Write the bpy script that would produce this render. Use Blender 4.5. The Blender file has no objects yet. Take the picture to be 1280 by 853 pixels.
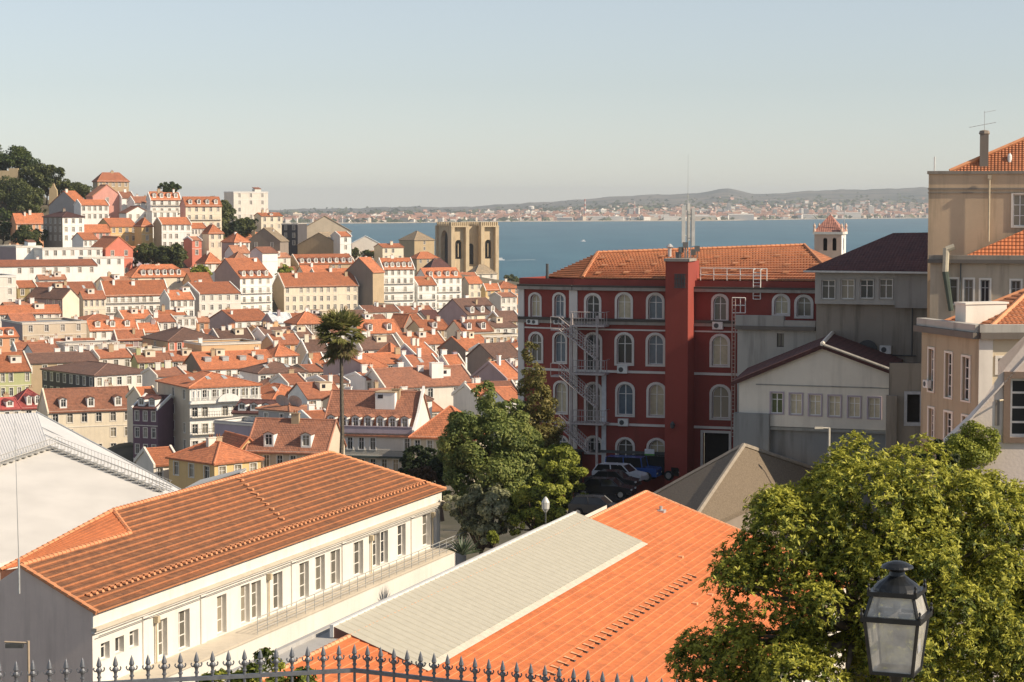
HAZE = 5.6e-5; EL = 35.0; AZ = 20.0; SKY_DUST = .15; SKY_OZONE = 4.0; SKY_SAT = .50; SKY_STR = .098; SUN_E = 4.9; EXPO = 0.27
import bpy, math, random
import numpy as np
random.seed(7); RNG = np.random.default_rng(7)
S = bpy.context.scene; COL = S.collection
PI = math.pi; FP = 2700.0; EYE = 75.0
TP = 176.5 / FP; PITCH = math.atan(TP); CP, SP = math.cos(PITCH), math.sin(PITCH)

# ------------------------------------------------------------------ camera geometry
def ray(px, py):
    a = (px - 640) / FP; b = (426.5 - py) / FP
    return (a, CP + b * SP, -SP + b * CP)
def P(px, py, D):                      # the point at photo position px,py and D metres ahead
    d = ray(px, py); k = D / d[1]
    return (d[0] * k, D, EYE + d[2] * k)
def zrow(px, py, D): return P(px, py, D)[2]
def hit(px, py, O, th, off=0.0):       # ray against the vertical plane through O turned by th; returns u along it and z
    c, s = math.cos(th), math.sin(th)
    ox, oy = O[0] + s * off, O[1] - c * off
    d = ray(px, py); n = (s, -c)
    k = (n[0] * ox + n[1] * oy) / (n[0] * d[0] + n[1] * d[1])
    x, y = d[0] * k, d[1] * k
    return ((x - ox) * c + (y - oy) * s, EYE + d[2] * k)

# ------------------------------------------------------------------ materials
MATS = {}
def nt(name):
    m = bpy.data.materials.new(name); m.use_nodes = True
    t = m.node_tree; b = t.nodes['Principled BSDF']
    return m, t, b
def N(t, kind, **kw):
    n = t.nodes.new(kind)
    for k, v in kw.items():
        if k.startswith('i_'):
            key = k[2:]; key = int(key) if key.isdigit() else key
            n.inputs[key].default_value = v
        else: setattr(n, k, v)
    return n
def mixc(t, fac, a, b, blend='MIX'):
    m = t.nodes.new('ShaderNodeMix'); m.data_type = 'RGBA'; m.blend_type = blend
    for sock, v in ((m.inputs[0], fac), (m.inputs[6], a), (m.inputs[7], b)):
        if hasattr(v, 'is_linked'): t.links.new(v, sock)
        elif isinstance(v, tuple): sock.default_value = (*v[:3], 1)
        else: sock.default_value = v
    return m.outputs[2]
def ramp(t, src, lo, hi, a=0.0, b=1.0):
    r = t.nodes.new('ShaderNodeMapRange'); t.links.new(src, r.inputs[0])
    r.inputs[1].default_value = lo; r.inputs[2].default_value = hi; r.inputs[3].default_value = a; r.inputs[4].default_value = b
    return r.outputs[0]
def plain(key, col, rough=0.7, metal=0.0, var=0.12, scale=3.0):
    if key in MATS: return MATS[key]
    m, t, b = nt(key)
    tc = N(t, 'ShaderNodeTexCoord'); no = N(t, 'ShaderNodeTexNoise', i_Scale=scale, i_Detail=4.0)
    t.links.new(tc.outputs['Object'], no.inputs['Vector'])
    c = mixc(t, ramp(t, no.outputs[0], .3, .7), tuple(x * (1 - var) for x in col), tuple(min(1, x * (1 + var)) for x in col))
    t.links.new(c, b.inputs['Base Color']); b.inputs['Roughness'].default_value = rough; b.inputs['Metallic'].default_value = metal
    MATS[key] = m; return m
WALLC = dict(white=(.85, .83, .78), cream=(.77, .68, .53), yellow=(.70, .49, .23), pink=(.66, .33, .27), coral=(.68, .22, .15), tan=(.47, .36, .23),
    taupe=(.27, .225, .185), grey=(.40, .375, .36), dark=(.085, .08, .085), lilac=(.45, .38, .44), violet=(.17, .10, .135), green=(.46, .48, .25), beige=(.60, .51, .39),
    stone=(.50, .39, .24), salmon=(.70, .36, .20), apricot=(.72, .47, .26), mauve=(.40, .31, .31), olive=(.33, .27, .13), oldwhite=(.75, .70, .62), brick=(.34, .10, .07))
ROOFC = dict(o=(.56, .185, .078), p=(.47, .165, .08), q=(.36, .145, .08), b=(.205, .105, .07), d=(.13, .05, .04), r=(.52, .10, .08), g=(.36, .35, .34), w=(.72, .70, .66),
    t=(.36, .26, .16), c=(.50, .21, .11))
def wall_mat(key, col=None, dirt=.35):
    k = 'wall_' + key
    if k in MATS: return MATS[k]
    col = col or WALLC[key]
    m, t, b = nt(k)
    tc = N(t, 'ShaderNodeTexCoord'); oi = N(t, 'ShaderNodeObjectInfo')
    mp = N(t, 'ShaderNodeMapping'); mp.inputs['Scale'].default_value = (1.6, 1.6, .16)
    t.links.new(tc.outputs['Object'], mp.inputs[0])
    n1 = N(t, 'ShaderNodeTexNoise', noise_dimensions='4D', i_Scale=.9, i_Detail=6.0, i_Roughness=.6)
    n2 = N(t, 'ShaderNodeTexNoise', noise_dimensions='4D', i_Scale=.35, i_Detail=8.0, i_Roughness=.68)
    mw = N(t, 'ShaderNodeMath', operation='MULTIPLY', i_1=57.0); t.links.new(oi.outputs['Random'], mw.inputs[0])
    for n in (n1, n2): t.links.new(mw.outputs[0], n.inputs['W'])
    t.links.new(mp.outputs[0], n1.inputs['Vector']); t.links.new(tc.outputs['Object'], n2.inputs['Vector'])
    base = mixc(t, ramp(t, n2.outputs[0], .3, .72), tuple(c * .88 for c in col), tuple(min(.86, c * 1.07) for c in col))
    dirtc = tuple(c * (.5 if dirt < .65 else .27) + k2 for c, k2 in zip(col, (.02, .016, .01)))
    c = mixc(t, ramp(t, n1.outputs[0], .5, .78, 0, dirt), base, dirtc)
    t.links.new(c, b.inputs['Base Color']); b.inputs['Roughness'].default_value = .92
    bp = N(t, 'ShaderNodeBump', i_Strength=.25, i_Distance=.02); n3 = N(t, 'ShaderNodeTexNoise', i_Scale=14.0, i_Detail=3.0)
    t.links.new(tc.outputs['Object'], n3.inputs['Vector']); t.links.new(n3.outputs[0], bp.inputs['Height']); t.links.new(bp.outputs[0], b.inputs['Normal'])
    MATS[k] = m; return m
def roof_mat(key, col=None, weather=.5, per=(.24, .40), bump=.5):
    k = 'roof_' + key
    if k in MATS: return MATS[k]
    col = col or ROOFC[key]
    m, t, b = nt(k); L = t.links.new
    uv = N(t, 'ShaderNodeUVMap'); oi = N(t, 'ShaderNodeObjectInfo'); tc = N(t, 'ShaderNodeTexCoord')
    sc = N(t, 'ShaderNodeMapping'); sc.inputs['Scale'].default_value = (1 / per[0], 1 / per[1], 1)
    L(uv.outputs[0], sc.inputs[0])
    fl = N(t, 'ShaderNodeVectorMath', operation='FLOOR'); L(sc.outputs[0], fl.inputs[0])
    wn = N(t, 'ShaderNodeTexWhiteNoise'); L(fl.outputs[0], wn.inputs[0])
    fr = N(t, 'ShaderNodeVectorMath', operation='FRACTION'); L(sc.outputs[0], fr.inputs[0])
    sx = N(t, 'ShaderNodeSeparateXYZ'); L(fr.outputs[0], sx.inputs[0])
    mw = N(t, 'ShaderNodeMath', operation='MULTIPLY', i_1=91.0); L(oi.outputs['Random'], mw.inputs[0])
    n1 = N(t, 'ShaderNodeTexNoise', noise_dimensions='4D', i_Scale=.45, i_Detail=7.0, i_Roughness=.65); L(tc.outputs['Object'], n1.inputs['Vector']); L(mw.outputs[0], n1.inputs['W'])
    n2 = N(t, 'ShaderNodeTexNoise', noise_dimensions='4D', i_Scale=2.2, i_Detail=5.0, i_Roughness=.6); L(tc.outputs['Object'], n2.inputs['Vector']); L(mw.outputs[0], n2.inputs['W'])
    dk = (col[0] * .52, col[1] * .62, col[2] * .75); lt = (min(.8, col[0] * 1.15), col[1] * 1.28, col[2] * 1.45)
    c = mixc(t, ramp(t, n1.outputs[0], .40, .66, 0, min(1, weather * 1.5)), col, dk)
    c = mixc(t, ramp(t, wn.outputs[0], .0, 1.0, .1, .75 if weather > .3 else .4), c, mixc(t, ramp(t, n2.outputs[0], .40, .60), (dk[0] * .8, dk[1] * .8, dk[2] * .85), lt))
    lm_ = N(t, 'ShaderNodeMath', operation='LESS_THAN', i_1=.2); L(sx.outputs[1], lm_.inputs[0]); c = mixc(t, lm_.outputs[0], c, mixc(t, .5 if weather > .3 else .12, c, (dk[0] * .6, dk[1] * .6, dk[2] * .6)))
    hs = N(t, 'ShaderNodeHueSaturation'); L(c, hs.inputs['Color'])
    L(ramp(t, oi.outputs['Random'], 0, 1, *((.70, 1.18) if key in ROOFC or key.startswith('cap_') else (1, 1))), hs.inputs['Value'])
    L(hs.outputs[0], b.inputs['Base Color']); b.inputs['Roughness'].default_value = .85
    # tile profile: half-round across, lapped step down the slope
    s1 = N(t, 'ShaderNodeMath', operation='MULTIPLY', i_1=PI); L(sx.outputs[0], s1.inputs[0])
    s2 = N(t, 'ShaderNodeMath', operation='SINE'); L(s1.outputs[0], s2.inputs[0])
    s3 = N(t, 'ShaderNodeMath', operation='MULTIPLY_ADD', i_1=-.7); L(sx.outputs[1], s3.inputs[0]); L(s2.outputs[0], s3.inputs[2])
    bp = N(t, 'ShaderNodeBump', i_Strength=bump, i_Distance=.06); L(s3.outputs[0], bp.inputs['Height']); L(bp.outputs[0], b.inputs['Normal'])
    MATS[k] = m; return m
def glass_mat(far=False):
    k = 'glass_far' if far else 'glass'
    if k in MATS: return MATS[k]
    m, t, b = nt(k); oi = N(t, 'ShaderNodeObjectInfo')
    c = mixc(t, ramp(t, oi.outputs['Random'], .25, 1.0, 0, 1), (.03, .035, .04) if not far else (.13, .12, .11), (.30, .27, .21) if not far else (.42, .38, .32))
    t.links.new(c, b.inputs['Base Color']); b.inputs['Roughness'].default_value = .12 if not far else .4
    MATS[k] = m; return m
def leaf_mat(key, dark, mid, light, trans=.33):
    k = 'leaf_' + key
    if k in MATS: return MATS[k]
    m, t, b = nt(k); L = t.links.new
    at = N(t, 'ShaderNodeAttribute', attribute_name='tint')
    cr = N(t, 'ShaderNodeValToRGB'); e = cr.color_ramp.elements
    e[0].color = (*dark, 1); e[1].color = (*light, 1); x = cr.color_ramp.elements.new(.5); x.color = (*mid, 1)
    L(at.outputs['Fac'], cr.inputs[0]); L(cr.outputs[0], b.inputs['Base Color']); b.inputs['Roughness'].default_value = .55
    b.inputs['Specular IOR Level'].default_value = .3
    tr = N(t, 'ShaderNodeBsdfTranslucent'); L(cr.outputs[0], tr.inputs['Color'])
    mx = N(t, 'ShaderNodeMixShader'); mx.inputs[0].default_value = trans
    L(b.outputs[0], mx.inputs[1]); L(tr.outputs[0], mx.inputs[2]); L(mx.outputs[0], t.nodes['Material Output'].inputs['Surface'])
    MATS[k] = m; return m

# ------------------------------------------------------------------ mesh building
class MB:
    def __init__(s): s.v = []; s.f = []; s.m = []; s.uv = []
    def face(s, pts, mat=0, uv=None):
        i = len(s.v); s.v.extend(tuple(p) for p in pts); s.f.append(tuple(range(i, i + len(pts)))); s.m.append(mat); s.uv.append(uv)
    def box(s, a, b, mat=0):
        x0, y0, z0 = a; x1, y1, z1 = b
        c = [(x0, y0, z0), (x1, y0, z0), (x1, y1, z0), (x0, y1, z0), (x0, y0, z1), (x1, y0, z1), (x1, y1, z1), (x0, y1, z1)]
        for q in ((0, 3, 2, 1), (4, 5, 6, 7), (0, 1, 5, 4), (1, 2, 6, 5), (2, 3, 7, 6), (3, 0, 4, 7)): s.face([c[k] for k in q], mat)
    def bar(s, a, b, r, mat=0, n=6, r2=None):          # a round bar from a to b
        a = np.array(a, float); b = np.array(b, float); d = b - a; L = np.linalg.norm(d)
        if L < 1e-6: return
        d /= L; u = np.cross(d, (0, 0, 1) if abs(d[2]) < .9 else (1, 0, 0)); u /= np.linalg.norm(u); w = np.cross(d, u)
        r2 = r if r2 is None else r2
        A = [a + r * (math.cos(2 * PI * k / n) * u + math.sin(2 * PI * k / n) * w) for k in range(n)]
        B = [b + r2 * (math.cos(2 * PI * k / n) * u + math.sin(2 * PI * k / n) * w) for k in range(n)]
        for k in range(n): s.face([A[k], A[(k + 1) % n], B[(k + 1) % n], B[k]], mat)
        s.face(A[::-1], mat); s.face(B, mat)
    def lathe(s, prof, n=10, c=(0, 0, 0), mat=0):
        R = [[(c[0] + r * math.cos(2 * PI * k / n), c[1] + r * math.sin(2 * PI * k / n), c[2] + z) for k in range(n)] for r, z in prof]
        for A, B in zip(R, R[1:]):
            for k in range(n): s.face([A[k], A[(k + 1) % n], B[(k + 1) % n], B[k]], mat)
        s.face(R[0][::-1], mat); s.face(R[-1], mat)
    def prism(s, poly, h, mat=0, axis=2, base=0.0):    # polygon extruded along an axis
        def q(p, t): 
            l = list(p); l.insert(axis, t); return tuple(l)
        A = [q(p, base) for p in poly]; B = [q(p, base + h) for p in poly]
        s.face(A[::-1], mat); s.face(B, mat); n = len(poly)
        for k in range(n): s.face([A[k], A[(k + 1) % n], B[(k + 1) % n], B[k]], mat)
    def slope(s, pts, mat=0, skirt=.22, smat=None):    # a roof plane with metre UVs and a fascia
        a = [np.array(p, float) for p in pts]; n = np.zeros(3)
        for i in range(len(a)):
            p, q = a[i], a[(i + 1) % len(a)]
            n += np.array(((p[1] - q[1]) * (p[2] + q[2]), (p[2] - q[2]) * (p[0] + q[0]), (p[0] - q[0]) * (p[1] + q[1])))
        n /= (np.linalg.norm(n) or 1)
        if n[2] < 0: a = a[::-1]; n = -n
        u = np.cross((0, 0, 1), n); lu = np.linalg.norm(u); u = u / lu if lu > 1e-4 else np.array((1., 0, 0)); w = np.cross(n, u)
        s.face(a, mat, [(float(p @ u), float(p @ w)) for p in a])
        if skirt:
            d = np.array((0, 0, skirt))
            for i in range(len(a)):
                p, q = a[i], a[(i + 1) % len(a)]
                s.face([p - d, q - d, q, p], mat if smat is None else smat)
    def build(s, name, mats, parent=None, smooth=False, loc=(0, 0, 0), rot=0.0):
        me = bpy.data.meshes.new(name); me.from_pydata(s.v, [], s.f)
        for m in (mats if isinstance(mats, (list, tuple)) else [mats]): me.materials.append(m)
        me.polygons.foreach_set('material_index', s.m)
        if any(u is not None for u in s.uv):
            l = me.uv_layers.new(name='UVMap'); arr = np.zeros((len(me.loops), 2), 'f'); i = 0
            for f, u in zip(s.f, s.uv):
                if u is not None: arr[i:i + len(f)] = u
                i += len(f)
            l.data.foreach_set('uv', arr.ravel())
        if smooth: me.polygons.foreach_set('use_smooth', [True] * len(me.polygons))
        me.update(); return link(name, me, parent, loc, rot)
def link(name, data, parent=None, loc=(0, 0, 0), rot=0.0):
    o = bpy.data.objects.new(name, data); COL.objects.link(o); o.parent = parent; o.location = loc; o.rotation_euler = (0, 0, rot)
    return o
def thing(name, label, cat, loc, rot=0.0, group=None):
    o = link(name, None, None, loc, rot); o.empty_display_size = .5
    return tag(o, label, cat, group)
def tag(o, label, cat, group=None):
    o['label'] = label; o['category'] = cat
    if group: o['group'] = group
    return o
def kind(o, k): o['kind'] = k; return o

# ------------------------------------------------------------------ windows and walls
WIN = {}
def arc_pts(w, h, n=10):                               # outline of an arched opening, base at z=0, centred on x
    r = w / 2; z = h - r
    return [(-r, 0), (r, 0)] + [(r * math.cos(PI * k / n), z + r * math.sin(PI * k / n)) for k in range(n + 1)]
def ring(mb, outer, inner, y0, y1, mat):
    n = len(outer)
    for k in range(n):
        a, b = outer[k], outer[(k + 1) % n]; c, d = inner[(k + 1) % n], inner[k]
        mb.face([(a[0], y0, a[1]), (b[0], y0, b[1]), (c[0], y0, c[1]), (d[0], y0, d[1])], mat)
        mb.face([(a[0], y1, a[1]), (b[0], y1, b[1]), (b[0], y0, b[1]), (a[0], y0, a[1])], mat)
        mb.face([(d[0], y0, d[1]), (c[0], y0, c[1]), (c[0], y1, c[1]), (d[0], y1, d[1])], mat)
def window(parent, loc, rot, w, h, trim='oldwhite', arch=False, rec=.16, near=False, tw=.14, frame='white', bars=1, panemat=None, far=False):
    w = round(w, 1 if not near else 2); h = round(h, 1 if not near else 2)
    key = (w, h, trim, arch, near, tw, frame, bars, rec, far)
    fm = plain('paint_' + frame, dict(white=(.78, .76, .72), grey=(.35, .34, .33), dark=(.06, .05, .05), green=(.10, .16, .12), brown=(.16, .09, .06))[frame], .5)
    if key not in WIN:
        mb = MB(); out = arc_pts(w, h) if arch else [(-w / 2, 0), (w / 2, 0), (w / 2, h), (-w / 2, h)]
        if tw:
            o2 = [(x * (w + 2 * tw) / w, (z * (h + tw) / h if z > 0 else -tw * .8)) for x, z in out]
            ring(mb, o2, out, -.06, .02, 1)
        f = .07; q = rec - .06
        inn = [(x * (w - 2 * f) / w, (f if z == 0 else z * (h - f) / h)) for x, z in out]
        ring(mb, out, inn, q, rec, 0)
        if w > .5: mb.box((-.035, q + .004, f), (.035, rec, h - f - .01), 0)
        zs = [h * .68] if bars == 1 else [h * k / (bars + 1) for k in range(1, bars + 1)]
        if h > .9:
            for z in zs: mb.box((-w / 2 + f, q + .01, z - .025), (w / 2 - f, rec, z + .025), 0)
        pm = MB(); pm.face([(x, rec - .02, z) for x, z in out], 0)
        if not near: mb.face([(x, rec - .02, z) for x, z in out], 2)
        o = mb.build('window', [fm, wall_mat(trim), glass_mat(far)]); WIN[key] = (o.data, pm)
        bpy.data.objects.remove(o)
        if near: po = pm.build('pane', glass_mat()); WIN[key] = (WIN[key][0], po.data); bpy.data.objects.remove(po)
    o = link('window', WIN[key][0], parent, loc, rot)
    if near:
        p = link('pane', WIN[key][1], o)
        if panemat:
            p.data = p.data.copy(); p.data.materials[0] = panemat
    return o
def wall(mb, W, z0, z1, ops, f, mat=0, rec=.2, u0=0.0):   # a wall with openings; f maps (u, depth, z) to local space
    us = sorted({u0, W, *[o[0] for o in ops], *[o[1] for o in ops]}); zs = sorted({z0, z1, *[o[2] for o in ops], *[o[3] for o in ops]})
    for i in range(len(us) - 1):
        for j in range(len(zs) - 1):
            cu, cz = (us[i] + us[i + 1]) / 2, (zs[j] + zs[j + 1]) / 2
            if any(o[0] < cu < o[1] and o[2] < cz < o[3] for o in ops): continue
            mb.face([f(us[i], 0, zs[j]), f(us[i + 1], 0, zs[j]), f(us[i + 1], 0, zs[j + 1]), f(us[i], 0, zs[j + 1])], mat)
    for o in ops:
        a, b, c, d = o[:4]
        if len(o) > 4 and o[4]:
            out = [((a + b) / 2 + x, c + z) for x, z in arc_pts(b - a, d - c)]
            arc = out[2:]; top = [(x, d) for x, z in arc]
            for k in range(len(arc) - 1):
                mb.face([f(arc[k][0], 0, arc[k][1]), f(top[k][0], 0, d), f(top[k + 1][0], 0, d), f(arc[k + 1][0], 0, arc[k + 1][1])], mat)
        else: out = [(a, c), (b, c), (b, d), (a, d)]
        n = len(out)
        for k in range(n):
            p, q = out[k], out[(k + 1) % n]
            mb.face([f(p[0], 0, p[1]), f(p[0], rec, p[1]), f(q[0], rec, q[1]), f(q[0], 0, q[1])], mat)
def cap(mb, a, b, r=.13, mat=0):                        # a ridge or hip cap
    mb.bar(a, b, r, mat, 5)
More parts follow.
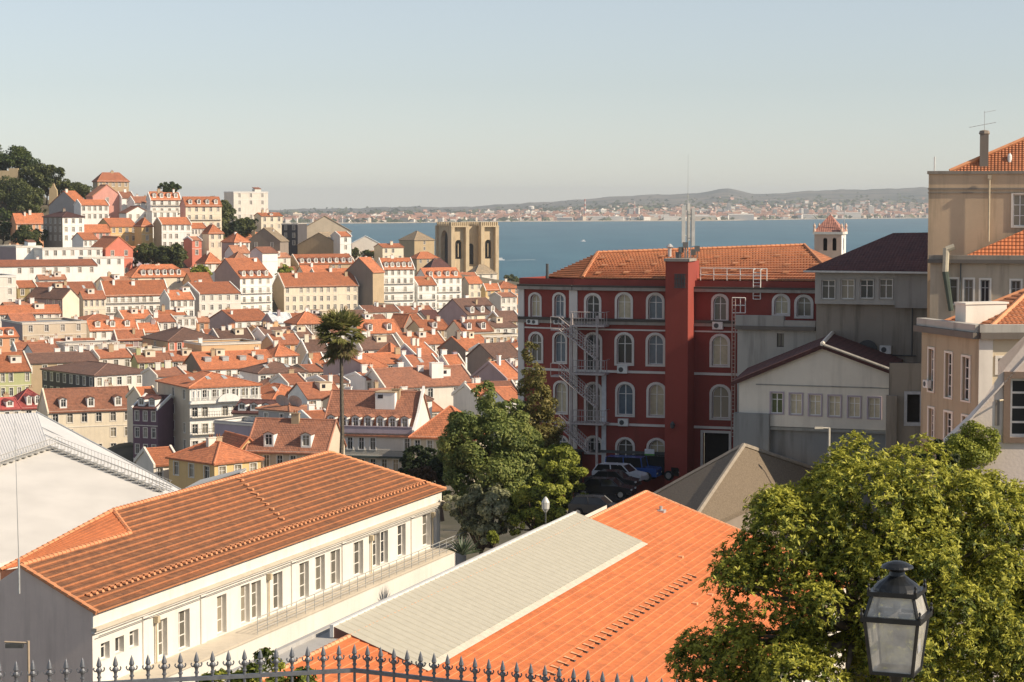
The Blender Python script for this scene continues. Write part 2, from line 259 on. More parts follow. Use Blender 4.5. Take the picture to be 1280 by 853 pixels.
# ------------------------------------------------------------------ the old town: one row per house
# label | category | xl xc xr eave ridge distance angle | roof type and colour | wall | floors columns left-columns | options
TOWN = '''
pink gable-fronted house with a blank pink wall, high on the castle hill|house|114 116 152 245 231 890 a|Lc|pink|1 1 0|
slim white house standing against the blank pink wall on the castle hill|house|150 152 168 247 240 893 a|Rq|white|3 1 0|k1
old mansion with a hipped brown-orange roof showing above the pink gabled house|mansion|116 122 161 226 216 930 a|Hp|tan|1 5 1|k1
grey-sided house with orange roof below the castle trees, tall white chimney at its gable|house|61 99 113 257 239 880 a|Ro|white Wgrey|2 1 0|k1
low white house with glazed veranda between the grey-sided house and the pink one|house|99 101 136 256 250 872 a|Ro|white|2 5 0|
white house with four small dormers and orange mansard roof beside the big cream house|house|183 188 226 249 231 880 a|Ro|white|2 4 0|d4 k2 b
big cream house under a tall orange mansard roof with four white dormers, hill crest|apartment house|225 232 277 257 234 870 a|Ro|cream Wpink|3 5 0|d4 b h2
plain white tower block of flats standing clear on the hill crest above dark trees|tower block|290 292 335 240 238 960 a|Fw|oldwhite|4 3 0|k1 h1
narrow white house with brown-orange roof between the pink gabled house and the mansard row|house|165 168 189 253 246 885 a|Rq|white|2 2 0|
white gable-fronted house standing below the narrow white hill house|house|154 158 187 266 258 865 a|Lq|white|2 3 0|
white block with small terrace roof below the mansard row on the castle hill|house|187 190 222 264 263 862 a|Fw|white|2 4 0|
yellow house with a chimneyed orange roof and shaded side, right under the pink gabled house|house|121 138 171 283 273 835 a|Ro|yellow|2 4 1|k1
narrow yellow house with small hipped roof, beside the long white flats on the hill|house|168 177 191 282 273 830 a|Ho|yellow|2 1 0|k1
long white block of flats with a tan blank side above the dark hillside trees|apartment house|192 202 239 280 272 825 a|Ro|white Wtan|3 5 0|
white house with thin vertical strips and low orange roof, next to the long white flats|house|237 239 259 285 279 832 a|Ro|oldwhite|2 5 0|
cream house with a hipped orange roof below the big cream mansard house|house|258 261 279 291 281 828 a|Ho|cream|2 2 0|k1
wide orange-roofed house with a white wall beside the small round-topped trees on the hill|house|277 293 312 302 292 815 a|Ho|white Wgrey|1 3 0|k1
slim salmon house squeezed in front of the long white flats|house|238 240 252 300 296 815 a|Rc|coral|2 1 0|
long salmon house with orange roof under the castle trees, far up the hill|house|13 20 57 279 267 850 a|Ro|salmon|2 5 0|k2
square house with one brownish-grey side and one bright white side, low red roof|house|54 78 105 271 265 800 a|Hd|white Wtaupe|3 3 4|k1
small house with orange roof and a loft window beside the brown-sided square house|house|90 104 122 299 291 790 a|Ro|white|1 3 0|
brick-pink low house with long orange roof between the square house and the yellow one|house|104 106 138 290 281 825 a|Ro|pink|1 4 0|
coral house with a white-edged pediment gable|house|112 132 166 311 296 760 a|Lo|coral|3 2 0|
modern white flat-roofed block with one wide window under the castle trees|house|-4 20 52 308 307 755 a|Fw|white Wmauve|1 1 0|h3
low white terrace building with long flat roof and glass front|building|50 53 128 311 310 750 a|Fw|white|1 7 0|
modern white flat-roofed house in front of the coral pediment house|house|98 104 155 322 321 735 a|Fw|white|1 4 0|
long white workshop with a low red-orange roof, broad blank white wall|workshop|-16 -14 122 333 325 700 a|Rp|white|1 9 0|k1
grey-white tenement with a single column of small windows at the edge of the town|apartment house|-30 -12 20 345 344 640 a|Fw|oldwhite|3 2 0|
small olive house with an orange lean-to roof beside the grey-white tenement|house|19 22 46 359 351 650 a|Ro|olive|2 2 0|
long house with skylights in its orange roof behind the cream gable end|house|35 38 122 368 353 670 a|Rp|oldwhite|1 6 0|s4 k1
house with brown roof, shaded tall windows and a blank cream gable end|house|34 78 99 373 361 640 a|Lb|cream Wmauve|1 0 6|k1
narrow cream house with upright buttress strips beside the cream gable end|house|97 104 132 373 364 655 a|Rp|cream|2 4 0|k2
long white house of three storeys with bright orange roof and a big white chimney|apartment house|121 131 211 369 351 690 a|Ro|white|2 9 0|k3 b
white house with its roof one step lower, joined to the long white house|house|209 212 243 374 363 685 a|Ro|white|2 4 0|k1 s1
long cream house with six tiny dormers in a hipped orange roof, below hillside trees|house|153 165 239 346 331 740 a|Ho|cream|1 7 0|d6 k2
flat orange shed roof next to the six-dormer house|shed|237 240 266 353 341 735 a|Ro|apricot|1 3 0|
small orange hip-roofed house half hidden by hillside trees|house|255 257 277 328 316 770 a|Ho|white|1 2 0|k1
tall gabled house with grey side wall, four dormers and balconies|apartment house|264 300 340 347 323 760 a|Ro|white Wmauve|4 4 0|d4 k1 b
two-storey cream house with grey gable and dark drainpipe below the tall gabled house|house|222 249 301 367 353 720 a|Ro|oldwhite Wgrey|2 5 0|k2
mauve-gabled house with wide orange roof and two white chimneys|house|262 294 339 401 387 640 a|Ro|white Wmauve|1 4 0|k3
big cream hostel with tan side wall and four rows of windows under an orange roof|apartment house|341 355 448 358 341 778 a|Ro|cream Wtan|4 11 0|k3
raised orange roof block set into the cream hostel roof line|house|396 398 445 352 336 792 a|Ro|white|1 6 0|k2
dark burnt stone tower with a tan top beside the pale warehouse gables|tower|350 352 372 280 279 905 -20|Ft|dark|3 2 0|
large pale warehouse with a broad gable facing the town|warehouse|371 373 439 289 270 915 6|Lt|beige|2 0 0|k2
tan warehouse with a lower gable in front of the large pale warehouse|warehouse|370 372 426 306 291 890 -16|Lt|tan|2 0 0|
narrow white house with three stacked windows against the pale warehouse|house|422 425 439 295 290 880 a|Ro|white|3 1 0|
whitewashed hall with a dark half-round opening in its gable, near the river|hall|437 440 474 304 295 960 6|Lw|oldwhite|1 0 0|
row house with a long line of eight dormers in an orange roof|house|370 373 444 330 318 850 a|Ro|tan|1 9 0|d8
brown stone house with a steep double gable below the white tower block|house|306 310 350 301 285 860 -16|Lt|taupe|2 2 0|k2
tall blank white house wall leaning against the dark burnt tower|house|311 328 347 316 309 820 a|Rq|white Wlilac|3 0 0|
small red-brick-topped house with white walls under the steep brown gables|house|287 292 312 316 307 800 a|Rc|white|1 3 0|k1
little gabled house with white verges in front of the dormer row|house|370 380 416 342 332 800 a|Ro|white Wcream|1 2 0|k1
brown shed-like house with a broad taupe gable and orange roof strip|house|432 466 480 340 322 790 a|Ro|tan Wtaupe|2 0 0|k1
narrow white house with orange roof against the tall cream party wall|house|436 448 467 349 338 802 a|Ro|white Wcream|3 2 0|k2
tall white apartment house with full-width balconies on each floor and dormered top|apartment house|469 479 518 336 320 815 a|Ro|white Wcream|5 5 0|d5 b k2
squat stone church crossing tower under a pyramid roof|church tower|499 518 543 300 289 1160 a|Ht|stone|2 1 0|
small low house with orange hip roof under the stone crossing tower|house|519 521 549 323 315 1120 a|Ho|tan|1 3 0|
brown pyramid-roofed house in the shadow of the cathedral|house|536 538 566 336 323 1050 a|Hd|cream|1 3 0|k1
broad white house with four dormers in front of the cathedral|apartment house|519 533 577 347 335 835 a|Ro|white|4 5 0|d4 b
small white house with a stepped orange roof beside the balconied apartment house|house|518 522 546 356 346 822 a|Ro|white|3 3 0|b k1
orange-roofed house right below the cathedral rose window|house|566 569 599 349 341 1000 a|Rp|cream|1 4 0|k1
cream house with two windows and an orange roof behind the slate-violet gable|house|576 586 603 354 346 870 a|Ro|cream|2 2 0|
white turret house with a brown pyramid roof at the foot of the cathedral|house|592 594 621 342 331 1020 a|Ht|oldwhite|1 2 0|
yellow house with orange roof between the cathedral and the red hospital|house|601 607 625 362 351 850 a|Ro|yellow|2 2 0|k1
pinkish house stack with small dark windows next to the red hospital|apartment house|621 624 650 360 352 880 a|Ho|salmon|3 3 0|k1
low pale pinkish house just above the brown-roofed shed by the red hospital|house|624 626 646 371 366 800 a|Rq|oldwhite|2 3 0|
house with slate-violet gable and brown dormered roof|house|548 584 625 393 373 640 a|Rb|cream Wmauve|2 6 0|d3 k2
brown-roofed shed against the red hospital corner|house|622 626 652 401 389 620 a|Rb|tan|1 3 0|k1
low orange hipped house at the very edge of the town below the tenement|house|-24 -8 28 384 375 640 a|Ho|oldwhite|1 4 0|k1
long orange-roofed house with attic strip windows beside the flat terrace|house|-8 -2 76 392 382 615 a|Ro|oldwhite|1 8 0|
small orange box-roofed house above the beige terrace|house|13 16 45 403 392 600 a|Rp|grey|1 0 0|
beige flat-roofed concrete building with a roof terrace and grey side|building|2 28 108 404 403 585 a|Fg|beige Wmauve|2 4 0|
terrace of three white gabled dormers over a broken orange roof|house|106 112 171 412 396 600 a|Ro|white|1 5 0|d3 k2
orange house with a white garret half out of frame below the grey terrace wall|house|-20 -8 23 421 410 560 a|Ro|salmon|1 2 0|d2
brown hip-roofed house with a row of seven white windows on red plaster|house|178 210 276 426 409 560 30|Hb|coral Wtan|1 7 1|k1
low brown roof with crooked chimneys beside the seven-window house|house|270 274 317 424 411 570 a|Rb|oldwhite|1 4 0|k3
long apricot parapet wall building behind the skylight roofs|building|230 252 326 430 429 535 a|Fg|apricot|1 0 0|k1
long orange roof with four grey box skylights and a dark gable|house|228 252 346 461 439 510 a|Ro|white Wtaupe|1 7 0|s4 k3
green-walled house with white window frames and a bright orange roof at the town edge|house|-30 -12 39 464 441 470 a|Ro|green|2 5 0|k1
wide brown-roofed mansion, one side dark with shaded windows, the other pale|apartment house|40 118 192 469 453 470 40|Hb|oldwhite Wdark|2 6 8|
long dull brown roof running behind the wide mansion|house|22 27 122 454 441 500 a|Rb|tan|1 5 0|k3
long grey tin roof under white sheeting in the middle of the roofs|workshop|70 82 149 430 425 545 a|Fg|grey|1 5 0|
house with a brown roof and pale green upper wall beside the wide mansion|house|164 172 215 452 442 515 a|Rq|green|1 4 0|k2
ornate white corner palace with a pillared loggia under its hipped roof and carved balconies|palace|197 237 325 484 465 400 a|Ho|white Wbeige|4 7 3|b s4 y
violet townhouse with cream window surrounds and a dark mansard|townhouse|162 166 197 509 494 405 -24|Rd|violet|4 3 0|d2
long cream townhouse with three white dormers in a weathered brown roof|townhouse|48 60 168 514 485 425 24|Rq|cream|4 6 0|d3 k2
house with a bright red hipped tin roof next to the long cream townhouse|house|10 16 69 510 486 440 a|Hr|oldwhite|1 4 0|k1 d2
house with a dull red tin roof at the edge below the green-walled house|house|-26 -20 26 512 498 425 a|Rr|oldwhite|1 4 0|d2 k1
dark mansard house with three pale dormers next to the ornate palace|house|288 291 342 515 500 375 -12|Rd|cream|2 3 0|d3
small white house with brown roof and arched balcony windows behind the ornate palace|house|300 323 383 466 452 450 a|Hb|white|1 5 0|k1 s2
broad fresh orange hipped roof beside the dark mansard house|house|302 341 393 499 480 410 a|Ho|white|1 4 0|s2
second smaller orange hipped roof touching the broad fresh orange one|house|360 394 413 504 491 405 a|Ho|oldwhite|1 2 0|k1
grey flat-topped house with white end wall carrying two satellite dishes|house|323 362 392 513 507 340 a|Hc|white Wgrey|1 3 2|
lilac stucco terrace block with flat roof in front of the dish-topped house|house|268 330 366 531 530 335 a|Fg|white Wlilac|1 0 0|
yellow house with a sprawling orange hipped roof right behind the white metal shed|house|211 268 326 578 552 290 a|Ho|yellow|1 3 3|k2
low orange roof with cream eaves beside the sprawling orange hipped roof|house|170 192 224 580 560 300 a|Ro|oldwhite|1 2 0|
cream gable-fronted house tucked behind the sprawling orange hipped roof|house|286 296 327 565 547 300 a|Lo|yellow|1 1 0|
cream house with weathered orange roof and two box dormers beside the palm trunk|house|305 308 408 562 524 300 -12|Rq|beige|2 6 0|d2 k1
long pale townhouse with seven gabled dormers and a white roof hut|townhouse|398 402 516 540 489 320 -12|Rq|oldwhite|2 8 0|d7 k2 p
cream house with hipped orange roof half hidden by the dark conifer|house|510 514 592 544 508 310 -14|Ho|beige|2 5 0|
grey party-wall house with an orange roof and white end, behind the palm trunk|house|404 461 483 459 443 430 50|Ro|white Wmauve|2 1 0|k3
flat orange roof with white eaves board behind the grey party-wall house|house|440 446 513 455 442 450 a|Ro|white|1 4 0|k1
lilac-gabled house with white verges and orange roof|house|491 522 546 446 430 500 a|Ro|white Wlilac|1 2 0|k2
house with a brownish gable and tidy orange hipped roof next to the lilac gable|house|470 489 505 443 429 510 a|Ho|oldwhite Wtaupe|1 2 0|
grey-gabled house with orange roof and a pair of chimneys above the taupe gable|house|548 582 617 437 420 520 a|Ro|white Wtaupe|2 3 0|k3
broad taupe-gabled house with a long brown roof|house|584 617 652 447 429 480 a|Rb|oldwhite Wtaupe|2 3 0|k1
house with a blank grey gable and bright orange roof just behind the conifer|house|590 632 652 473 452 410 a|Ro|white Wmauve|2 1 0|k2
long mottled brown roof with a very large white chimney|house|476 481 594 484 459 420 a|Rq|oldwhite|1 7 0|k3 K
white stair-step house with raking parapets in front of the lilac gable|house|452 456 482 474 466 425 a|Rp|white|1 2 0|k2
orange roof set on a low tan wall under the slate-violet gable|house|523 527 562 412 400 600 a|Ro|tan|1 4 0|d1 k2
orange house with two grey dormers below the brown dormered roof|house|573 577 616 414 400 590 a|Rp|cream|1 4 0|d2 k2
single orange roof plane tilted towards the river, beneath the balconied apartments|house|485 505 519 408 393 620 a|Lo|taupe|1 0 0|k1
wide orange roof with a dark dormer gap above the lilac gable|house|499 505 557 430 416 550 a|Ro|oldwhite|1 5 0|k3
orange-roofed house with tiny attic windows behind the palm crown|house|444 450 501 416 400 590 a|Ro|white|1 5 0|d2 k1
dull brown roofs stepping down behind the palm crown|house|446 452 500 436 420 540 a|Rb|oldwhite|1 4 0|k3
pavilion-roofed orange house with a row of dark openings|house|367 372 409 404 389 610 a|Ho|taupe|1 6 0|k1
long brown roof with white skylight boxes below the mauve gable|house|327 332 392 422 409 585 a|Rb|white|1 5 0|s2 k2
orange roof with a tan attic wall beside the apricot parapet|house|339 343 377 430 418 560 a|Rp|apricot|1 3 0|s1 k2
brown gable with a red chimney stack near the palm crown|house|370 384 412 440 425 540 a|Rb|oldwhite Wcream|1 3 0|k2
small house with a hipped orange roof above the four grey skylights|house|322 344 372 444 430 525 a|Ho|white|1 3 0|k1
white-verged orange gable left of the grey party wall, very small|house|378 390 407 456 442 480 a|Ro|white|1 2 0|k1
orange lean-to roof over dark sheds beside the grey party wall|shed|380 383 406 464 456 460 a|Rp|taupe|1 3 0|
orange roofs with a yellow canister on the terrace behind the dish-topped house|house|377 384 428 497 478 395 a|Rp|white|1 3 0|k1
tan house with a raking white verge next to the palm trunk|house|420 431 450 505 492 370 a|Rq|beige|1 1 0|k1
low tan house with a row of shed doors under the long mottled roof|house|452 472 502 497 486 390 a|Rq|beige Wtaupe|1 2 2|k1
olive-gabled cottage squeezed beside the very large white chimney|house|505 524 540 500 488 385 a|Rb|white Wolive|1 1 0|
narrow orange roof behind the conifer top, under the grey gable|house|590 596 624 497 480 380 a|Ro|oldwhite|1 2 0|k1
small orange roof at the red hospital corner with a white parapet|house|628 632 654 500 484 370 a|Ro|white|1 2 0|
flat-roofed old works with rusty edges below the orange dormered house|workshop|598 602 652 420 418 560 a|Fg|tan|1 6 0|
brown low house wedged between the flat-roofed works and the brown-roofed shed|house|614 618 646 409 402 600 a|Rb|oldwhite|1 3 0|k2
white house with pale green shutters below the joined white houses|house|217 221 245 397 391 650 a|Fw|white|2 3 0|
orange-roofed cottage in front of the three-storey white house|house|150 154 192 398 388 645 a|Ro|oldwhite|1 4 0|k2
second cottage with a tan chimney in front of the three-storey white house|house|190 194 220 402 394 630 a|Rp|oldwhite|1 3 0|k2
cottage with white dormer boxes above the seven-window house|house|168 174 200 414 404 610 a|Ro|white Wmauve|1 2 0|k1
brown-roofed cottage with a white gable left of the seven-window house|house|140 146 182 424 413 580 a|Rp|mauve|1 3 0|k1
rusty little roof among chimneys above the wide mansion|house|118 124 166 447 437 520 a|Rp|oldwhite|1 3 0|k3
small brown roof with pale chimney between tin roof and wide mansion|house|96 102 140 446 438 522 a|Rq|white|1 2 0|k3
low terracotta roof under the beige terrace|house|14 20 60 437 428 545 a|Rp|oldwhite|1 3 0|k2
terracotta lean-to with cream verge beside the tin roof|house|38 42 76 441 430 535 a|Rq|white|1 3 0|k1
apricot garden-wall house in front of the seven-window house|house|166 172 205 437 430 548 a|Fg|cream|1 2 0|k2
cluttered brown roof between the green wall and the ornate palace|house|188 196 232 470 460 440 a|Rq|oldwhite|1 3 0|k3
orange roof wedge between the wide mansion and the ornate palace|house|171 178 200 500 484 412 a|Ro|cream|1 2 0|
low cream house with a flat terrace behind the long pale townhouse|house|392 398 430 520 510 345 a|Fg|white|1 3 0|k1
long rusty-roofed row house at the foot of the balconied apartment house|house|450 456 500 390 382 742 a|Rq|oldwhite|1 6 0|k3
terracotta row house at the foot of the small white stepped house|house|494 500 544 391 383 748 a|Rp|cream|1 6 0|k2 s1
brown-roofed outhouse between the hostel end and the rusty-roofed row house|house|428 434 462 396 388 728 a|Rb|white|1 4 0|k2
rusty roof with white chimney pots beside the hostel foot|house|438 444 486 404 394 640 a|Rq|oldwhite|1 4 0|k3
brown roof strip at the foot of the cream hostel|house|392 398 442 401 392 655 a|Rb|oldwhite|1 4 0|k2
mauve house with an arched white gable near the hostel foot|house|336 342 366 403 391 635 a|Rw|white Wmauve|1 2 0|k2
narrow terracotta house under the balconied apartment block|house|504 508 530 402 393 650 a|Ro|cream|1 2 0|k1
small dark-roofed house beside the slate-violet gable|house|530 534 552 398 388 655 a|Rd|grey|1 2 0|k1
orange-and-white cottage beneath the flat-roofed works|house|604 610 640 440 430 500 a|Ro|white|1 3 0|k1
little gabled orange roof with white chimney above the long mottled roof|house|545 560 580 456 444 460 a|Ro|white Wlilac|1 2 0|k2
striped-awning terrace house beside the white stair-step house|house|510 516 552 460 444 450 a|Rp|white|1 3 0|k2 s1
pale yellow house with a brown roof on the hillside below the brown gables|house|282 286 302 330 323 790 a|Rq|cream|1 2 0|
white house with red shutters below the wide orange-roofed hill house|house|288 291 316 327 315 785 a|Hc|white|1 3 0|
terracotta cottage in front of the six-dormer house|house|195 200 236 398 388 660 a|Ro|cream|1 3 0|k1
terracotta hut beside the palm-side tan house|house|352 360 384 480 468 430 a|Rp|white|1 2 0|k1
weathered roof between the palm trunk and the orange lean-to sheds|house|404 408 436 478 470 405 a|Rq|oldwhite|1 2 0|
low tile-roofed house between the dish-topped house and the box-dormer roof|house|386 392 420 528 514 330 a|Ro|white|1 2 0|k1
'''
CTRL = [(*q[:2], EYE - q[2]) for q in [(-20, 105, 34), (0, 130, 36), (-5, 165, 36), (10, 150, 38), (18, 150, 38), (12, 130, 38), (13, 171, 34), (5, 169, 34), (8, 160, 36), (22, 165, 34), (28, 150, 34), (28, 118, 32), (34, 100, 28), (20, 100, 34), (8, 100, 36), (-45, 180, 36), (-30, 160, 36), (0, 60, 27), (20, 60, 24), (-20, 60, 27),
    (0, 30, 12), (12, 38, 15), (25, 38, 15), (-12, 30, 13), (30, 80, 26), (45, 80, 22), (-10, 215, 42), (-60, 230, 48), (10, 230, 40), (60, 150, 20), (60, 100, 14), (70, 260, 28), (-60, 100, 38), (40, 300, 34), (-5, 255, 42), (-3, 235, 40), (0, 200, 36), (-9, 235, 42), (100, 500, 45), (120, 900, 55), (60, 1150, 62), (-100, 1200, 60), (-260, 1100, 30),
    (150, 600, 45), (0, 1330, 73), (-200, 1340, 73), (200, 1340, 73), (-400, 1300, 70), (420, 1300, 72), (-330, 950, 0), (-420, 900, 4), (-300, 700, 30), (-350, 500, 45), (-200, 350, 50), (200, 300, 30), (300, 800, 45), (-230, 985, 3), (-205, 960, 6), (-20, 1200, 66), (-60, 1190, 66), (-30, 1165, 60), (-90, 1230, 68), (5, 1220, 68), (0, 1160, 64)]]
def ground_z(X_, Y_, CT):
    d2 = (X_[..., None] - CT[:, 0]) ** 2 + ((Y_[..., None] - CT[:, 1])) ** 2; s0 = (2 + Y_ * .005)[..., None] ** 2; w = 1 / (d2 + s0) ** 2.2
    return (w * CT[:, 2]).sum(-1) / w.sum(-1)
FOOT = []
                                            # ground heights under the houses feed the terrain
def solve(k, Cx, D, dx, dy): return (k * D - Cx) / (dx - k * dy)
def chimney(root, x, y, z, h=1.5, w=.8, d=.6, wm='white', name='chimney'):
    mb = MB(); mb.box((x - w / 2, y - d / 2, z - 1.6), (x + w / 2, y + d / 2, z + h), 0)
    mb.box((x - w / 2 - .08, y - d / 2 - .08, z + h), (x + w / 2 + .08, y + d / 2 + .08, z + h + .12), 0)
    for k in (-.2, .2): mb.lathe([(.11, h + .1), (.09, h + .45), (.12, h + .5)], 6, (x + k, y, z), 1)
    return mb.build(name, [wall_mat(wm), roof_mat('pot', (.45, .16, .07))], root)
def dormer(root, x, y, z, w, h, tan, wm, rm, gable=True):
    mb = MB(); yb = y + h / tan; g = .28 if gable else .08; a, b = x - w / 2, x + w / 2
    win = min(w - .36, 1.0)
    wall(mb, w, z, z + h, [(w / 2 - win / 2, w / 2 + win / 2, z + .25, z + h - .12)], lambda u, d, zz: (a + u, y + d, zz), 0, .12)
    for xx in (a, b): mb.face([(xx, y, z), (xx, y, z + h), (xx, yb, z + h)], 0)
    if gable:
        yr = y + (h + g) / tan
        mb.face([(a, y, z + h), (b, y, z + h), (x, y, z + h + g)], 0)
        for q in (a - .12, b + .12): mb.slope([(q, y - .15, z + h - .05), (x, y - .15, z + h + g + .03), (x, yr, z + h + g + .03), (q, yb - .1, z + h - .05)], 1, .1)
    else: mb.slope([(a - .1, y - .15, z + h + .04), (b + .1, y - .15, z + h + .04), (b + .1, y + (h + .15) / tan, z + h + .2), (a - .1, y + (h + .15) / tan, z + h + .2)], 1, .1)
    o = mb.build('dormer', [wall_mat(wm), rm], root)
    window(o, (x, y, z + .25), 0, win, h - .37, 'white', rec=.12, tw=0)
    return o
def roof_planes(mb, t, La, Lb, z, rise, ov=.35, verge=False):
    caps = []
    if t in 'RP':
        tan = rise / (Lb / 2); e = z - ov * tan
        for s in (0, 1):
            y0, y1 = (-ov, Lb / 2) if s == 0 else (Lb + ov, Lb / 2)
            mb.slope([(-.12, y0, e), (La + .12, y0, e), (La + .12, y1, z + rise), (-.12, y1, z + rise)], 0)
        caps = [((-.15, Lb / 2, z + rise), (La + .15, Lb / 2, z + rise))]
        if verge:
            for xx in (-.2, La - .1): mb.prism([(-ov - .05, e - .3), (Lb / 2, z + rise - .3), (Lb + ov + .05, e - .3), (Lb + ov + .05, e + .22), (Lb / 2, z + rise + .30), (-ov - .05, e + .22)], .3, 2, 0, xx)
        else:
          for xx in (-.1, La + .1): caps += [((xx, -ov, e), (xx, Lb / 2, z + rise)), ((xx, Lb + ov, e), (xx, Lb / 2, z + rise))]
    elif t == 'L':
        tan = rise / (La / 2); e = z - ov * tan
        for s in (0, 1):
            x0, x1 = (-ov, La / 2) if s == 0 else (La + ov, La / 2)
            mb.slope([(x0, -.12, e), (x0, Lb + .12, e), (x1, Lb + .12, z + rise), (x1, -.12, z + rise)], 0)
        caps = [((La / 2, -.15, z + rise), (La / 2, Lb + .15, z + rise)), ((-ov, -.1, e), (La / 2, -.1, z + rise)), ((La + ov, -.1, e), (La / 2, -.1, z + rise))]
    elif t == 'H':
        q = min(La, Lb) / 2; tan = rise / q; e = z - ov * tan
        c = [(-ov, -ov, e), (La + ov, -ov, e), (La + ov, Lb + ov, e), (-ov, Lb + ov, e)]
        if La >= Lb: r0, r1 = (q, Lb / 2, z + rise), (La - q, Lb / 2, z + rise)
        else: r0, r1 = (La / 2, q, z + rise), (La / 2, Lb - q, z + rise)
        if La >= Lb:
            mb.slope([c[0], c[1], r1, r0]); mb.slope([c[2], c[3], r0, r1]); mb.slope([c[3], c[0], r0]); mb.slope([c[1], c[2], r1])
            caps = [(r0, r1), (c[0], r0), (c[3], r0), (c[1], r1), (c[2], r1)]
        else:
            mb.slope([c[0], c[1], r0]); mb.slope([c[2], c[3], r1]); mb.slope([c[3], c[0], r0, r1]); mb.slope([c[1], c[2], r1, r0])
            caps = [(r0, r1), (c[0], r0), (c[1], r0), (c[2], r1), (c[3], r1)]
    for a, b in caps: cap(mb, a, b, .14, 1)
NAMES = {'house': 'town_house', 'apartment house': 'apartment_house', 'tower block': 'tower_block'}
HOUSES = {}
def house(row):
    label, cat, geo, rf, wl, win, opt = [x.strip() for x in row.split('|')]
    g = geo.split(); xl, xc, xr, ye, yr, D = map(float, g[:6])
    th = math.atan2(max(xc - xl, 1), (xr - xc)) if g[6] == 'a' else math.radians(float(g[6]))
    if g[6] == 'a': th = min(math.radians(54), max(math.radians(29), th))
    walls = wl.split(); wk = walls[0]; wl2 = walls[1][1:] if len(walls) > 1 else wk  # second colour is the left side's; some greys and beiges include its shade
    nf, nc, nl = map(int, win.split()); opts = opt.split(); rt, rc = rf[0], rf[1]
    C = P(xc, ye, D); c, s = math.cos(th), math.sin(th)
    kr = ray(xr, ye); La = solve(kr[0] / kr[1], C[0], D, c, s)
    kl = ray(xl, ye); kk = kl[0] / kl[1]; den = -s - kk * c
    Lb = solve(kk, C[0], D, -s, c) if abs(den) > .05 and xc - xl > 3 else 0
    if not 4 <= Lb <= 24: Lb = min(24, max(Lb, 9.0 if La < 14 else 11.5)) if Lb > 0 else (9.0 if La < 14 else 11.5)
    La = max(3.0, La)
    fh = 3.15
    for o in opts:
        if o[0] == 'f': fh = float(o[1:])
    zE = C[2]; ground = zE - max(nf * fh + 1.2, 8.5) - (2 if D > 700 else 0); zb = ground - 5.0
    mx, my = (La / 2, 0) if rt == 'L' else (La / 2, Lb / 2)
    Dm = D + mx * s + my * c; xm = C[0] + mx * c - my * s
    rise = max(.7, zrow(640 + FP * xm / Dm, yr, Dm) - zE)
    if rt in 'RH': rise = min(rise, .9 * Lb / 2 * 1.2)
    root = thing(NAMES.get(cat, cat.replace(' ', '_')), label, cat, (C[0], C[1], zb), th, 'houses on the castle hill' if ye < 325 else 'houses of the old town')
    FOOT.append((C[0], C[1], c, s, La, Lb, label, xc, ye, cat))
    H = zE - zb; HOUSES[label] = (root, La, Lb, H, rise)
    for fx, fy in ((.5, .5), (.1, .1), (.9, .1)):
        CTRL.append((C[0] + fx * La * c - fy * Lb * s, C[1] + fx * La * s + fy * Lb * c, ground))
    ww = 1.05 if nc and La / nc > 2 else .8; wh = min(1.75, fh * .58)
    opsF, opsL, wins = [], [], []
    for i in range(nf):
        z1 = H - .75 - i * fh; z0 = z1 - wh
        for n, Lx, ops in ((nc, La, opsF), (nl, Lb, opsL)):
            for k in range(n):
                u = Lx * (k + .5) / n
                w = min(ww, Lx / n * .6)
                if nf * n > 5 and random.Random(label + str(i * 40 + k)).random() < .06: continue
                ops.append((u - w / 2, u + w / 2, z0, z1)); wins.append((ops is opsF, u, z0, w, z1 - z0))
    fF = lambda u, d, z: (u, d, z); fL = lambda u, d, z: (d, Lb - u, z)
    trim = 'oldwhite' if wk != 'oldwhite' else 'white'
    mb = MB(); top = H
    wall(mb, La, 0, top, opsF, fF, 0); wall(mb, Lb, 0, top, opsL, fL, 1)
    mb.face([(La, 0, 0), (La, Lb, 0), (La, Lb, top), (La, 0, top)], 0); mb.face([(La, Lb, 0), (0, Lb, 0), (0, Lb, top), (La, Lb, top)], 0)
    if rt in 'RP':
        for x, m in ((0, 1), (La, 0)): mb.face([(x, 0, H), (x, Lb, H), (x, Lb / 2, H + rise - .02)], m)
    if rt == 'L':
        for y in (0, Lb): mb.face([(0, y, H), (La, y, H), (La / 2, y, H + rise - .02)], 0)
    # cornice bands, set proud of the two fronts
    if rt != 'L': mb.box((-.14, -.16, H - .42), (La + .1, -.003, H - .1), 2)
    if rt in 'HF': mb.box((-.16, .0, H - .41), (-.003, Lb + .1, H - .11), 2)
    for i in range(1, nf):
        if i % 2 == 1 and wk not in ('taupe', 'tan', 'stone', 'dark'): mb.box((.0, -.07, H - i * fh - .32), (La, -.003, H - i * fh - .16), 2)
    if rt == 'F':
        mb.box((.2, .2, H - .7), (La - .2, Lb - .2, H - .5), 3)
        for a, b in (((-.1, -.12, H - .003), (La + .1, .25, H + .12)), ((-.1, Lb - .25, H - .003), (La + .1, Lb + .1, H + .12)), ((-.1, .25, H - .003), (.25, Lb - .25, H + .12)), ((La - .25, .25, H - .003), (La + .1, Lb - .25, H + .12))): mb.box(a, b, 2)
    mb.build('wall', [wall_mat(wk), wall_mat(wl2), wall_mat(trim), roof_mat('flat', (.42, .40, .37), .4, (1.2, 1.2), .1)], root)
    for isF, u, z0, w, h in wins:
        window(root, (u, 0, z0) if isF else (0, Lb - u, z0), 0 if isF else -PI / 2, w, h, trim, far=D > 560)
    rm = roof_mat({'o': 'o', 'p': 'p', 'q': 'q', 'b': 'b', 'd': 'd', 'r': 'r', 'g': 'g', 'w': 'w', 't': 't', 'c': 'c'}[rc])
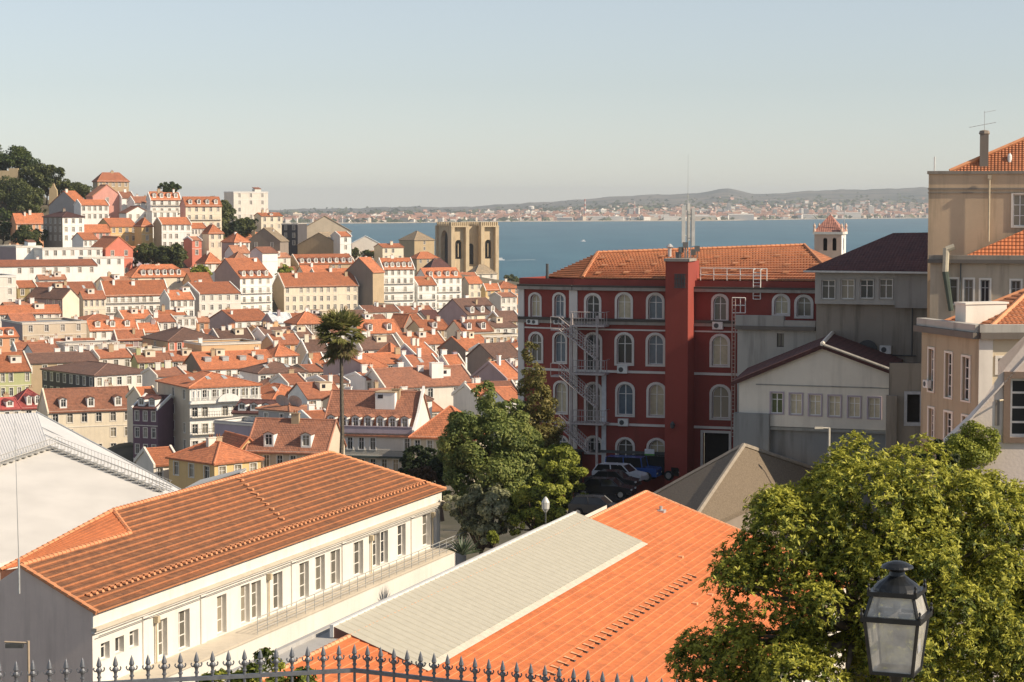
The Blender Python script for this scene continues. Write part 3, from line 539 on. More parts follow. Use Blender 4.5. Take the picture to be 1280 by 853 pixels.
    if rt != 'F':
        rb = MB(); roof_planes(rb, rt, La, Lb, H, rise, .35, random.Random(label + 'v').random() < .5); capm = roof_mat('cap_' + rc, tuple(min(.8, v * 1.12 + .02) for v in ROOFC[rc]), .3)
        rb.build('roof', [rm, capm, wall_mat(random.Random(label + 'w').choice(['white', 'white', 'oldwhite', wl2]))], root)
    r4 = random.Random(label + 'hut')
    if rt in 'RP' and La > 7 and D < 720 and 'd' not in ''.join(o[0] for o in opts) and r4.random() < .5:
        x, y = La * r4.uniform(.2, .75), Lb * r4.uniform(.18, .4); t2 = rise / (Lb / 2); zz = H + y * t2; w2 = r4.uniform(1.6, 2.8); mb = MB()
        mb.box((x, y, zz - .6), (x + w2, y + 2.4, zz + 1.5), 0); mb.box((x - .1, y - .12, zz + 1.5), (x + w2 + .1, y + 2.5, zz + 1.6), 1); mb.box((x + .4, y - .02, zz + .5), (x + 1.1, y - .004, zz + 1.2), 2)
        mb.build('roof_hut', [wall_mat(r4.choice(['white', 'oldwhite', 'cream'])), rm if False else wall_mat('tan'), plain('dark_glass', (.03, .03, .035), .2)], root)
    rr = random.Random(label); tan = rise / (Lb / 2 if rt in 'RP' else max(2, min(La, Lb) / 2))
    zat = lambda y: H + (min(y, Lb - y) * tan if rt in 'RPH' else (-.5 if rt == 'F' else rise * .5))
    for o in opts:
        k = o[0]; n = int(o[1:]) if o[1:].isdigit() else 1
        if k == 'd' and rt in 'RH':
            in0, in1 = (.4, .4) if rt == 'R' else (Lb * .3, Lb * .3)
            for i in range(n):
                w = min(1.45, (La - in0 - in1) / n * .62); x = in0 + (La - in0 - in1) * (i + .5) / n
                dormer(root, x, .45, H + .45 * tan, w, min(1.9, rise * .72), tan, 'white', rm, gable=(w > .9))
        elif k == 'k':
            for i in range(n):
                x = La * rr.uniform(.08, .92); y = Lb * rr.uniform(.3, .68) if rt != 'H' else Lb * .5
                z = zat(y) if rt != 'H' else H + rise * .75
                if rt == 'H': x = La * rr.uniform(.4, .6)
                chimney(root, x, y, z, rr.uniform(.8, 1.7), rr.uniform(.6, 1.3), .6, rr.choice(['white', 'oldwhite', 'white', 'tan', wl2]))
        elif k == 'K': chimney(root, La * .63, Lb * .22, zat(Lb * .22) - 1.5, 4.2, 2.6, 1.1, 'white')
        elif k == 's' and rt in 'RH':
            for i in range(n):
                mb = MB(); x = La * (i + .6) / (n + .3); y = Lb * .2; z = H + y * tan; y2 = y + 1.5
                if n == 4 and rt == 'R' and nc > 6:
                    mb.box((x - .8, y, z - .4), (x + .8, y + 2.0, z + 1.0), 0); mb.box((x - .65, y - .02, z + .3), (x + .65, y - .003, z + .9), 1); mb.box((x - .9, y - .1, z + 1.0), (x + .9, y + 2.1, z + 1.08), 0)
                else:
                    mb.slope([(x - .4, y, z + .1), (x + .4, y, z + .1), (x + .4, y2, z + 1.5 * tan + .1), (x - .4, y2, z + 1.5 * tan + .1)], 1, .14, 0)
                mb.build('skylight', [plain('skylight_frame', (.42, .44, .44), .5), plain('skylight_glass', (.45, .47, .47), .15)], root)
        elif k == 'b':
            for i in range(0 if nf < 3 else 1, nf):
                z = H - .75 - i * fh - wh; mb = MB(); mb.box((.2, -.75, z - .14), (La - .2, -.003, z), 0)
                mb.box((.2, -.75, z + .92), (La - .2, -.69, z + .97), 1); nb = max(4, int(La / .5))
                for q in range(nb + 1): mb.box((.2 + (La - .46) * q / nb, -.74, z), (.235 + (La - .46) * q / nb, -.7, z + .92), 1)
                mb.build('balcony', [wall_mat('oldwhite'), plain('iron', (.07, .075, .075), .6)], root)
        elif k == 'p':
            mb = MB(); mb.box((-.1, -.35, H - .003), (La, -.17, H + .95), 0); mb.box((-.15, -.42, H + .95), (La + .05, -.1, H + 1.05), 0); mb.box((-.1, -1.1, H - 3.6), (La, -.003, H - 3.4), 1)
            mb.box((-.1, -1.1, H - 2.5), (La, -1.05, H - 2.45), 1)
            for q in range(90): mb.box((-.1 + La * q / 90, -1.09, H - 3.4), (-.06 + La * q / 90, -1.06, H - 2.5), 1)
            mb.build('parapet', [wall_mat('lilac'), plain('iron_green', (.05, .07, .065), .6)], root)
            mb = MB(); x, y, z = La * .62, Lb * .36, H + Lb * .36 * tan
            mb.box((x - 1.3, y - .9, z - 1.5), (x + 1.7, y + 2.6, z + 1.6), 0); mb.box((x - 1.4, y - 1.0, z + 1.6), (x + 1.8, y + 2.7, z + 1.72), 1); mb.box((x - .9, y - .93, z + .75), (x - .1, y - .903, z + 1.3), 2)
            mb.build('roof_hut', [wall_mat('white'), wall_mat('tan'), plain('dark_glass', (.03, .03, .035), .2)], root)
            mb = MB(); mb.prism([(-.4, H - .2), (Lb / 2, H + rise + .2), (Lb / 2 + .1, H + rise + .9), (Lb * .40, H + rise * .95), (Lb * .2, H + rise * .45 + .3), (-.5, H + .6)], .35, 0, 0, La)
            mb.build('raking_parapet', wall_mat('white'), root)
        elif k == 'h':
            zb2 = H + (rise if rt != 'F' else 0)
            mb = MB(); x = La * .7; mb.box((x, Lb * .3, H - .5), (x + 3, Lb * .3 + 3, zb2 + 1.4 if rt == 'F' else H + rise), 0)
            mb.slope([(x - .1, Lb * .3 - .1, zb2 + 1.4), (x + 3.1, Lb * .3 - .1, zb2 + 1.4), (x + 3.1, Lb * .3 + 3.1, zb2 + 2.1), (x - .1, Lb * .3 + 3.1, zb2 + 2.1)], 1)
            if rt == 'F': mb.build('roof_hut', [wall_mat(wk), roof_mat('q')], root)
        elif k == 'y':                                   # the loggia of the corner palace
            mb = MB()
            for q in range(15):
                x = .3 + (La - .6) * q / 14; mb.lathe([(.16, H - 2.7), (.12, H - 2.5), (.11, H - .6), (.18, H - .45)], 8, (x, -.55, 0), 0)
            mb.box((0, -.9, H - 2.85), (La, -.003, H - 2.7), 0); mb.box((-.2, -.95, H - 3.2), (La + .2, -.004, H - 2.86), 0)
            mb.box((0, -.8, H - 2.0), (La, -.72, H - 1.94), 0)
            for q in range(60): mb.box((La * q / 60, -.8, H - 2.7), (La * q / 60 + .09, -.74, H - 2.0), 0)
            mb.build('loggia', wall_mat('white'), root)
            mb = MB(); pts = [(La * .52 + 2.2 * math.cos(PI * q / 12), H - 2.9 + 1.5 * math.sin(PI * q / 12)) for q in range(13)]
            mb.prism(pts, .35, 0, 1, -1.35); mb.build('carved_pediment', wall_mat('white'), root)
    return root
for _r in TOWN.strip().split('\n'):
    if _r.strip(): house(_r)

# ------------------------------------------------------------------ the small houses that pack the gaps between them
def inside(x, y, f, m):
    dx, dy = x - f[0], y - f[1]; u, v = dx * f[2] + dy * f[3], -dx * f[3] + dy * f[2]; return -m < u < f[4] + m and -m < v < f[5] + m
WN = {'white': 'white', 'oldwhite': 'off-white', 'cream': 'cream', 'taupe': 'brownish-grey', 'yellow': 'yellow', 'apricot': 'apricot', 'lilac': 'lilac', 'salmon': 'salmon'}
RNN = {'o': 'orange', 'p': 'terracotta', 'q': 'weathered', 'b': 'brown', 'c': 'rusty'}
def short(l):
    for w in (' with ', ' under ', ' showing ', ' below ', ' beside ', ' standing ', ' squeezed ', ' right ', ' in ', ' of ', ' behind ', ', ', ' next ', ' between ', ' half ', ' over ', ' against ', ' on ', ' above ', ' near ', ' at ', ' joined ', ' running ', ' up ', ' tilted ', ' set ', ' from '):
        if w in l[8:]: l = l[:8] + l[8:].split(w)[0]
    return ' '.join(l.split()[:5])
PROT = [(340, 448, 394, 778), (264, 340, 396, 760), (121, 243, 392, 690), (469, 577, 388, 830), (222, 301, 396, 720), (430, 470, 392, 802), (545, 625, 402, 640), (225, 277, 285, 870), (185, 226, 272, 880), (290, 336, 285, 960), (192, 240, 318, 825), (116, 170, 305, 890), (53, 106, 306, 800), (543, 625, 342, 1130), (498, 545, 320, 1160), (178, 276, 438, 560), (28, 108, 424, 585), (40, 192, 505, 470), (350, 440, 322, 915), (435, 478, 316, 960), (112, 166, 336, 760), (228, 346, 464, 510), (372, 444, 334, 850)]
def fill():
    rr = random.Random(21); CT = np.array(CTRL); seen = set(); D = 372.0; n = 0; base = list(FOOT); shorts = {}
    for f in base: shorts.setdefault(short(f[6]), []).append(f)
    while D < 1010:
        x = -.245 * D
        while x < (.012 if D < 640 else .0) * D:
            px_, xx, yy = 0, x + rr.uniform(-2.5, 2.5), D + rr.uniform(-4, 4); x += 11.5
            px_ = 640 + FP * xx / yy
            if D > 700 and (px_ < 130 and D > 790 or 520 < px_): continue
            if (px_ < 345 and D < 440) or (px_ < 190 and D < 480): continue
            if D > 690 and rr.random() < .45: continue
            if any(inside(xx, yy, f, 4.2) for f in FOOT): continue
            zg = float(ground_z(np.array(xx), np.array(yy), CT)); w = rr.uniform(8, 11); dep = rr.uniform(7, 9); zE = zg + rr.uniform(3.6, 6.6); th = rr.choice([.35, .5, .62, .3])
            cx, cy = xx - w / 2 * math.cos(th) + dep / 2 * math.sin(th), yy - w / 2 * math.sin(th) - dep / 2 * math.cos(th)
            k = lambda X_, Y_: 640 + FP * X_ / Y_; ye = 250 + (EYE - zE) * FP / cy; rise = rr.uniform(1.2, 2.0); my = yy; yr = 250 + (EYE - zE - rise) * FP / my
            if ye > 560 or px_ < -6: continue
            xl, xc, xr = k(cx - dep * math.sin(th), cy + dep * math.cos(th)), k(cx, cy), k(cx + w * math.cos(th), cy + w * math.sin(th))
            wk = rr.choice(['white', 'white', 'white', 'oldwhite', 'cream', 'oldwhite', 'yellow', 'apricot', 'lilac', 'salmon', 'cream']); rc = rr.choice('ooooppqc'); rt = rr.choice('RRRLHR')
            if any(yy < bD and a0 - 6 < px_ < a1 + 6 and yr < a2 - 3 for a0, a1, a2, bD in PROT): continue
            cand = sorted(base, key=lambda f: (f[0] - xx) ** 2 + (f[1] - yy) ** 2)
            for f in cand[:9]:
                sh_ = short(f[6]); rel = 'behind' if yy > f[1] + f[5] * .5 else ('in front of' if yy < f[1] - 1 else 'beside')
                lab = f"small {WN[wk]} {({'R': '', 'L': 'gabled ', 'H': 'hipped '})[rt]}house with {RNN[rc]} roof {rel} the {sh_}"
                if len(shorts[sh_]) == 1 and lab not in seen and len(lab.split()) <= 15: break
            if lab in seen or len(lab.split()) > 16: continue
            seen.add(lab); n += 1
            house(f"{lab}|house|{xl:.1f} {xc:.1f} {xr:.1f} {ye:.1f} {yr:.1f} {cy:.1f} {math.degrees(th):.1f}|{rt}{rc}|{wk}|2 {rr.choice([2, 3, 3])} {rr.choice([0, 0, 1, 2])}|k{rr.choice([1, 1, 2, 3])}" + (' d1' if rr.random() < .25 and rt == 'R' else '') + (' s1' if rr.random() < .25 else ''))
        D += 12.5 + D * .006
    print('FILL', n)
fill()
# ------------------------------------------------------------------ tiled slope with real lapped courses
def courses(mb, A, B, C, D, n, mat=0, lift=.05, emat=None):
    A, B, C, D = (np.array(p, float) for p in (A, B, C, D))
    nn = np.cross(B - A, D - A); nn = nn / np.linalg.norm(nn)
    if nn[2] < 0: nn = -nn
    u = (B - A) / np.linalg.norm(B - A); w = np.cross(nn, u)
    U = lambda p: (float(p @ u), float(p @ w))
    for i in range(n):
        a, b = i / n, (i + 1) / n
        p0, p1, p2, p3 = A + (D - A) * a, B + (C - B) * a, B + (C - B) * b, A + (D - A) * b
        q0, q1 = p0 + nn * lift, p1 + nn * lift
        mb.face([q0, q1, p2, p3], mat, [U(q0), U(q1), U(p2), U(p3)])
        mb.face([p0, p1, q1, q0], mat if emat is None else emat, [(U(p0)[0], 0), (U(p1)[0], 0), (U(p1)[0], .03), (U(p0)[0], .03)])
def venttile(mb, x, y, z, s=.12, m=0): mb.face([(x - s, y - .16, z + .04), (x + s, y - .16, z + .04), (x + s * .8, y - .12, z + .16), (x - s * .8, y - .12, z + .16)], m); mb.face([(x - s * .8, y - .12, z + .16), (x + s * .8, y - .12, z + .16), (x + s, y + .4, z + .2), (x - s, y + .4, z + .2)], m)
def local(root):                                        # world point -> the thing's own frame
    o = root.location; t = root.rotation_euler[2]; c, s = math.cos(t), math.sin(t)
    return lambda p: ((p[0] - o[0]) * c + (p[1] - o[1]) * s, -(p[0] - o[0]) * s + (p[1] - o[1]) * c, p[2] - o[2])
steel = plain('galvanised', (.50, .51, .50), .45, .3); whitesteel = plain('white_steel', (.74, .73, .70), .5)
iron = plain('iron', (.07, .075, .075), .6); darkgl = plain('dark_glass', (.03, .03, .035), .2)

# ------------------------------------------------------------------ long white hall with the tiled roof (lower left)
E = P(115, 762, 110); E2 = P(550, 607.5, 157); th = math.atan2(E2[1] - E[1], E2[0] - E[0]); LW = math.hypot(E2[0] - E[0], E2[1] - E[1])
zb = E[2] - 13; WH = thing('school_hall', 'long white hall with rows of tall windows and a weathered orange tiled roof', 'hall', (E[0], E[1], zb), th)
H = 13.0; wallW = wall_mat('plaster_white', (.76, .74, .69), .38); wallG = wall_mat('plaster_gable', (.82, .67, .58), .5)  # gable colour warmed and lightened to lift its shaded face
def fpx(px, py): return hit(px, py, E, th)
ops, wins = [], []
def addwin(x0, x1, y0, y1, near=True):
    ua, zt = fpx(x0, y0); ub, _ = fpx(x1, y0); _, zlo = fpx((x0 + x1) / 2, y1); _, zt = fpx((x0 + x1) / 2, y0)
    ops.append((ua, ub, zlo - zb, zt - zb)); wins.append((ua, ub, zlo - zb, zt - zb))
for x0, x1, y0, y1 in ((126, 137, 803, 825), (144, 155, 796, 817), (162, 173, 788, 810)): addwin(x0, x1, y0, y1)
for x0, x1, y0, y1 in ((198, 209, 774, 822), (223, 237, 763, 812), (271, 283, 744, 793), (301, 312, 731, 780), (314, 326, 727, 775), (341, 353, 716, 763), (374, 386, 703, 749),
    (394, 406, 695, 740), (413, 425, 688, 732), (442, 454, 677, 720), (466, 475, 667, 709), (476, 485, 664, 705), (497, 507, 656, 696), (528, 538, 643, 683)): addwin(x0, x1, y0, y1)
mb = MB(); fF = lambda u, d, z: (u, d, z)
wall(mb, LW, 0, H, ops, fF, 0, .38)
T1, T2, SL = 4.1, 6.1, .5; RZ = lambda t: H + SL * t; SX1, SX2 = 11.4, 13.0
B2 = 2 * T2
mb.face([(0, 0, 0), (0, 8.2, 0), (0, 8.2, H - .6), (0, T1, RZ(T1)), (0, 0, H)], 1)
mb.face([(LW, 0, 0), (LW, B2, 0), (LW, B2, H), (LW, 0, H)], 0); mb.face([(LW, B2, 0), (0, B2, 0), (0, B2, H), (LW, B2, H)], 0)
mb.face([(0, 8.2, 0), (0, B2, 0), (0, B2, H - 2.2), (0, 8.2, H - .9)], 1)
WH_wall = mb.build('wall', [wallW, wallG], WH); mb = MB(); mb.bar((.2, -.26, H - 1.42), (LW, -.26, H - 1.36), .022, 0, 5); mb.build('cable', iron, WH)
mb = MB()                                                # frieze, cornice and pilasters stand proud of the wall
mb.box((-.08, -.10, H - .95), (LW + .08, -.003, H - .12), 0); mb.box((-.12, -.32, H - 1.12), (LW + .3, -.004, H - .96), 1); mb.box((-.1, -.2, H - 1.26), (LW + .2, -.005, H - 1.13), 0)
mb.build('cornice', [wallW, wall_mat('cornice_tan', (.60, .54, .44), .4)], WH)
for px, py in ((181, 800), (253, 770), (366, 720), (429, 690), (515, 655), (546, 640)):
    u = fpx(px, py)[0]; mb = MB(); mb.box((u - .3, -.09, 1), (u + .3, -.004, H - 1.27), 0); mb.build('pilaster', wallW, WH)
for px, py in ((193, 790), (334, 730), (462, 670), (539, 640)):
    u = fpx(px, py)[0]; mb = MB(); mb.bar((u, -.12, 3), (u, -.12, H - 1.9), .055, 0, 8); mb.box((u - .14, -.3, H - 1.9), (u + .14, -.05, H - 1.55), 0); mb.build('downpipe', plain('tan_pipe', (.55, .47, .33), .6), WH)
for a, b, c, d in wins: window(WH, ((a + b) / 2, 0, c), 0, b - a, d - c, 'white', rec=.36, near=True, tw=0, bars=(2 if d - c > 1.4 else 1))
mb = MB()
dk = roof_mat('weathered', (.33, .135, .06), .55, (.24, .42), 1.0); orr = roof_mat('fresh', (.56, .175, .065), .25, (.24, .42), .6); edge = roof_mat('edge', (.80, .33, .15), .2)  # edge: tile colour lightened to paint sunlight on the course rims
o = .35
courses(mb, (-.1, -o, H - o * SL), (LW + .25, -o, H - o * SL), (LW - T1 + .25, T1, RZ(T1)), (-.1, T1, RZ(T1)), 10, 0, .13, 2)
courses(mb, (SX1, T1, RZ(T1)), (LW - T1 + .25, T1, RZ(T1)), (LW - T2, T2, RZ(T2)), (SX2, T2, RZ(T2)), 5, 0, .13, 2)
courses(mb, (LW + .25, -o, H - o * SL), (LW + .25, B2 + o, H - o * SL), (LW - T2, T2, RZ(T2)), (LW - T2, T2, RZ(T2)), 15, 1, .06)
mb.slope([(LW + .25, B2 + o, H - o * SL), (SX2, B2 + o, H - o * SL), (SX2, T2, RZ(T2) - .02), (LW - T2, T2, RZ(T2) - .02)], 1)
lc = local(WH); Z1 = lc(P(0, 714, 116.4)); zz = lambda p: tuple(p)
Vt = [(0, T1, RZ(T1)), (SX1, T1, RZ(T1)), (SX2, T2, RZ(T2)), (Z1[0], Z1[1], Z1[2])]
courses(mb, (Vt[0][0] - .2, Vt[0][1], Vt[0][2]), Vt[1], Vt[2], Vt[3], 8, 1, .06)
mb.face([(0, T1, RZ(T1) - .1), Vt[3], (Vt[3][0], Vt[3][1], 0), (0, T1, 0)], 1)
for a, b in ((Vt[0], Vt[1]), (Vt[1], Vt[2]), (Vt[2], (LW - T2, T2, RZ(T2))), ((LW + .25, -o, H - o * SL + .05), (LW - T2, T2, RZ(T2))), ((-.1, -o, H - o * SL + .02), (-.1, T1, RZ(T1))), (Vt[3], Vt[2])):
    a = np.array(a); b = np.array(b); n = max(2, int(np.linalg.norm(b - a) / .42))
    for k in range(n): mb.bar(a + (b - a) * k / n + (0, 0, .04), a + (b - a) * (k + 1.06) / n + (0, 0, .02), .15, 2, 7, .125)
for k in range(78): venttile(mb, 1 + k * .62, .75, RZ(.75) + .06, .12, 2)
for k in range(9): venttile(mb, 26.2 + k * .30, 1.6 + k * .5, RZ(1.6 + k * .5) + .06, .12, 2)
WHR = mb.build('roof', [dk, orr, edge], WH)
mb = MB(); mb.box((.05, -1.9, 0), (LW + .4, -.004, 8.72), 0); mb.box((.05, -2.0, 8.72), (LW + .4, -.005, 8.86), 1)   # the raised walkway along the wall
u1 = fpx(285, 800)[0]; mb.build('walkway', [wallW, wall_mat('cornice_tan')], WH)
mb = MB(); nb = 26
for k in range(nb + 1):
    u = u1 + (LW + .3 - u1) * k / nb; mb.bar((u, -1.9, 8.8), (u, -1.9, 9.85), .025, 0, 5)
for z in (9.1, 9.35, 9.6, 9.85): mb.bar((u1, -1.9, z), (LW + .3, -1.9, z), .02 if z < 9.8 else .03, 0, 5)
mb.bar((LW + .3, -1.9, 9.85), (LW + .3, -.1, 9.85), .03, 0, 5); mb.build('railing', steel, WH)
mb = MB(); q = P(24, 700, 111.6); mast = thing('lightning_rod', 'thin pale mast rising from the gable of the white hall', 'mast', P(24, 735, 109.5))
mb.bar((0, 0, -.3), (0, 0, 1.5), .06, 0, 6); mb.build('base_post', steel, mast); mb = MB(); mb.bar((0, 0, 1.5), (-.1, 0, 8.6), .028, 0, 6, .012); mb.build('rod', steel, mast)
# small floodlight bracket at the shaded gable
gb = thing('wall_bracket', 'rusty pipe bracket with a small lamp in front of the shaded gable', 'bracket', P(36, 852, 104)); mb = MB()
mb.bar((0, 0, -2), (0, 0, 2.0), .07, 0, 8); mb.bar((0, 0, 1.9), (-1.15, 0, 1.95), .05, 0, 6); mb.build('pipe', plain('pale_rust', (.45, .36, .26), .6), gb)
mb = MB(); mb.box((-1.1, -.12, 1.66), (-.25, .12, 1.86), 0); mb.build('lamp', iron, gb)

# ------------------------------------------------------------------ hall with the bright orange roof and the pale metal strip
ex, ey = .320, .9474; eth = math.atan2(ey, ex)
R0 = P(808, 615, 118.0); HO = thing('market_hall', 'low hall with a bright orange tile roof, its ridge carrying a long pale metal strip', 'hall', (R0[0], R0[1], R0[2] - 9), eth); KS = .65
lo = local(HO); Z = 9.0; sl = .362; X0 = -58.0
mb = MB()                                                # local x runs along the ridge away from us, so -x comes nearer; y<0 is the right-hand slope
new = roof_mat('newtile', (.70, .195, .060), .28, (.24, .40), .35); ned = roof_mat('newedge', (.86, .40, .20), .1)
WD = 11.5
courses(mb, (X0, -WD, Z - WD * sl), (0, -WD, Z - WD * sl), (0, 0, Z), (X0, 0, Z), 31, 0, .05, 1)
mb.box((X0, .12, Z - 1.2), (lo(P(720, 641, 107.7))[0] - 2.5, 1.5, Z - .10), 2); mb.box((X0, 1.35, Z - .10), (lo(P(720, 641, 107.7))[0] - 2.5, 1.55, Z + .06), 2)
for k in range(160): mb.bar((X0 + k * .3625, .03, Z + .02), (X0 + (k + 1.06) * .3625, .03, Z + .01), .10, 1, 6, .085)
for k in range(36): mb.bar((0, -k * .32, Z - k * .32 * sl + .02), (0, -(k + 1.05) * .32, Z - (k + 1.05) * .32 * sl + .02), .09, 1, 6, .075)
zt = lambda y: Z - abs(min(0, y)) * sl
va, vb = lo(P(622, 822, 90)), lo(P(826, 697, 107))
for k in range(32):
    y = -5.95; x = -40.5 + k * .87; s2_ = .17
    mb.face([(x, y - s2_, zt(y - s2_) + .12), (x + .25, y - s2_, zt(y - s2_) + .05), (x + .25, y + .28, zt(y + .28) + .05), (x, y + .28, zt(y + .28) + .05)], 1); mb.face([(x, y - s2_, zt(y - s2_) + .02), (x + .25, y - s2_, zt(y - s2_) + .02), (x + .25, y - s2_, zt(y - s2_) + .05), (x, y - s2_, zt(y - s2_) + .12)], 3); mb.face([(x, y - s2_, zt(y - s2_)), (x, y + .28, zt(y + .28)), (x, y - s2_, zt(y - s2_) + .12)], 3)
for k, (y, x) in enumerate(((-4.7, -11), (-7.3, -10.5), (-7.35, -13), (-7.3, -15.6), (-7.2, -18.2))): mb.box((x, y - .12, zt(y) - .1), (x + .3, y + .12, zt(y) + .1), 1)
HOR = mb.build('roof', [new, ned, wall_mat('gutter_grey', (.45, .44, .42), .5), iron], HO)
mb = MB(); mb.box((X0 + .2, -WD + .4, -4), (-.2, 2.2, Z - WD * sl - .3), 0); mb.face([(-.2, -WD + .4, 0), (-.2, 2.2, 0), (-.2, 2.2, Z - 1), (-.2, 0, Z - .1), (-.2, -WD + .4, Z - WD * sl - .2)], 0)
mb.face([(X0 + .2, 2.2, 0), (-.2, 2.2, 0), (-.2, 2.2, Z - .8), (X0 + .2, 2.2, Z - .8)], 0); mb.build('wall', wall_mat('oldwhite'), HO)
A, B, C_, D_ = lo(P(415, 785, 121.1 * KS)), lo(P(720, 641, 165.7 * KS)), lo(P(803, 677, 164.0 * KS)), lo(P(529, 842, 119.5 * KS))
zt = lambda y: Z - abs(min(0, y)) * sl
yl, yr2 = B[1], C_[1]; zl, zr = B[2], C_[2]
x0p, x1p = A[0], B[0]; mb = MB(); n = 52
for k in range(n):                                        # standing-seam sheets: shallow ribs
    a = x0p + (x1p - x0p) * k / n; b = x0p + (x1p - x0p) * (k + 1) / n; r = .09
    mb.face([(a, yr2, zr), (b - r, yr2, zr), (b - r, yl, zl), (a, yl, zl)], 0)
    mb.face([(b - r, yr2, zr), (b - r / 2, yr2, zr + .04), (b - r / 2, yl, zl + .04), (b - r, yl, zl)], 0); mb.face([(b - r / 2, yr2, zr + .04), (b, yr2, zr), (b, yl, zl), (b - r / 2, yl, zl + .04)], 0)
for xx in (x0p, x1p): mb.face([(xx, yr2, zr), (xx, yl, zl), (xx, yl, zl - .6), (xx, yr2, zr - .5)], 1)
mb.face([(x0p, yr2, zr), (x1p, yr2, zr), (x1p, yr2, zr - .07), (x0p, yr2, zr - .07)], 2); mb.face([(x0p, yr2 + .02, zr - .07), (x1p, yr2 + .02, zr - .07), (x1p, yr2 + .02, zr - .6), (x0p, yr2 + .02, zr - .6)], 1); mb.face([(x0p, yr2 - .3, zt(yr2 - .3) + .07), (x1p, yr2 - .3, zt(yr2 - .3) + .07), (x1p, yr2 + .1, zt(yr2 + .1) + .07), (x0p, yr2 + .1, zt(yr2 + .1) + .07)], 2)  # brown strip below the right edge paints the shade in the gap
mb.box((x0p - .05, yl - .02, zl - .4), (x1p + .05, yl + .12, zl + .06), 3)
mb.build('metal_roof_strip', [plain('pale_sheet', (.47, .445, .36), .5, 0, .05), plain('brown_fascia_gap_shade', (.16, .07, .05), .7), plain('cream_fascia', (.62, .57, .46), .7), plain('white_trim', (.70, .70, .67), .5)], HO)
mb = MB(); v = lo(P(826, 641, 114.5)); mb.box((v[0] - .26, v[1] - .23, zt(v[1]) - .05), (v[0] + .26, v[1] + .23, zt(v[1]) + .1), 0); mb.bar((v[0], v[1], zt(v[1])), (v[0], v[1], zt(v[1]) + .3), .09, 0, 8); mb.build('roof_vent', steel, HOR)

# ------------------------------------------------------------------ grey felt hip roof
GH = thing('storehouse', 'low storehouse under a grey-brown hipped felt roof, behind the bright orange roof', 'storehouse', (P(930, 557, 141)[0], 141, 44.0)); lo = local(GH)
ap, c1, c2, c3 = lo(P(930, 557, 141)), lo(P(812, 622, 143)), lo(P(852, 672, 126)), lo(P(1030, 591, 150))
zlow = min(c1[2], c2[2], c3[2]); c4 = (c1[0] + c3[0] - c2[0], c1[1] + c3[1] - c2[1], c1[2])
mb = MB(); 
for a, b in ((c1, c2), (c2, c3), (c3, c4), (c4, c1)): mb.slope([a, b, ap], 0, .3)
for q in (c1, c2, c3): cap(mb, (q[0], q[1], q[2] + .03), (ap[0], ap[1], ap[2] + .03), .16, 1)
felt = plain('felt_roof', (.165, .13, .092), .95, 0, .3, 11); mb.build('roof', [felt, plain('felt_cap', (.30, .26, .21), .9)], GH)
mb = MB(); s8 = lambda p: (p[0] * .97, p[1] * .97)
cs = [s8(c1), s8(c2), s8(c3), s8(c4)]; tops = [c1[2], c2[2], c3[2], c4[2]]
for k in range(4): mb.face([(*cs[k], -3), (*cs[(k + 1) % 4], -3), (*cs[(k + 1) % 4], tops[(k + 1) % 4] - .05), (*cs[k], tops[k] - .05)], 0)
mb.build('wall', wall_mat('taupe'), GH)

# ------------------------------------------------------------------ red hospital
O = P(717, 349, 176); th = math.radians(-18); zb = EYE - 24.4; RH = thing('hospital', 'dark red four-storey building with white arched windows and an orange hipped roof', 'hospital', (O[0], O[1], zb), th)
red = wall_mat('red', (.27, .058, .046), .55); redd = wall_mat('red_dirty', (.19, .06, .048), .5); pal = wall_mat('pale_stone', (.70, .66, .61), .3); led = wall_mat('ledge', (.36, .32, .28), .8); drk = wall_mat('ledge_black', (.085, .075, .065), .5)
px = lambda x, y, off=0: (lambda r: (r[0], r[1] - zb))(hit(x, y, O, th, off))
H = px(725, 349)[1]; UR = px(1022, 350)[0]
ops, wins = [], []; doors = []
MAIN = [(771.5, 788.5, 368, 398.5), (810.5, 828, 368.5, 399), (892, 908, 370, 401), (968, 985, 370, 393), (996, 1014, 371, 396),
    (771, 790, 418, 455), (810, 829, 418.5, 456), (890, 910, 420, 457), (772, 791, 480, 519), (811, 830, 480.5, 520), (890, 911, 483, 523), (772, 791, 549, 572), (811, 831, 550, 572)]
DOOR = [(733, 749, 369, 404), (733, 750, 418, 464), (733, 750, 480, 527), (733, 751, 547, 566)]
def place(L, frame, out, ops, near=True):
    for x0, x1, y0, y1 in L:
        a, zt = frame((x0), y0); b, _ = frame(x1, y0); _, zl = frame((x0 + x1) / 2, y1); ops.append((a, b, zl, zt, True)); out.append((a, b, zl, zt))
place(MAIN, px, wins, ops); place(DOOR, px, doors, ops)
xa, za = px(879, 541); xb, z2 = px(911, 580); ops.append((xa, xb, .6, za))
fF = lambda u, d, z: (u, d, z); mb = MB(); wall(mb, UR, 0, H, ops, fF, 0, .3)
Lp = math.radians(24); Q = P(649, 347, 178.5); l2 = local(RH); q = l2(Q); LB = math.hypot(q[0], q[1]); tb = math.atan2(-q[1], -q[0])      # the left bay
OB = (Q[0], Q[1]); px2 = lambda x, y: (lambda r: (r[0], r[1] - zb))(hit(x, y, OB, th + tb))
cb, sb = math.cos(tb), math.sin(tb); fB = lambda u, d, z: (q[0] + u * cb - d * sb, q[1] + u * sb + d * cb, z)
opsB, winsB = [], []
place([(663, 675, 368, 396), (693, 705, 368, 396), (663, 677, 417, 452), (693, 707, 417, 453), (694, 708, 478, 516), (694, 709, 546, 566)], px2, winsB, opsB)
wall(mb, LB, 0, H, opsB, fB, 0, .3)
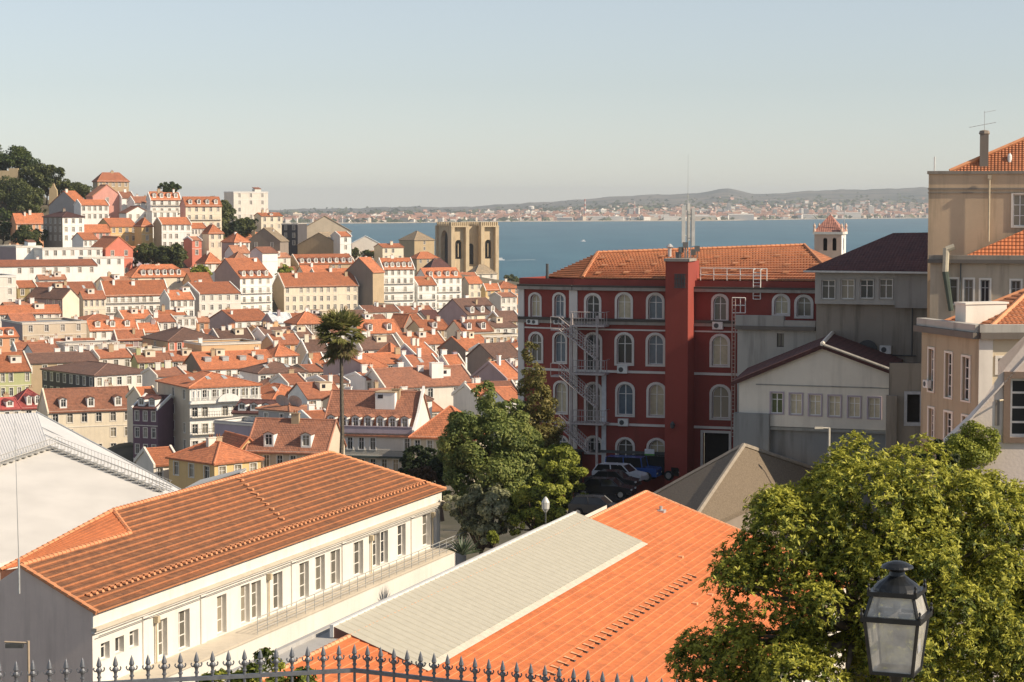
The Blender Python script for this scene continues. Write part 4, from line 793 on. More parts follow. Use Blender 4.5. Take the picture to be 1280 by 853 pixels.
DB = 17.0; mb.face([(UR, 0, 0), (UR, DB, 0), (UR, DB, H), (UR, 0, H)], 0); bl = fB(0, DB, 0); mb.face([(q[0], q[1], 0), (q[0], q[1], H), (bl[0], bl[1], H), (bl[0], bl[1], 0)], 0)
mb.face([(q[0], q[1], H - .5), (0, 0, H - .5), (UR, 0, H - .5), (UR, DB, H - .5), (bl[0], bl[1], H - .5)], 1)
RW = mb.build('wall', [red, redd], RH)
def band(z, h, d, m, name, segs=((0, 1),)):
    mb = MB(); mb.box((0, -d, z), (UR, -.004, z + h), 0); b = [fB(0, -d, z), fB(LB, -d, z), fB(LB, -.004, z), fB(0, -.004, z)]; mb.prism([p[:2] for p in b], h, 0, 2, z); mb.build(name, m, RH)
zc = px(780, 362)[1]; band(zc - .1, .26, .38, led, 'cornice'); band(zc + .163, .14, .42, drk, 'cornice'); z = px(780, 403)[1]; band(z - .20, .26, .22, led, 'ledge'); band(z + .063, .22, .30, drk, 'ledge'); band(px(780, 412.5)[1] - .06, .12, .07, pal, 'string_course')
for y in (465, 531): band(px(780, y)[1] - .09, .2, .1, pal, 'string_course')
for a, b in ((712, 721),):
    mb = MB(); mb.box((-.35, -.12, 1.0), (.35, -.005, zc - .12), 0); mb.build('pilaster', pal, RH)
mb = MB(); mb.box((px(752.5, 480)[0], -.1, 0), (px(758, 480)[0], -.006, px(752, 466)[1]), 0); mb.build('pilaster', plain('pale_blue_paint', (.62, .64, .66), .7), RH)
mb = MB(); b = [fB(-.05, -.12, 0), fB(.5, -.12, 0), fB(.5, -.005, 0), fB(-.05, -.005, 0)]; mb.prism([p[:2] for p in b], zc - 1.1, 0, 2, 1.0); mb.build('pilaster', pal, RH)
curtain = plain('curtain_behind_glass', (.52, .46, .32), .25); bluegl = plain('painted_sky_reflection', (.13, .17, .21), .15); pms = [None, curtain, bluegl, None, curtain, bluegl, None, curtain]; rw = random.Random(5)  # the blue panes carry the sky's reflection in their base colour
for a, b, c, d in wins: window(RH, ((a + b) / 2, 0, c), 0, b - a, d - c, 'pale_stone', True, .26, True, .19, bars=1, panemat=rw.choice(pms))
for a, b, c, d in doors:
    o = window(RH, ((a + b) / 2, 0, c), 0, b - a, d - c, 'pale_stone', True, .26, True, .19, bars=1, panemat=rw.choice(pms)); o.name = 'door'
for a, b, c, d in winsB: window(RH, fB((a + b) / 2, 0, c), tb, b - a, d - c, 'pale_stone', True, .26, True, .17, bars=1, panemat=rw.choice(pms))
mb = MB(); mb.box((xa - .2, -.08, 0), (xa, -.005, za + .2), 0); mb.box((xb, -.08, 0), (xb + .2, -.005, za + .2), 0); mb.box((xa, -.08, za), (xb, -.005, za + .2), 0); mb.face([(xa, .5, 0), (xb, .5, 0), (xb, .5, za), (xa, .5, za)], 1)
mb.build('doorway', [pal, plain('dark_opening', (.025, .022, .02), .9)], RH)
mb = MB()                                                 # roof: hip at the left, long front slope
e0, e1, e2 = l2(P(672, 349, 181)), (.55, .75, H + .02), (UR + 1.5, .75, H + .02); e0 = (q[0] + 1.6, q[1] + 2.2, H + .02)
r0, r1 = l2(P(747, 317, 185)), l2(P(997, 307.5, 190)); r1 = (r1[0] + .6, r1[1], r1[2])
rt = roof_mat('hospital', (.50, .175, .07), .5, (.25, .42), .7); rte = roof_mat('hospital_edge', (.62, .26, .12), .2)
courses(mb, e1, e2, r1, r0, 14, 0, .12, 1); courses(mb, e0, e1, r0, r0, 14, 0, .12, 1)
bk = [(UR + 1.5, 17, H), (q[0] + 3, 17, H)]; mb.slope([bk[0], bk[1], r0, r1], 0); mb.slope([bk[1], e0, r0], 0); mb.slope([e2, bk[0], r1], 0)
for a, b in ((e1, r0), (r0, r1), (r1, e2)):
    a = np.array(a); b = np.array(b); n = int(np.linalg.norm(b - a) / .45)
    for k in range(n): mb.bar(a + (b - a) * k / n + (0, 0, .1), a + (b - a) * (k + 1.05) / n + (0, 0, .08), .16, 1, 6, .13)
rr = random.Random(3)
for row, n in ((.15, 9), (.4, 9), (.65, 8)):
    for k in range(n):
        f = row + rr.uniform(-.07, .07); g = (k + rr.uniform(.3, .7)) / n; p = np.array(e1) * (1 - f) + np.array(r0) * f; w = np.array(e2) * (1 - f) + np.array(r1) * f; v = p + (w - p) * g
        venttile(mb, v[0], v[1], v[2] + .10, .27, 1)
RR = mb.build('roof', [rt, rte], RH)
for a, b in ((837, 316),):
    v = l2(P(837, 316, 184)); mb = MB(); mb.bar((v[0], v[1], v[2] - 1), (v[0], v[1], v[2] + .45), .16, 0, 10); mb.lathe([(.3, .45), (.34, .5), (.1, .75)], 10, v, 0); mb.build('vent_pipe', steel, RR)
v = l2(P(684, 348, 179)); mb = MB(); mb.bar((v[0], v[1], v[2] - 2), (v[0], v[1], v[2] + 1.2), .12, 0, 8); mb.build('vent_pipe', iron, RR)
t0, _ = px(832, 400); t1, _ = px(860, 400); TD = 4.2        # stair tower: its front stands proud of the facade
TO = P(832.5, 400, 171.4); tl = l2(TO); tr = l2(P(859, 400, 170.4)); tx0, tx1, ty = tl[0], tr[0], (tl[1] + tr[1]) / 2
tz = hit(845, 327, (RH.location[0] + ty * -math.sin(th), RH.location[1] + ty * math.cos(th)), th)[1] - zb
mb = MB(); tred = wall_mat('tower_red', (.31, .060, .044), .3)
mb.box((tx0, ty, 0), (tx1, -.01, tz), 0); mb.box((tx0 - .12, ty - .12, tz), (tx1 + .12, -.0, tz + .22), 1); mb.box((tx0, -.012, H - 2), (tx1, 1.5, tz - .01), 0); mb.build('stair_tower', [tred, led], RH)
mb = MB(); 
for k in range(7): mb.box((tx0 + .75 + k * .13, ty - .05, tz - 2.1), (tx0 + .82 + k * .13, ty - .004, tz - 1.0), 0)
for k in range(4): mb.box((tx0 + .7, ty - .055, tz - 2.1 + k * .36), (tx0 + 1.7, ty - .006, tz - 2.06 + k * .36), 0)
mb.build('grille', iron, RH)
def ac(root, loc, rot=0, s=1.0):
    mb = MB(); mb.box((-.42 * s, -.36 * s, 0), (.42 * s, -.01, .6 * s), 0); mb.lathe([(.22 * s, 0), (.22 * s, .01)], 12, (0, 0, 0), 1)
    o = mb.build('air_conditioner', [plain('ac_white', (.70, .69, .65), .5), iron], root, False, loc, rot)
    m2 = MB(); pts = [(.2 * s * math.cos(2 * PI * k / 12) - .1 * s, .3 * s + .2 * s * math.sin(2 * PI * k / 12)) for k in range(12)]; m2.prism(pts, -.02, 0, 1, -.361 * s); m2.build('fan_grille', iron, o)
    return o
for x, y in ((779, 457), (780, 523), (898, 402)): u, z = px(x, y); ac(RH, (u, 0, z - .62))
for x, y in ((664, 397), (670, 397.5), (698, 397), (703, 397)): u, z = px2(x, y); ac(RH, fB(u, 0, z - .55), tb, .75)
u, z = px(843, 536, 4.6); mb = MB(); mb.bar((tx0 + .75, ty, z), (tx0 + .75, ty - .5, z + .1), .03, 0, 5); mb.lathe([(.05, -.2), (.17, -.12), (.19, .12), (.22, .16), (.05, .38)], 8, (tx0 + .75, ty - .5, z), 0); mb.build('wall_lantern', iron, RH)
mb = MB(); z0 = px(780, 564)[1]; mb.box((px(722, 500)[0], -.9, z0 - .1), (tx0, -.75, z0 + .12), 0); mb.box((px(722, 500)[0], -1.0, -1), (px(728, 500)[0], -.006, z0 - .101), 0); mb.build('canopy_beam', iron, RH)
esc = plain('escape_steel', (.44, .39, .375), .5)
# fire escape
FE = thing('fire_escape', 'white steel fire escape zigzagging down the red facade', 'fire escape', (O[0], O[1], zb), th)
f1 = lambda x, y: px(x, y, 1.3)
posts = [(714.5, 392, 600), (746.5, 395, 600)]
for x, y0, y1 in posts:
    u, zt = f1(x, y0); mb = MB(); mb.box((u - .09, -1.40, -1), (u + .09, -1.22, zt), 0); mb.build('post', esc, FE)
lands = []
for y in (406, 466, 528):
    ua, z = f1(715, y); ub, _ = f1(757, y); mb = MB(); mb.box((ua, -1.75, z - .14), (ub, -.15, z), 0); mb.build('landing', esc, FE); lands.append((ua, ub, z))
    mb = MB(); n = 12
    for k in range(n + 1): mb.bar((ua + (ub - ua) * k / n, -1.73, z), (ua + (ub - ua) * k / n, -1.73, z + 1.05), .022, 0, 4)
    for zz2 in (.55, 1.05): mb.bar((ua, -1.73, z + zz2), (ub, -1.73, z + zz2), .03, 0, 4)
    mb.bar((ub, -1.73, z + 1.05), (ub, -.2, z + 1.05), .03, 0, 4); mb.bar((ub, -.95, z), (ub, -.95, z + 1.05), .025, 0, 4); mb.build('landing_rail', esc, FE)
for (xa_, ya_, xb_, yb_) in ((702, 411, 748, 449), (702, 469, 748, 509), (702, 532, 738, 566)):
    a, za_ = f1(xa_, ya_); b, zb_ = f1(xb_, yb_); mb = MB(); n = 14
    for yy in (-2.05, -1.25):
        mb.bar((a, yy, za_), (b, yy, zb_), .05, 0, 4)
        for hh in (.5, .95): mb.bar((a, yy, za_ + hh), (b, yy, zb_ + hh), .028, 0, 4)
        for k in range(n + 1): mb.bar((a + (b - a) * k / n, yy, za_ + (zb_ - za_) * k / n), (a + (b - a) * k / n, yy, za_ + (zb_ - za_) * k / n + .95), .02, 0, 4)
    for k in range(n): x = a + (b - a) * k / n; z = za_ + (zb_ - za_) * k / n; mb.box((x, -2.05, z - .04), (x + .26, -1.25, z), 0)
    mb.build('stair_flight', esc, FE)
    m2 = MB(); m2.box((a - .7, -2.05, za_ - .12), (a + .02, -.9, za_), 0); m2.bar((a - .7, -2.03, za_), (a - .7, -2.03, za_ + 1.0), .025, 0, 4); m2.bar((a - .7, -2.03, za_ + 1.0), (a, -2.03, za_ + .95), .025, 0, 4); m2.build('landing', esc, FE)
# antennas on the stair tower
AM = thing('antenna_mast', 'cluster of mobile phone antennas on the red stair tower', 'antenna', (*[RH.matrix_basis @ __import__('mathutils').Vector(((tx0 + tx1) / 2 + .4, ty + 1.9, tz + .2))][0][:2], zb + tz + .2))
mb = MB(); mb.bar((0, 0, 0), (0, 0, 5.2), .06, 0, 6, .04); mb.bar((.02, 0, 5.2), (.02, 0, 8.3), .018, 0, 5, .008); mb.build('pole', steel, AM)
for k, (x, y, h) in enumerate(((-.35, -.2, 4.2), (.45, -.1, 4.0), (.1, .45, 4.4))):
    mb = MB(); mb.box((x - .13, y - .1, h - 3.0), (x + .13, y + .1, h), 0); mb.build('panel_antenna', plain('panel_grey', (.60, .60, .57), .5), AM); mb = MB(); mb.bar((x * .6, y * .6, .0), (x * .6, y * .6, h + .1), .04, 0, 5); mb.bar((0, 0, h - .5), (x, y, h - .5), .03, 0, 4); mb.bar((0, 0, h - 2.4), (x, y, h - 2.4), .03, 0, 4); mb.build('bracket', steel, AM)
for k, (x, y, h) in enumerate(((-.5, .1, .9), (.5, .4, .7), (-.2, -.5, 1.3), (.75, -.3, 1.0), (-.75, -.1, .5))):
    mb = MB(); mb.box((x - .2, y - .18, h - .45), (x + .2, y + .18, h), 0); mb.bar((x, y, 0), (x, y, h), .04, 0, 4); mb.build('radio_box', plain('dark_box', (.13, .13, .13), .6), AM)
# roof-edge railing, ladder and the caged ladder beside the tower
RL = thing('roof_railing', 'white steel guard rail and ladder on the eaves of the red building', 'railing', (O[0], O[1], zb), th); mb = MB()
ua, z0 = px(874, 349); ub, _ = px(957, 349); za = px(900, 337)[1]
for k in range(6): u = ua + (ub - ua) * k / 5; mb.bar((u, .5, H), (u, .5, za + .1), .035, 0, 4)
for z in (za + .08, (za + H) / 2): mb.bar((ua, .5, z), (ub, .5, z), .03, 0, 4)
mb.build('guard_rail', whitesteel, RL)
mb = MB(); u0, _ = px(942.5, 350); u1, _ = px(951.5, 350); zt, zl = px(945, 337)[1], px(945, 374)[1]
for u in (u0, u1): mb.bar((u, -.25, zl), (u, -.25, zt), .04, 0, 4); mb.bar((u, -.25, zt), (u, .5, zt), .03, 0, 4)
for k in range(9): mb.bar((u0, -.25, zl + (zt - zl) * k / 9), (u1, -.25, zl + (zt - zl) * k / 9), .03, 0, 4)
mb.build('ladder', whitesteel, RL)
RL2 = thing('access_ladder', 'rusty caged ladder on the red wall beside the stained concrete block', 'ladder', (O[0], O[1], zb), th); mb = MB(); u0, _ = px(916.5, 450); u1, _ = px(920.5, 450); zt, zl = px(918, 372)[1], px(918, 545)[1]
for u in (u0, u1): mb.bar((u, -.5, zl), (u, -.5, zt), .045, 0, 4)
for k in range(36): z = zl + (zt - zl) * k / 36; mb.bar((u0, -.5, z), (u1, -.5, z), .03, 0, 4)
mb.build('ladder', plain('rusty_white', (.55, .42, .36), .6), RL2); mb = MB()
for z in (zt, zt - .6, zt - 1.2): mb.bar((u0, -.5, z), (u1 + .8, -.5, z), .04, 0, 4)
for u in (u0, u1 + .4, u1 + .8): mb.bar((u, -.5, zt - 1.2), (u, -.5, zt), .04, 0, 4)
mb.build('cage', whitesteel, RL2)

# ------------------------------------------------------------------ grey buildings right of the hospital
def simple(label, cat, name, O, th, zb, grp=None): return thing(name, label, cat, (O[0], O[1], zb), th, grp)
def frame(O, th, zb): return lambda x, y, off=0: (lambda r: (r[0], r[1] - zb))(hit(x, y, O, th, off))
# G1: projecting upper storey under a dark roof
O = P(1019, 337, 162); th = math.radians(-20); zb = EYE - 24; G1 = simple('tall stained grey building with four square windows under a dark red-brown roof', 'building', 'tenement', O, th, zb); px = frame(O, th, zb); lc = local(G1)
H = px(1030, 338)[1]; zm = px(1060, 380.5)[1]; W = px(1166, 340)[0] + 3
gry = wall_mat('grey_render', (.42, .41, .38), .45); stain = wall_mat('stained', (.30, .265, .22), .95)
ops, wn = [], []
for x0, x1, y0, y1 in ((1027, 1044, 350, 374), (1051, 1068, 349.5, 374), (1075, 1092, 349.5, 373.5), (1099, 1116, 349, 373.5)):
    a, zt = px(x0, y0); b, _ = px(x1, y0); _, zl = px((x0 + x1) / 2, y1); ops.append((a, b, zl, zt)); wn.append((a, b, zl, zt))
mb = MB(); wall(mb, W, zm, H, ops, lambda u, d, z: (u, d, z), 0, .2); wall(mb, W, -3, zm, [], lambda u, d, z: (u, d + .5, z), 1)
mb.face([(0, 0, zm), (W, 0, zm), (W, .5, zm), (0, .5, zm)], 0); mb.face([(0, 0, zm), (0, 14, zm), (0, 14, H), (0, 0, H)], 0); mb.face([(0, .5, -3), (0, 14, -3), (0, 14, zm), (0, .5, zm)], 1); mb.face([(W, 0, -3), (W, 14, -3), (W, 14, H), (W, 0, H)], 0); mb.face([(0, 14, 0), (W, 14, 0), (W, 14, H), (0, 14, H)], 0)
u = px(1119, 350)[0]; mb.box((u, -.1, zm - .2), (W, -.004, H - .1), 2); mb.build('wall', [gry, stain, wall_mat('grey_shaded_face', (.35, .335, .31), .8)], G1)  # darker grey paints the different shading of the end face
for a, b, c, d in wn: window(G1, ((a + b) / 2, 0, c), 0, b - a, d - c, 'grey_render', rec=.18, near=True, tw=.06, bars=1)
ra = lc(P(1121, 291, 168)); mb = MB(); R0_, R1_ = (ra[0], 6.5, ra[2]), (W + 6, 6.5, ra[2] + .25); ee = H + .05
mb.slope([(-.6, -.5, ee), (W + 6, -.5, ee), R1_, R0_], 0, .18); mb.slope([(-.6, 14, ee), (-.6, -.5, ee), R0_], 0, .18); mb.slope([(W + 6, 14, ee), (-.6, 14, ee), R0_, R1_], 0, .18)
mb.box((-.75, -.7, ee - .2), (W - .3, -.52, ee - .06), 1); mb.build('roof', [roof_mat('maroon', (.125, .043, .035), .4, (.25, .4), .5), plain('gutter_white', (.60, .60, .57), .6)], G1)
ac(G1, (*px(1106, 441)[:1], .5, px(1106, 441)[1] - .1), 0, 1.0); mb = MB(); u, z = px(1083, 438); pts = [(u + .75 * math.cos(2 * PI * k / 16), z + .75 * math.sin(2 * PI * k / 16)) for k in range(16)]; mb.prism(pts, -.25, 0, 1, .498); mb.build('round_vent', iron, G1)
mb = MB(); u, z = px(1139, 420); mb.bar((u, .4, z - 1.5), (u, .4, z + 2.2), .05, 0, 5); mb.bar((u - 1.6, .4, z - 1.5), (u + .3, .4, z - 1.5), .05, 0, 5); mb.build('downpipe', iron, G1)
# G2: concrete block with a parapet
O = P(922, 394, 166.5); th = math.radians(-20); zb = EYE - 24; G2 = simple('low stained concrete block with a heavy parapet between the red and the grey building', 'building', 'annexe', O, th, zb); px = frame(O, th, zb); H = px(925, 394)[1]; W = px(1020, 398)[0]; zc = px(925, 407)[1]
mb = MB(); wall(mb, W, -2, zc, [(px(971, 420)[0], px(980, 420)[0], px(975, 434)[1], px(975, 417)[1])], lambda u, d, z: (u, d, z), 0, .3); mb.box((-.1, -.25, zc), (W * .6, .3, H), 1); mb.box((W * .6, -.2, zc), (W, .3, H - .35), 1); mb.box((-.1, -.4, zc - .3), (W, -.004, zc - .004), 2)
mb.face([(0, 0, -2), (0, 9, -2), (0, 9, zc), (0, 0, zc)], 0); mb.box((0, .3, zc - .2), (W, 4.4, zc + .2), 1); mb.build('wall', [wall_mat('concrete', (.44, .42, .38), .8), wall_mat('concrete_top', (.38, .36, .33), .8), wall_mat('concrete_dark', (.16, .14, .12), .6)], G2)
window(G2, ((px(971, 420)[0] + px(980, 420)[0]) / 2, 0, px(975, 434)[1]), 0, 1.0, 2.0, 'concrete', rec=.25, tw=0, frame='dark')
# G3: white gabled shed
O = P(924, 473, 155); th = math.radians(-20); zb = EYE - 22.5; G3 = simple('white gable-fronted workshop with six small windows under a dark red roof', 'workshop', 'workshop', O, th, zb); px = frame(O, th, zb)
W = px(1113, 470)[0]; HL = px(928, 475)[1]; HR = px(1112, 463)[1]; pk = px(1029, 432); zs = px(1020, 535)[1]
ops, wn = [], []
for i, cx in enumerate((971.2, 995, 1019, 1043.3, 1068, 1093)):
    y0 = 491 + i * 1.25; a, zt = px(cx - 7.5, y0); b, _ = px(cx + 7.5, y0); _, zl = px(cx, y0 + 26); ops.append((a, b, zl, zt)); wn.append((a, b, zl, zt))
HM = min(HL, HR) - .1; mb = MB(); wh3 = wall_mat('shed_white', (.74, .695, .60), .4)
wall(mb, W, zs, HM, ops, lambda u, d, z: (u, d, z), 0, .18); wall(mb, W - .25, -3, zs, [], lambda u, d, z: (u, d + .25, z), 1, u0=.3)
mb.face([(0, 0, HM), (W, 0, HM), (W, 0, HR), (pk[0], 0, pk[1]), (0, 0, HL)], 0); mb.face([(0, 0, zs), (W, 0, zs), (W, .25, zs), (0, .25, zs)], 0)
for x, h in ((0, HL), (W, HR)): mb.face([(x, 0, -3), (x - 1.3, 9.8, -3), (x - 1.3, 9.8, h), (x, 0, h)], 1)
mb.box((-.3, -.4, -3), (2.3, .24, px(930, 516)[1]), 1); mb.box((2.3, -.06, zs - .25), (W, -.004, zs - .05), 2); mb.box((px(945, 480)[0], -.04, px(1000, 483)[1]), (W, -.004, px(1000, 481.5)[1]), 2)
mb.build('wall', [wh3, wall_mat('blue_grey', (.27, .28, .275), .9), wall_mat('shed_grey', (.33, .33, .30), .8)], G3)  # third colour: grey of the two thin bands across the front
for i, (a, b, c, d) in enumerate(wn): window(G3, ((a + b) / 2, 0, c), 0, b - a, d - c, 'lilac', rec=.16, near=True, tw=.09, bars=1, panemat=plain('painted_reflection_cream', (.60, .53, .38), .2) if i else plain('painted_reflection_green', (.10, .12, .05), .2))  # pane colours paint in what the glass reflects
mb = MB(); m_ = roof_mat('maroon'); k = .5; dr = (pk[1] - HL) / pk[0]; dl = (pk[1] - HR) / (W - pk[0])
mb.slope([(-k, -.35, HL - k * dr + .08), (pk[0], -.35, pk[1] + .08), (pk[0] - 1.3, 9.8, pk[1] + .3), (-k - 1.3, 9.8, HL - k * dr + .3)], 0, .3); mb.slope([(W + k, -.35, HR - k * dl + .08), (pk[0], -.35, pk[1] + .08), (pk[0] - 1.3, 9.8, pk[1] + .3), (W + k - 1.3, 9.8, HR - k * dl + .3)], 0, .3)
cap(mb, (pk[0], -.4, pk[1] + .12), (pk[0] - 1.3, 9.8, pk[1] + .34), .16, 1); cap(mb, (pk[0], -.37, pk[1] + .12), (W + k, -.37, HR - k * dl + .12), .1, 2); mb.build('roof', [m_, wall_mat('oldwhite'), wall_mat('concrete')], G3)
# G6: derelict wall with a doorway between the workshop and the tan house
O = P(1112, 452, 146); th = math.radians(-8); zb = EYE - 20; G6 = simple('dark ruined wall with a white-framed doorway beside the tan house', 'wall', 'ruined_wall', O, th, zb); px = frame(O, th, zb); W = px(1158, 470)[0]; H = px(1120, 454)[1]
a, zt = px(1134, 493); b, _ = px(1150, 493); zl = px(1140, 528)[1]; mb = MB(); wall(mb, W, -3, H, [(a, b, zl, zt)], lambda u, d, z: (u, d, z), 0, .4); mb.box((0, .41, -3), (W, .8, H - .02), 1); mb.box((-.2, -.5, -3), (.5, .3, H - 2.2), 0)
mb.build('wall', [stain, plain('dark_opening', (.025, .022, .02), .9)], G6); mb = MB(); mb.box((a - .2, -.1, zl - .25), (a, -.005, zt + .2), 0); mb.box((b, -.1, zl - .25), (b + .2, -.005, zt + .2), 0); mb.box((a, -.1, zt), (b, -.005, zt + .2), 0); mb.box((a, -.1, zl - .25), (b, -.005, zl), 0); mb.build('door_frame', plain('blue_grey_frame', (.42, .43, .45), .6), G6)
# street lamp
SLP = thing('street_lamp', 'pale street lamp with a short arm in front of the white workshop', 'street lamp', P(1036, 600, 140)); mb = MB(); mb.bar((0, 0, -3), (0, 0, 3.4), .09, 0, 8, .07); mb.build('pole', plain('cream_steel', (.62, .58, .48), .5), SLP); mb = MB(); mb.bar((.05, 0, 3.38), (-.85, 0, 3.42), .05, 0, 6); mb.box((-.95, -.1, 3.34), (-.4, .1, 3.46), 0); mb.build('lamp_arm', plain('cream_steel', (.62, .58, .48), .5), SLP)

# ------------------------------------------------------------------ tan house G4 with parapet and hipped roof
O = P(1223.5, 406, 113); B_ = P(1152.5, 397, 119.5); zb = EYE - 19; th = 0.06
tan4 = wall_mat('house_wall_shaded', (.42, .345, .24), .75); crm = wall_mat('house_wall_lit', (.64, .54, .38), .25)  # one wall colour in two tones: darker for the shaded face, lighter for the lit
G4 = simple('tan house with tall narrow windows, a heavy parapet and an orange hipped roof', 'house', 'corner_house', O, th, zb); lc = local(G4); b4 = lc(B_); L4 = math.hypot(b4[0], b4[1]); t4 = math.atan2(-b4[1], -b4[0])
H = O[2] - zb; pxl = lambda x, y: (lambda r: (r[0], r[1] - zb))(hit(x, y, B_, th + t4)); pxr = frame(O, th, zb); c4_, s4_ = math.cos(t4), math.sin(t4)
fL = lambda u, d, z: (b4[0] + u * c4_ - d * s4_, b4[1] + u * s4_ + d * c4_, z)
zc = pxr(1230, 424)[1]; ops, wn = [], []
for x0, x1, y0, y1 in ((1161.5, 1168, 436, 489), (1182.5, 1190.5, 441, 497), (1203.5, 1213, 446, 501), (1161.5, 1168, 510, 548), (1181.5, 1190.5, 515, 552), (1203.5, 1213, 520, 560)):
    a, zt = pxl(x0, y0); b, _ = pxl(x1, y0); _, zl = pxl((x0 + x1) / 2, y1); ops.append((a, b, zl, zt)); wn.append((a, b, zl, zt))
opr = []; a, zt = pxr(1247, 448); b, _ = pxr(1259, 448); zl = pxr(1250, 466)[1]; opr.append((a, b, zl, zt)); WR = 9.0
mb = MB(); wall(mb, L4, 0, zc, ops, fL, 0, .22); wall(mb, WR, 0, zc, opr, lambda u, d, z: (u, d, z), 1, .22)
zp = H
for poly in ([fL(-.15, -.25, 0), fL(L4 + .1, -.25, 0), fL(L4 + .1, .3, 0), fL(-.15, .3, 0)], [(.0, -.25, 0), (WR, -.25, 0), (WR, .3, 0), (.0, .3, 0)]): mb.prism([p[:2] for p in poly], zp - zc - .35, 2, 2, zc + .35)
for poly in ([fL(-.25, -.4, 0), fL(L4 + .15, -.4, 0), fL(L4 + .15, .2, 0), fL(-.25, .2, 0)], [(.02, -.4, 0), (WR, -.4, 0), (WR, .2, 0), (.02, .2, 0)]): mb.prism([p[:2] for p in poly], .33, 3, 2, zc + .01)
mb.box((.02, -.07, 0), (.75, -.004, zc), 4); mb.build('wall', [tan4, crm, wall_mat('concrete'), wall_mat('concrete_dark'), wall_mat('oldwhite')], G4)
for a, b, c, d in wn: window(G4, fL((a + b) / 2, 0, c), t4, b - a, d - c, 'oldwhite', rec=.2, near=True, tw=.11, bars=3, panemat=darkgl)
for a, b, c, d in opr: window(G4, ((a + b) / 2, 0, c), 0, b - a, d - c, 'oldwhite', rec=.2, near=True, tw=.14)
u, z = pxl(1162, 478); mb = MB(); p_ = fL(u, -.02, z); ac(G4, (p_[0], p_[1], p_[2] - .3), t4, .7)
mb = MB(); i0, i1 = fL(.3, .3, 0), fL(L4, .35, 0); ap1 = lc(P(1283, 372, 117.5)); ap1 = lc(P(1292, 359, 119.5)); e0, e1, e2 = (i0[0], i0[1], zp - .55), (.35, .45, zp - .55), (ap1[0] + 6, .45, zp - .55)
o4 = roof_mat('hospital'); oe = roof_mat('edge'); back = (i0[0] + 7, i0[1] + 5, zp - .75); ap2 = (ap1[0] + 6, ap1[1], ap1[2])
courses(mb, e0, e1, ap1, ap1, 14, 0, .05, 1); courses(mb, e1, e2, ap2, ap1, 14, 0, .05, 1); mb.slope([back, e0, ap1], 0); cap(mb, e1, ap1, .14, 1); cap(mb, e0, ap1, .14, 1); mb.build('roof', [o4, oe], G4)
dv = lc(P(1207, 404, 115.6)); mb = MB(); z_ = lc(P(1207, 381, 115.6))[2]; p0 = np.array((dv[0], dv[1])); dx = np.array((.95, .31)); 
def lw(a, b): v = p0 + dx * a + np.array((-.31, .95)) * b; return (v[0], v[1])
mb.prism([lw(0, 0), lw(.0, 1.0), lw(2.6, 1.0), lw(2.6, 0)], z_ - zp + 1.3, 0, 2, zp - 1.3); mb.prism([lw(-.06, -.06), lw(-.06, 1.06), lw(2.7, 1.06), lw(2.7, -.06)], .1, 0, 2, z_); mb.build('dormer', wall_mat('oldwhite'), G4)

# ------------------------------------------------------------------ tall tan building R1 at the right edge
O = P(1161, 214, 143); th = math.radians(-13); zb = EYE - 18; R1 = simple('tall tan rendered building with a thin chimney and tiled roof, highest at the frame edge', 'building', 'tower_house', O, th, zb); px = frame(O, th, zb); lc = local(R1)
H = px(1165, 214)[1]; zl1 = px(1165, 235)[1]; W = 26.0; tanr = wall_mat('tan_render', (.62, .465, .31), .68)
a, zt = px(1266.5, 243); b, _ = px(1284, 243); zlo = px(1270, 283)[1]
mb = MB(); wall(mb, W, -3, H, [(a, b, zlo, zt)], lambda u, d, z: (u, d, z), 0, .2); mb.face([(0, 0, -3), (0, 3.5, -3), (0, 3.5, H), (0, 0, H)], 1); mb.face([(W, 0, -3), (W, 3.5, -3), (W, 3.5, H), (W, 0, H)], 0); mb.face([(0, 3.5, -3), (W, 3.5, -3), (W, 3.5, H), (0, 3.5, H)], 0)
mb.box((-.1, -.12, H - .2), (W, .3, H), 2); mb.box((-.05, -.07, zl1 - .12), (W, -.004, zl1), 2); mb.box((-.05, -.06, px(1165, 242)[1]), (W, -.005, px(1165, 240.5)[1]), 2); mb.box((-.1, .3, H - .2), (.25, 3.5, H), 2); mb.build('wall', [tanr, wall_mat('oldwhite'), stain], R1)
window(R1, ((a + b) / 2, 0, zlo), 0, b - a, zt - zlo, 'oldwhite', rec=.18, near=True, tw=.12, bars=2)
ru = px(1187, 213)[0]; r2 = lc(P(1290, 168, 142.5)); mb = MB(); t1 = roof_mat('speckled', (.52, .19, .085), .3, (.22, .30), .9)
RA = (r2[0] + .6, 1.9, r2[2] + .2); RB = (W + 4, 1.9, r2[2] + .2); courses(mb, (ru, .35, H - .02), (W + 4, .35, H - .02), RB, RA, 20, 0, .04, 1); courses(mb, (ru, 3.5, H - .02), (ru, .35, H - .02), RA, RA, 20, 0, .04, 1); mb.slope([(W + 4, 3.5, H - .02), (ru, 3.5, H - .02), RA, RB], 0); cap(mb, (ru, .35, H), RA, .15, 1); mb.build('roof', [t1, oe], R1)
chx = px(1230, 190); mb = MB(); zt = px(1230, 168)[1]; mb.box((chx[0] - .28, .5, H - .3), (chx[0] + .28, 1.1, zt), 0); mb.lathe([(.3, 0), (.36, .06), (.3, .25), (.1, .3)], 8, (chx[0], .8, zt), 0); mb.build('chimney', wall_mat('taupe'), R1)
u, z = px(1237, 222); mb = MB(); mb.bar((u, -.25, px(1237, 302)[1]), (u, -.25, z), .06, 0, 8); mb.box((u - .12, -.36, z - .1), (u + .12, -.12, z + .15), 0); mb.build('downpipe', plain('tan_pipe', (.55, .47, .33), .6), R1)
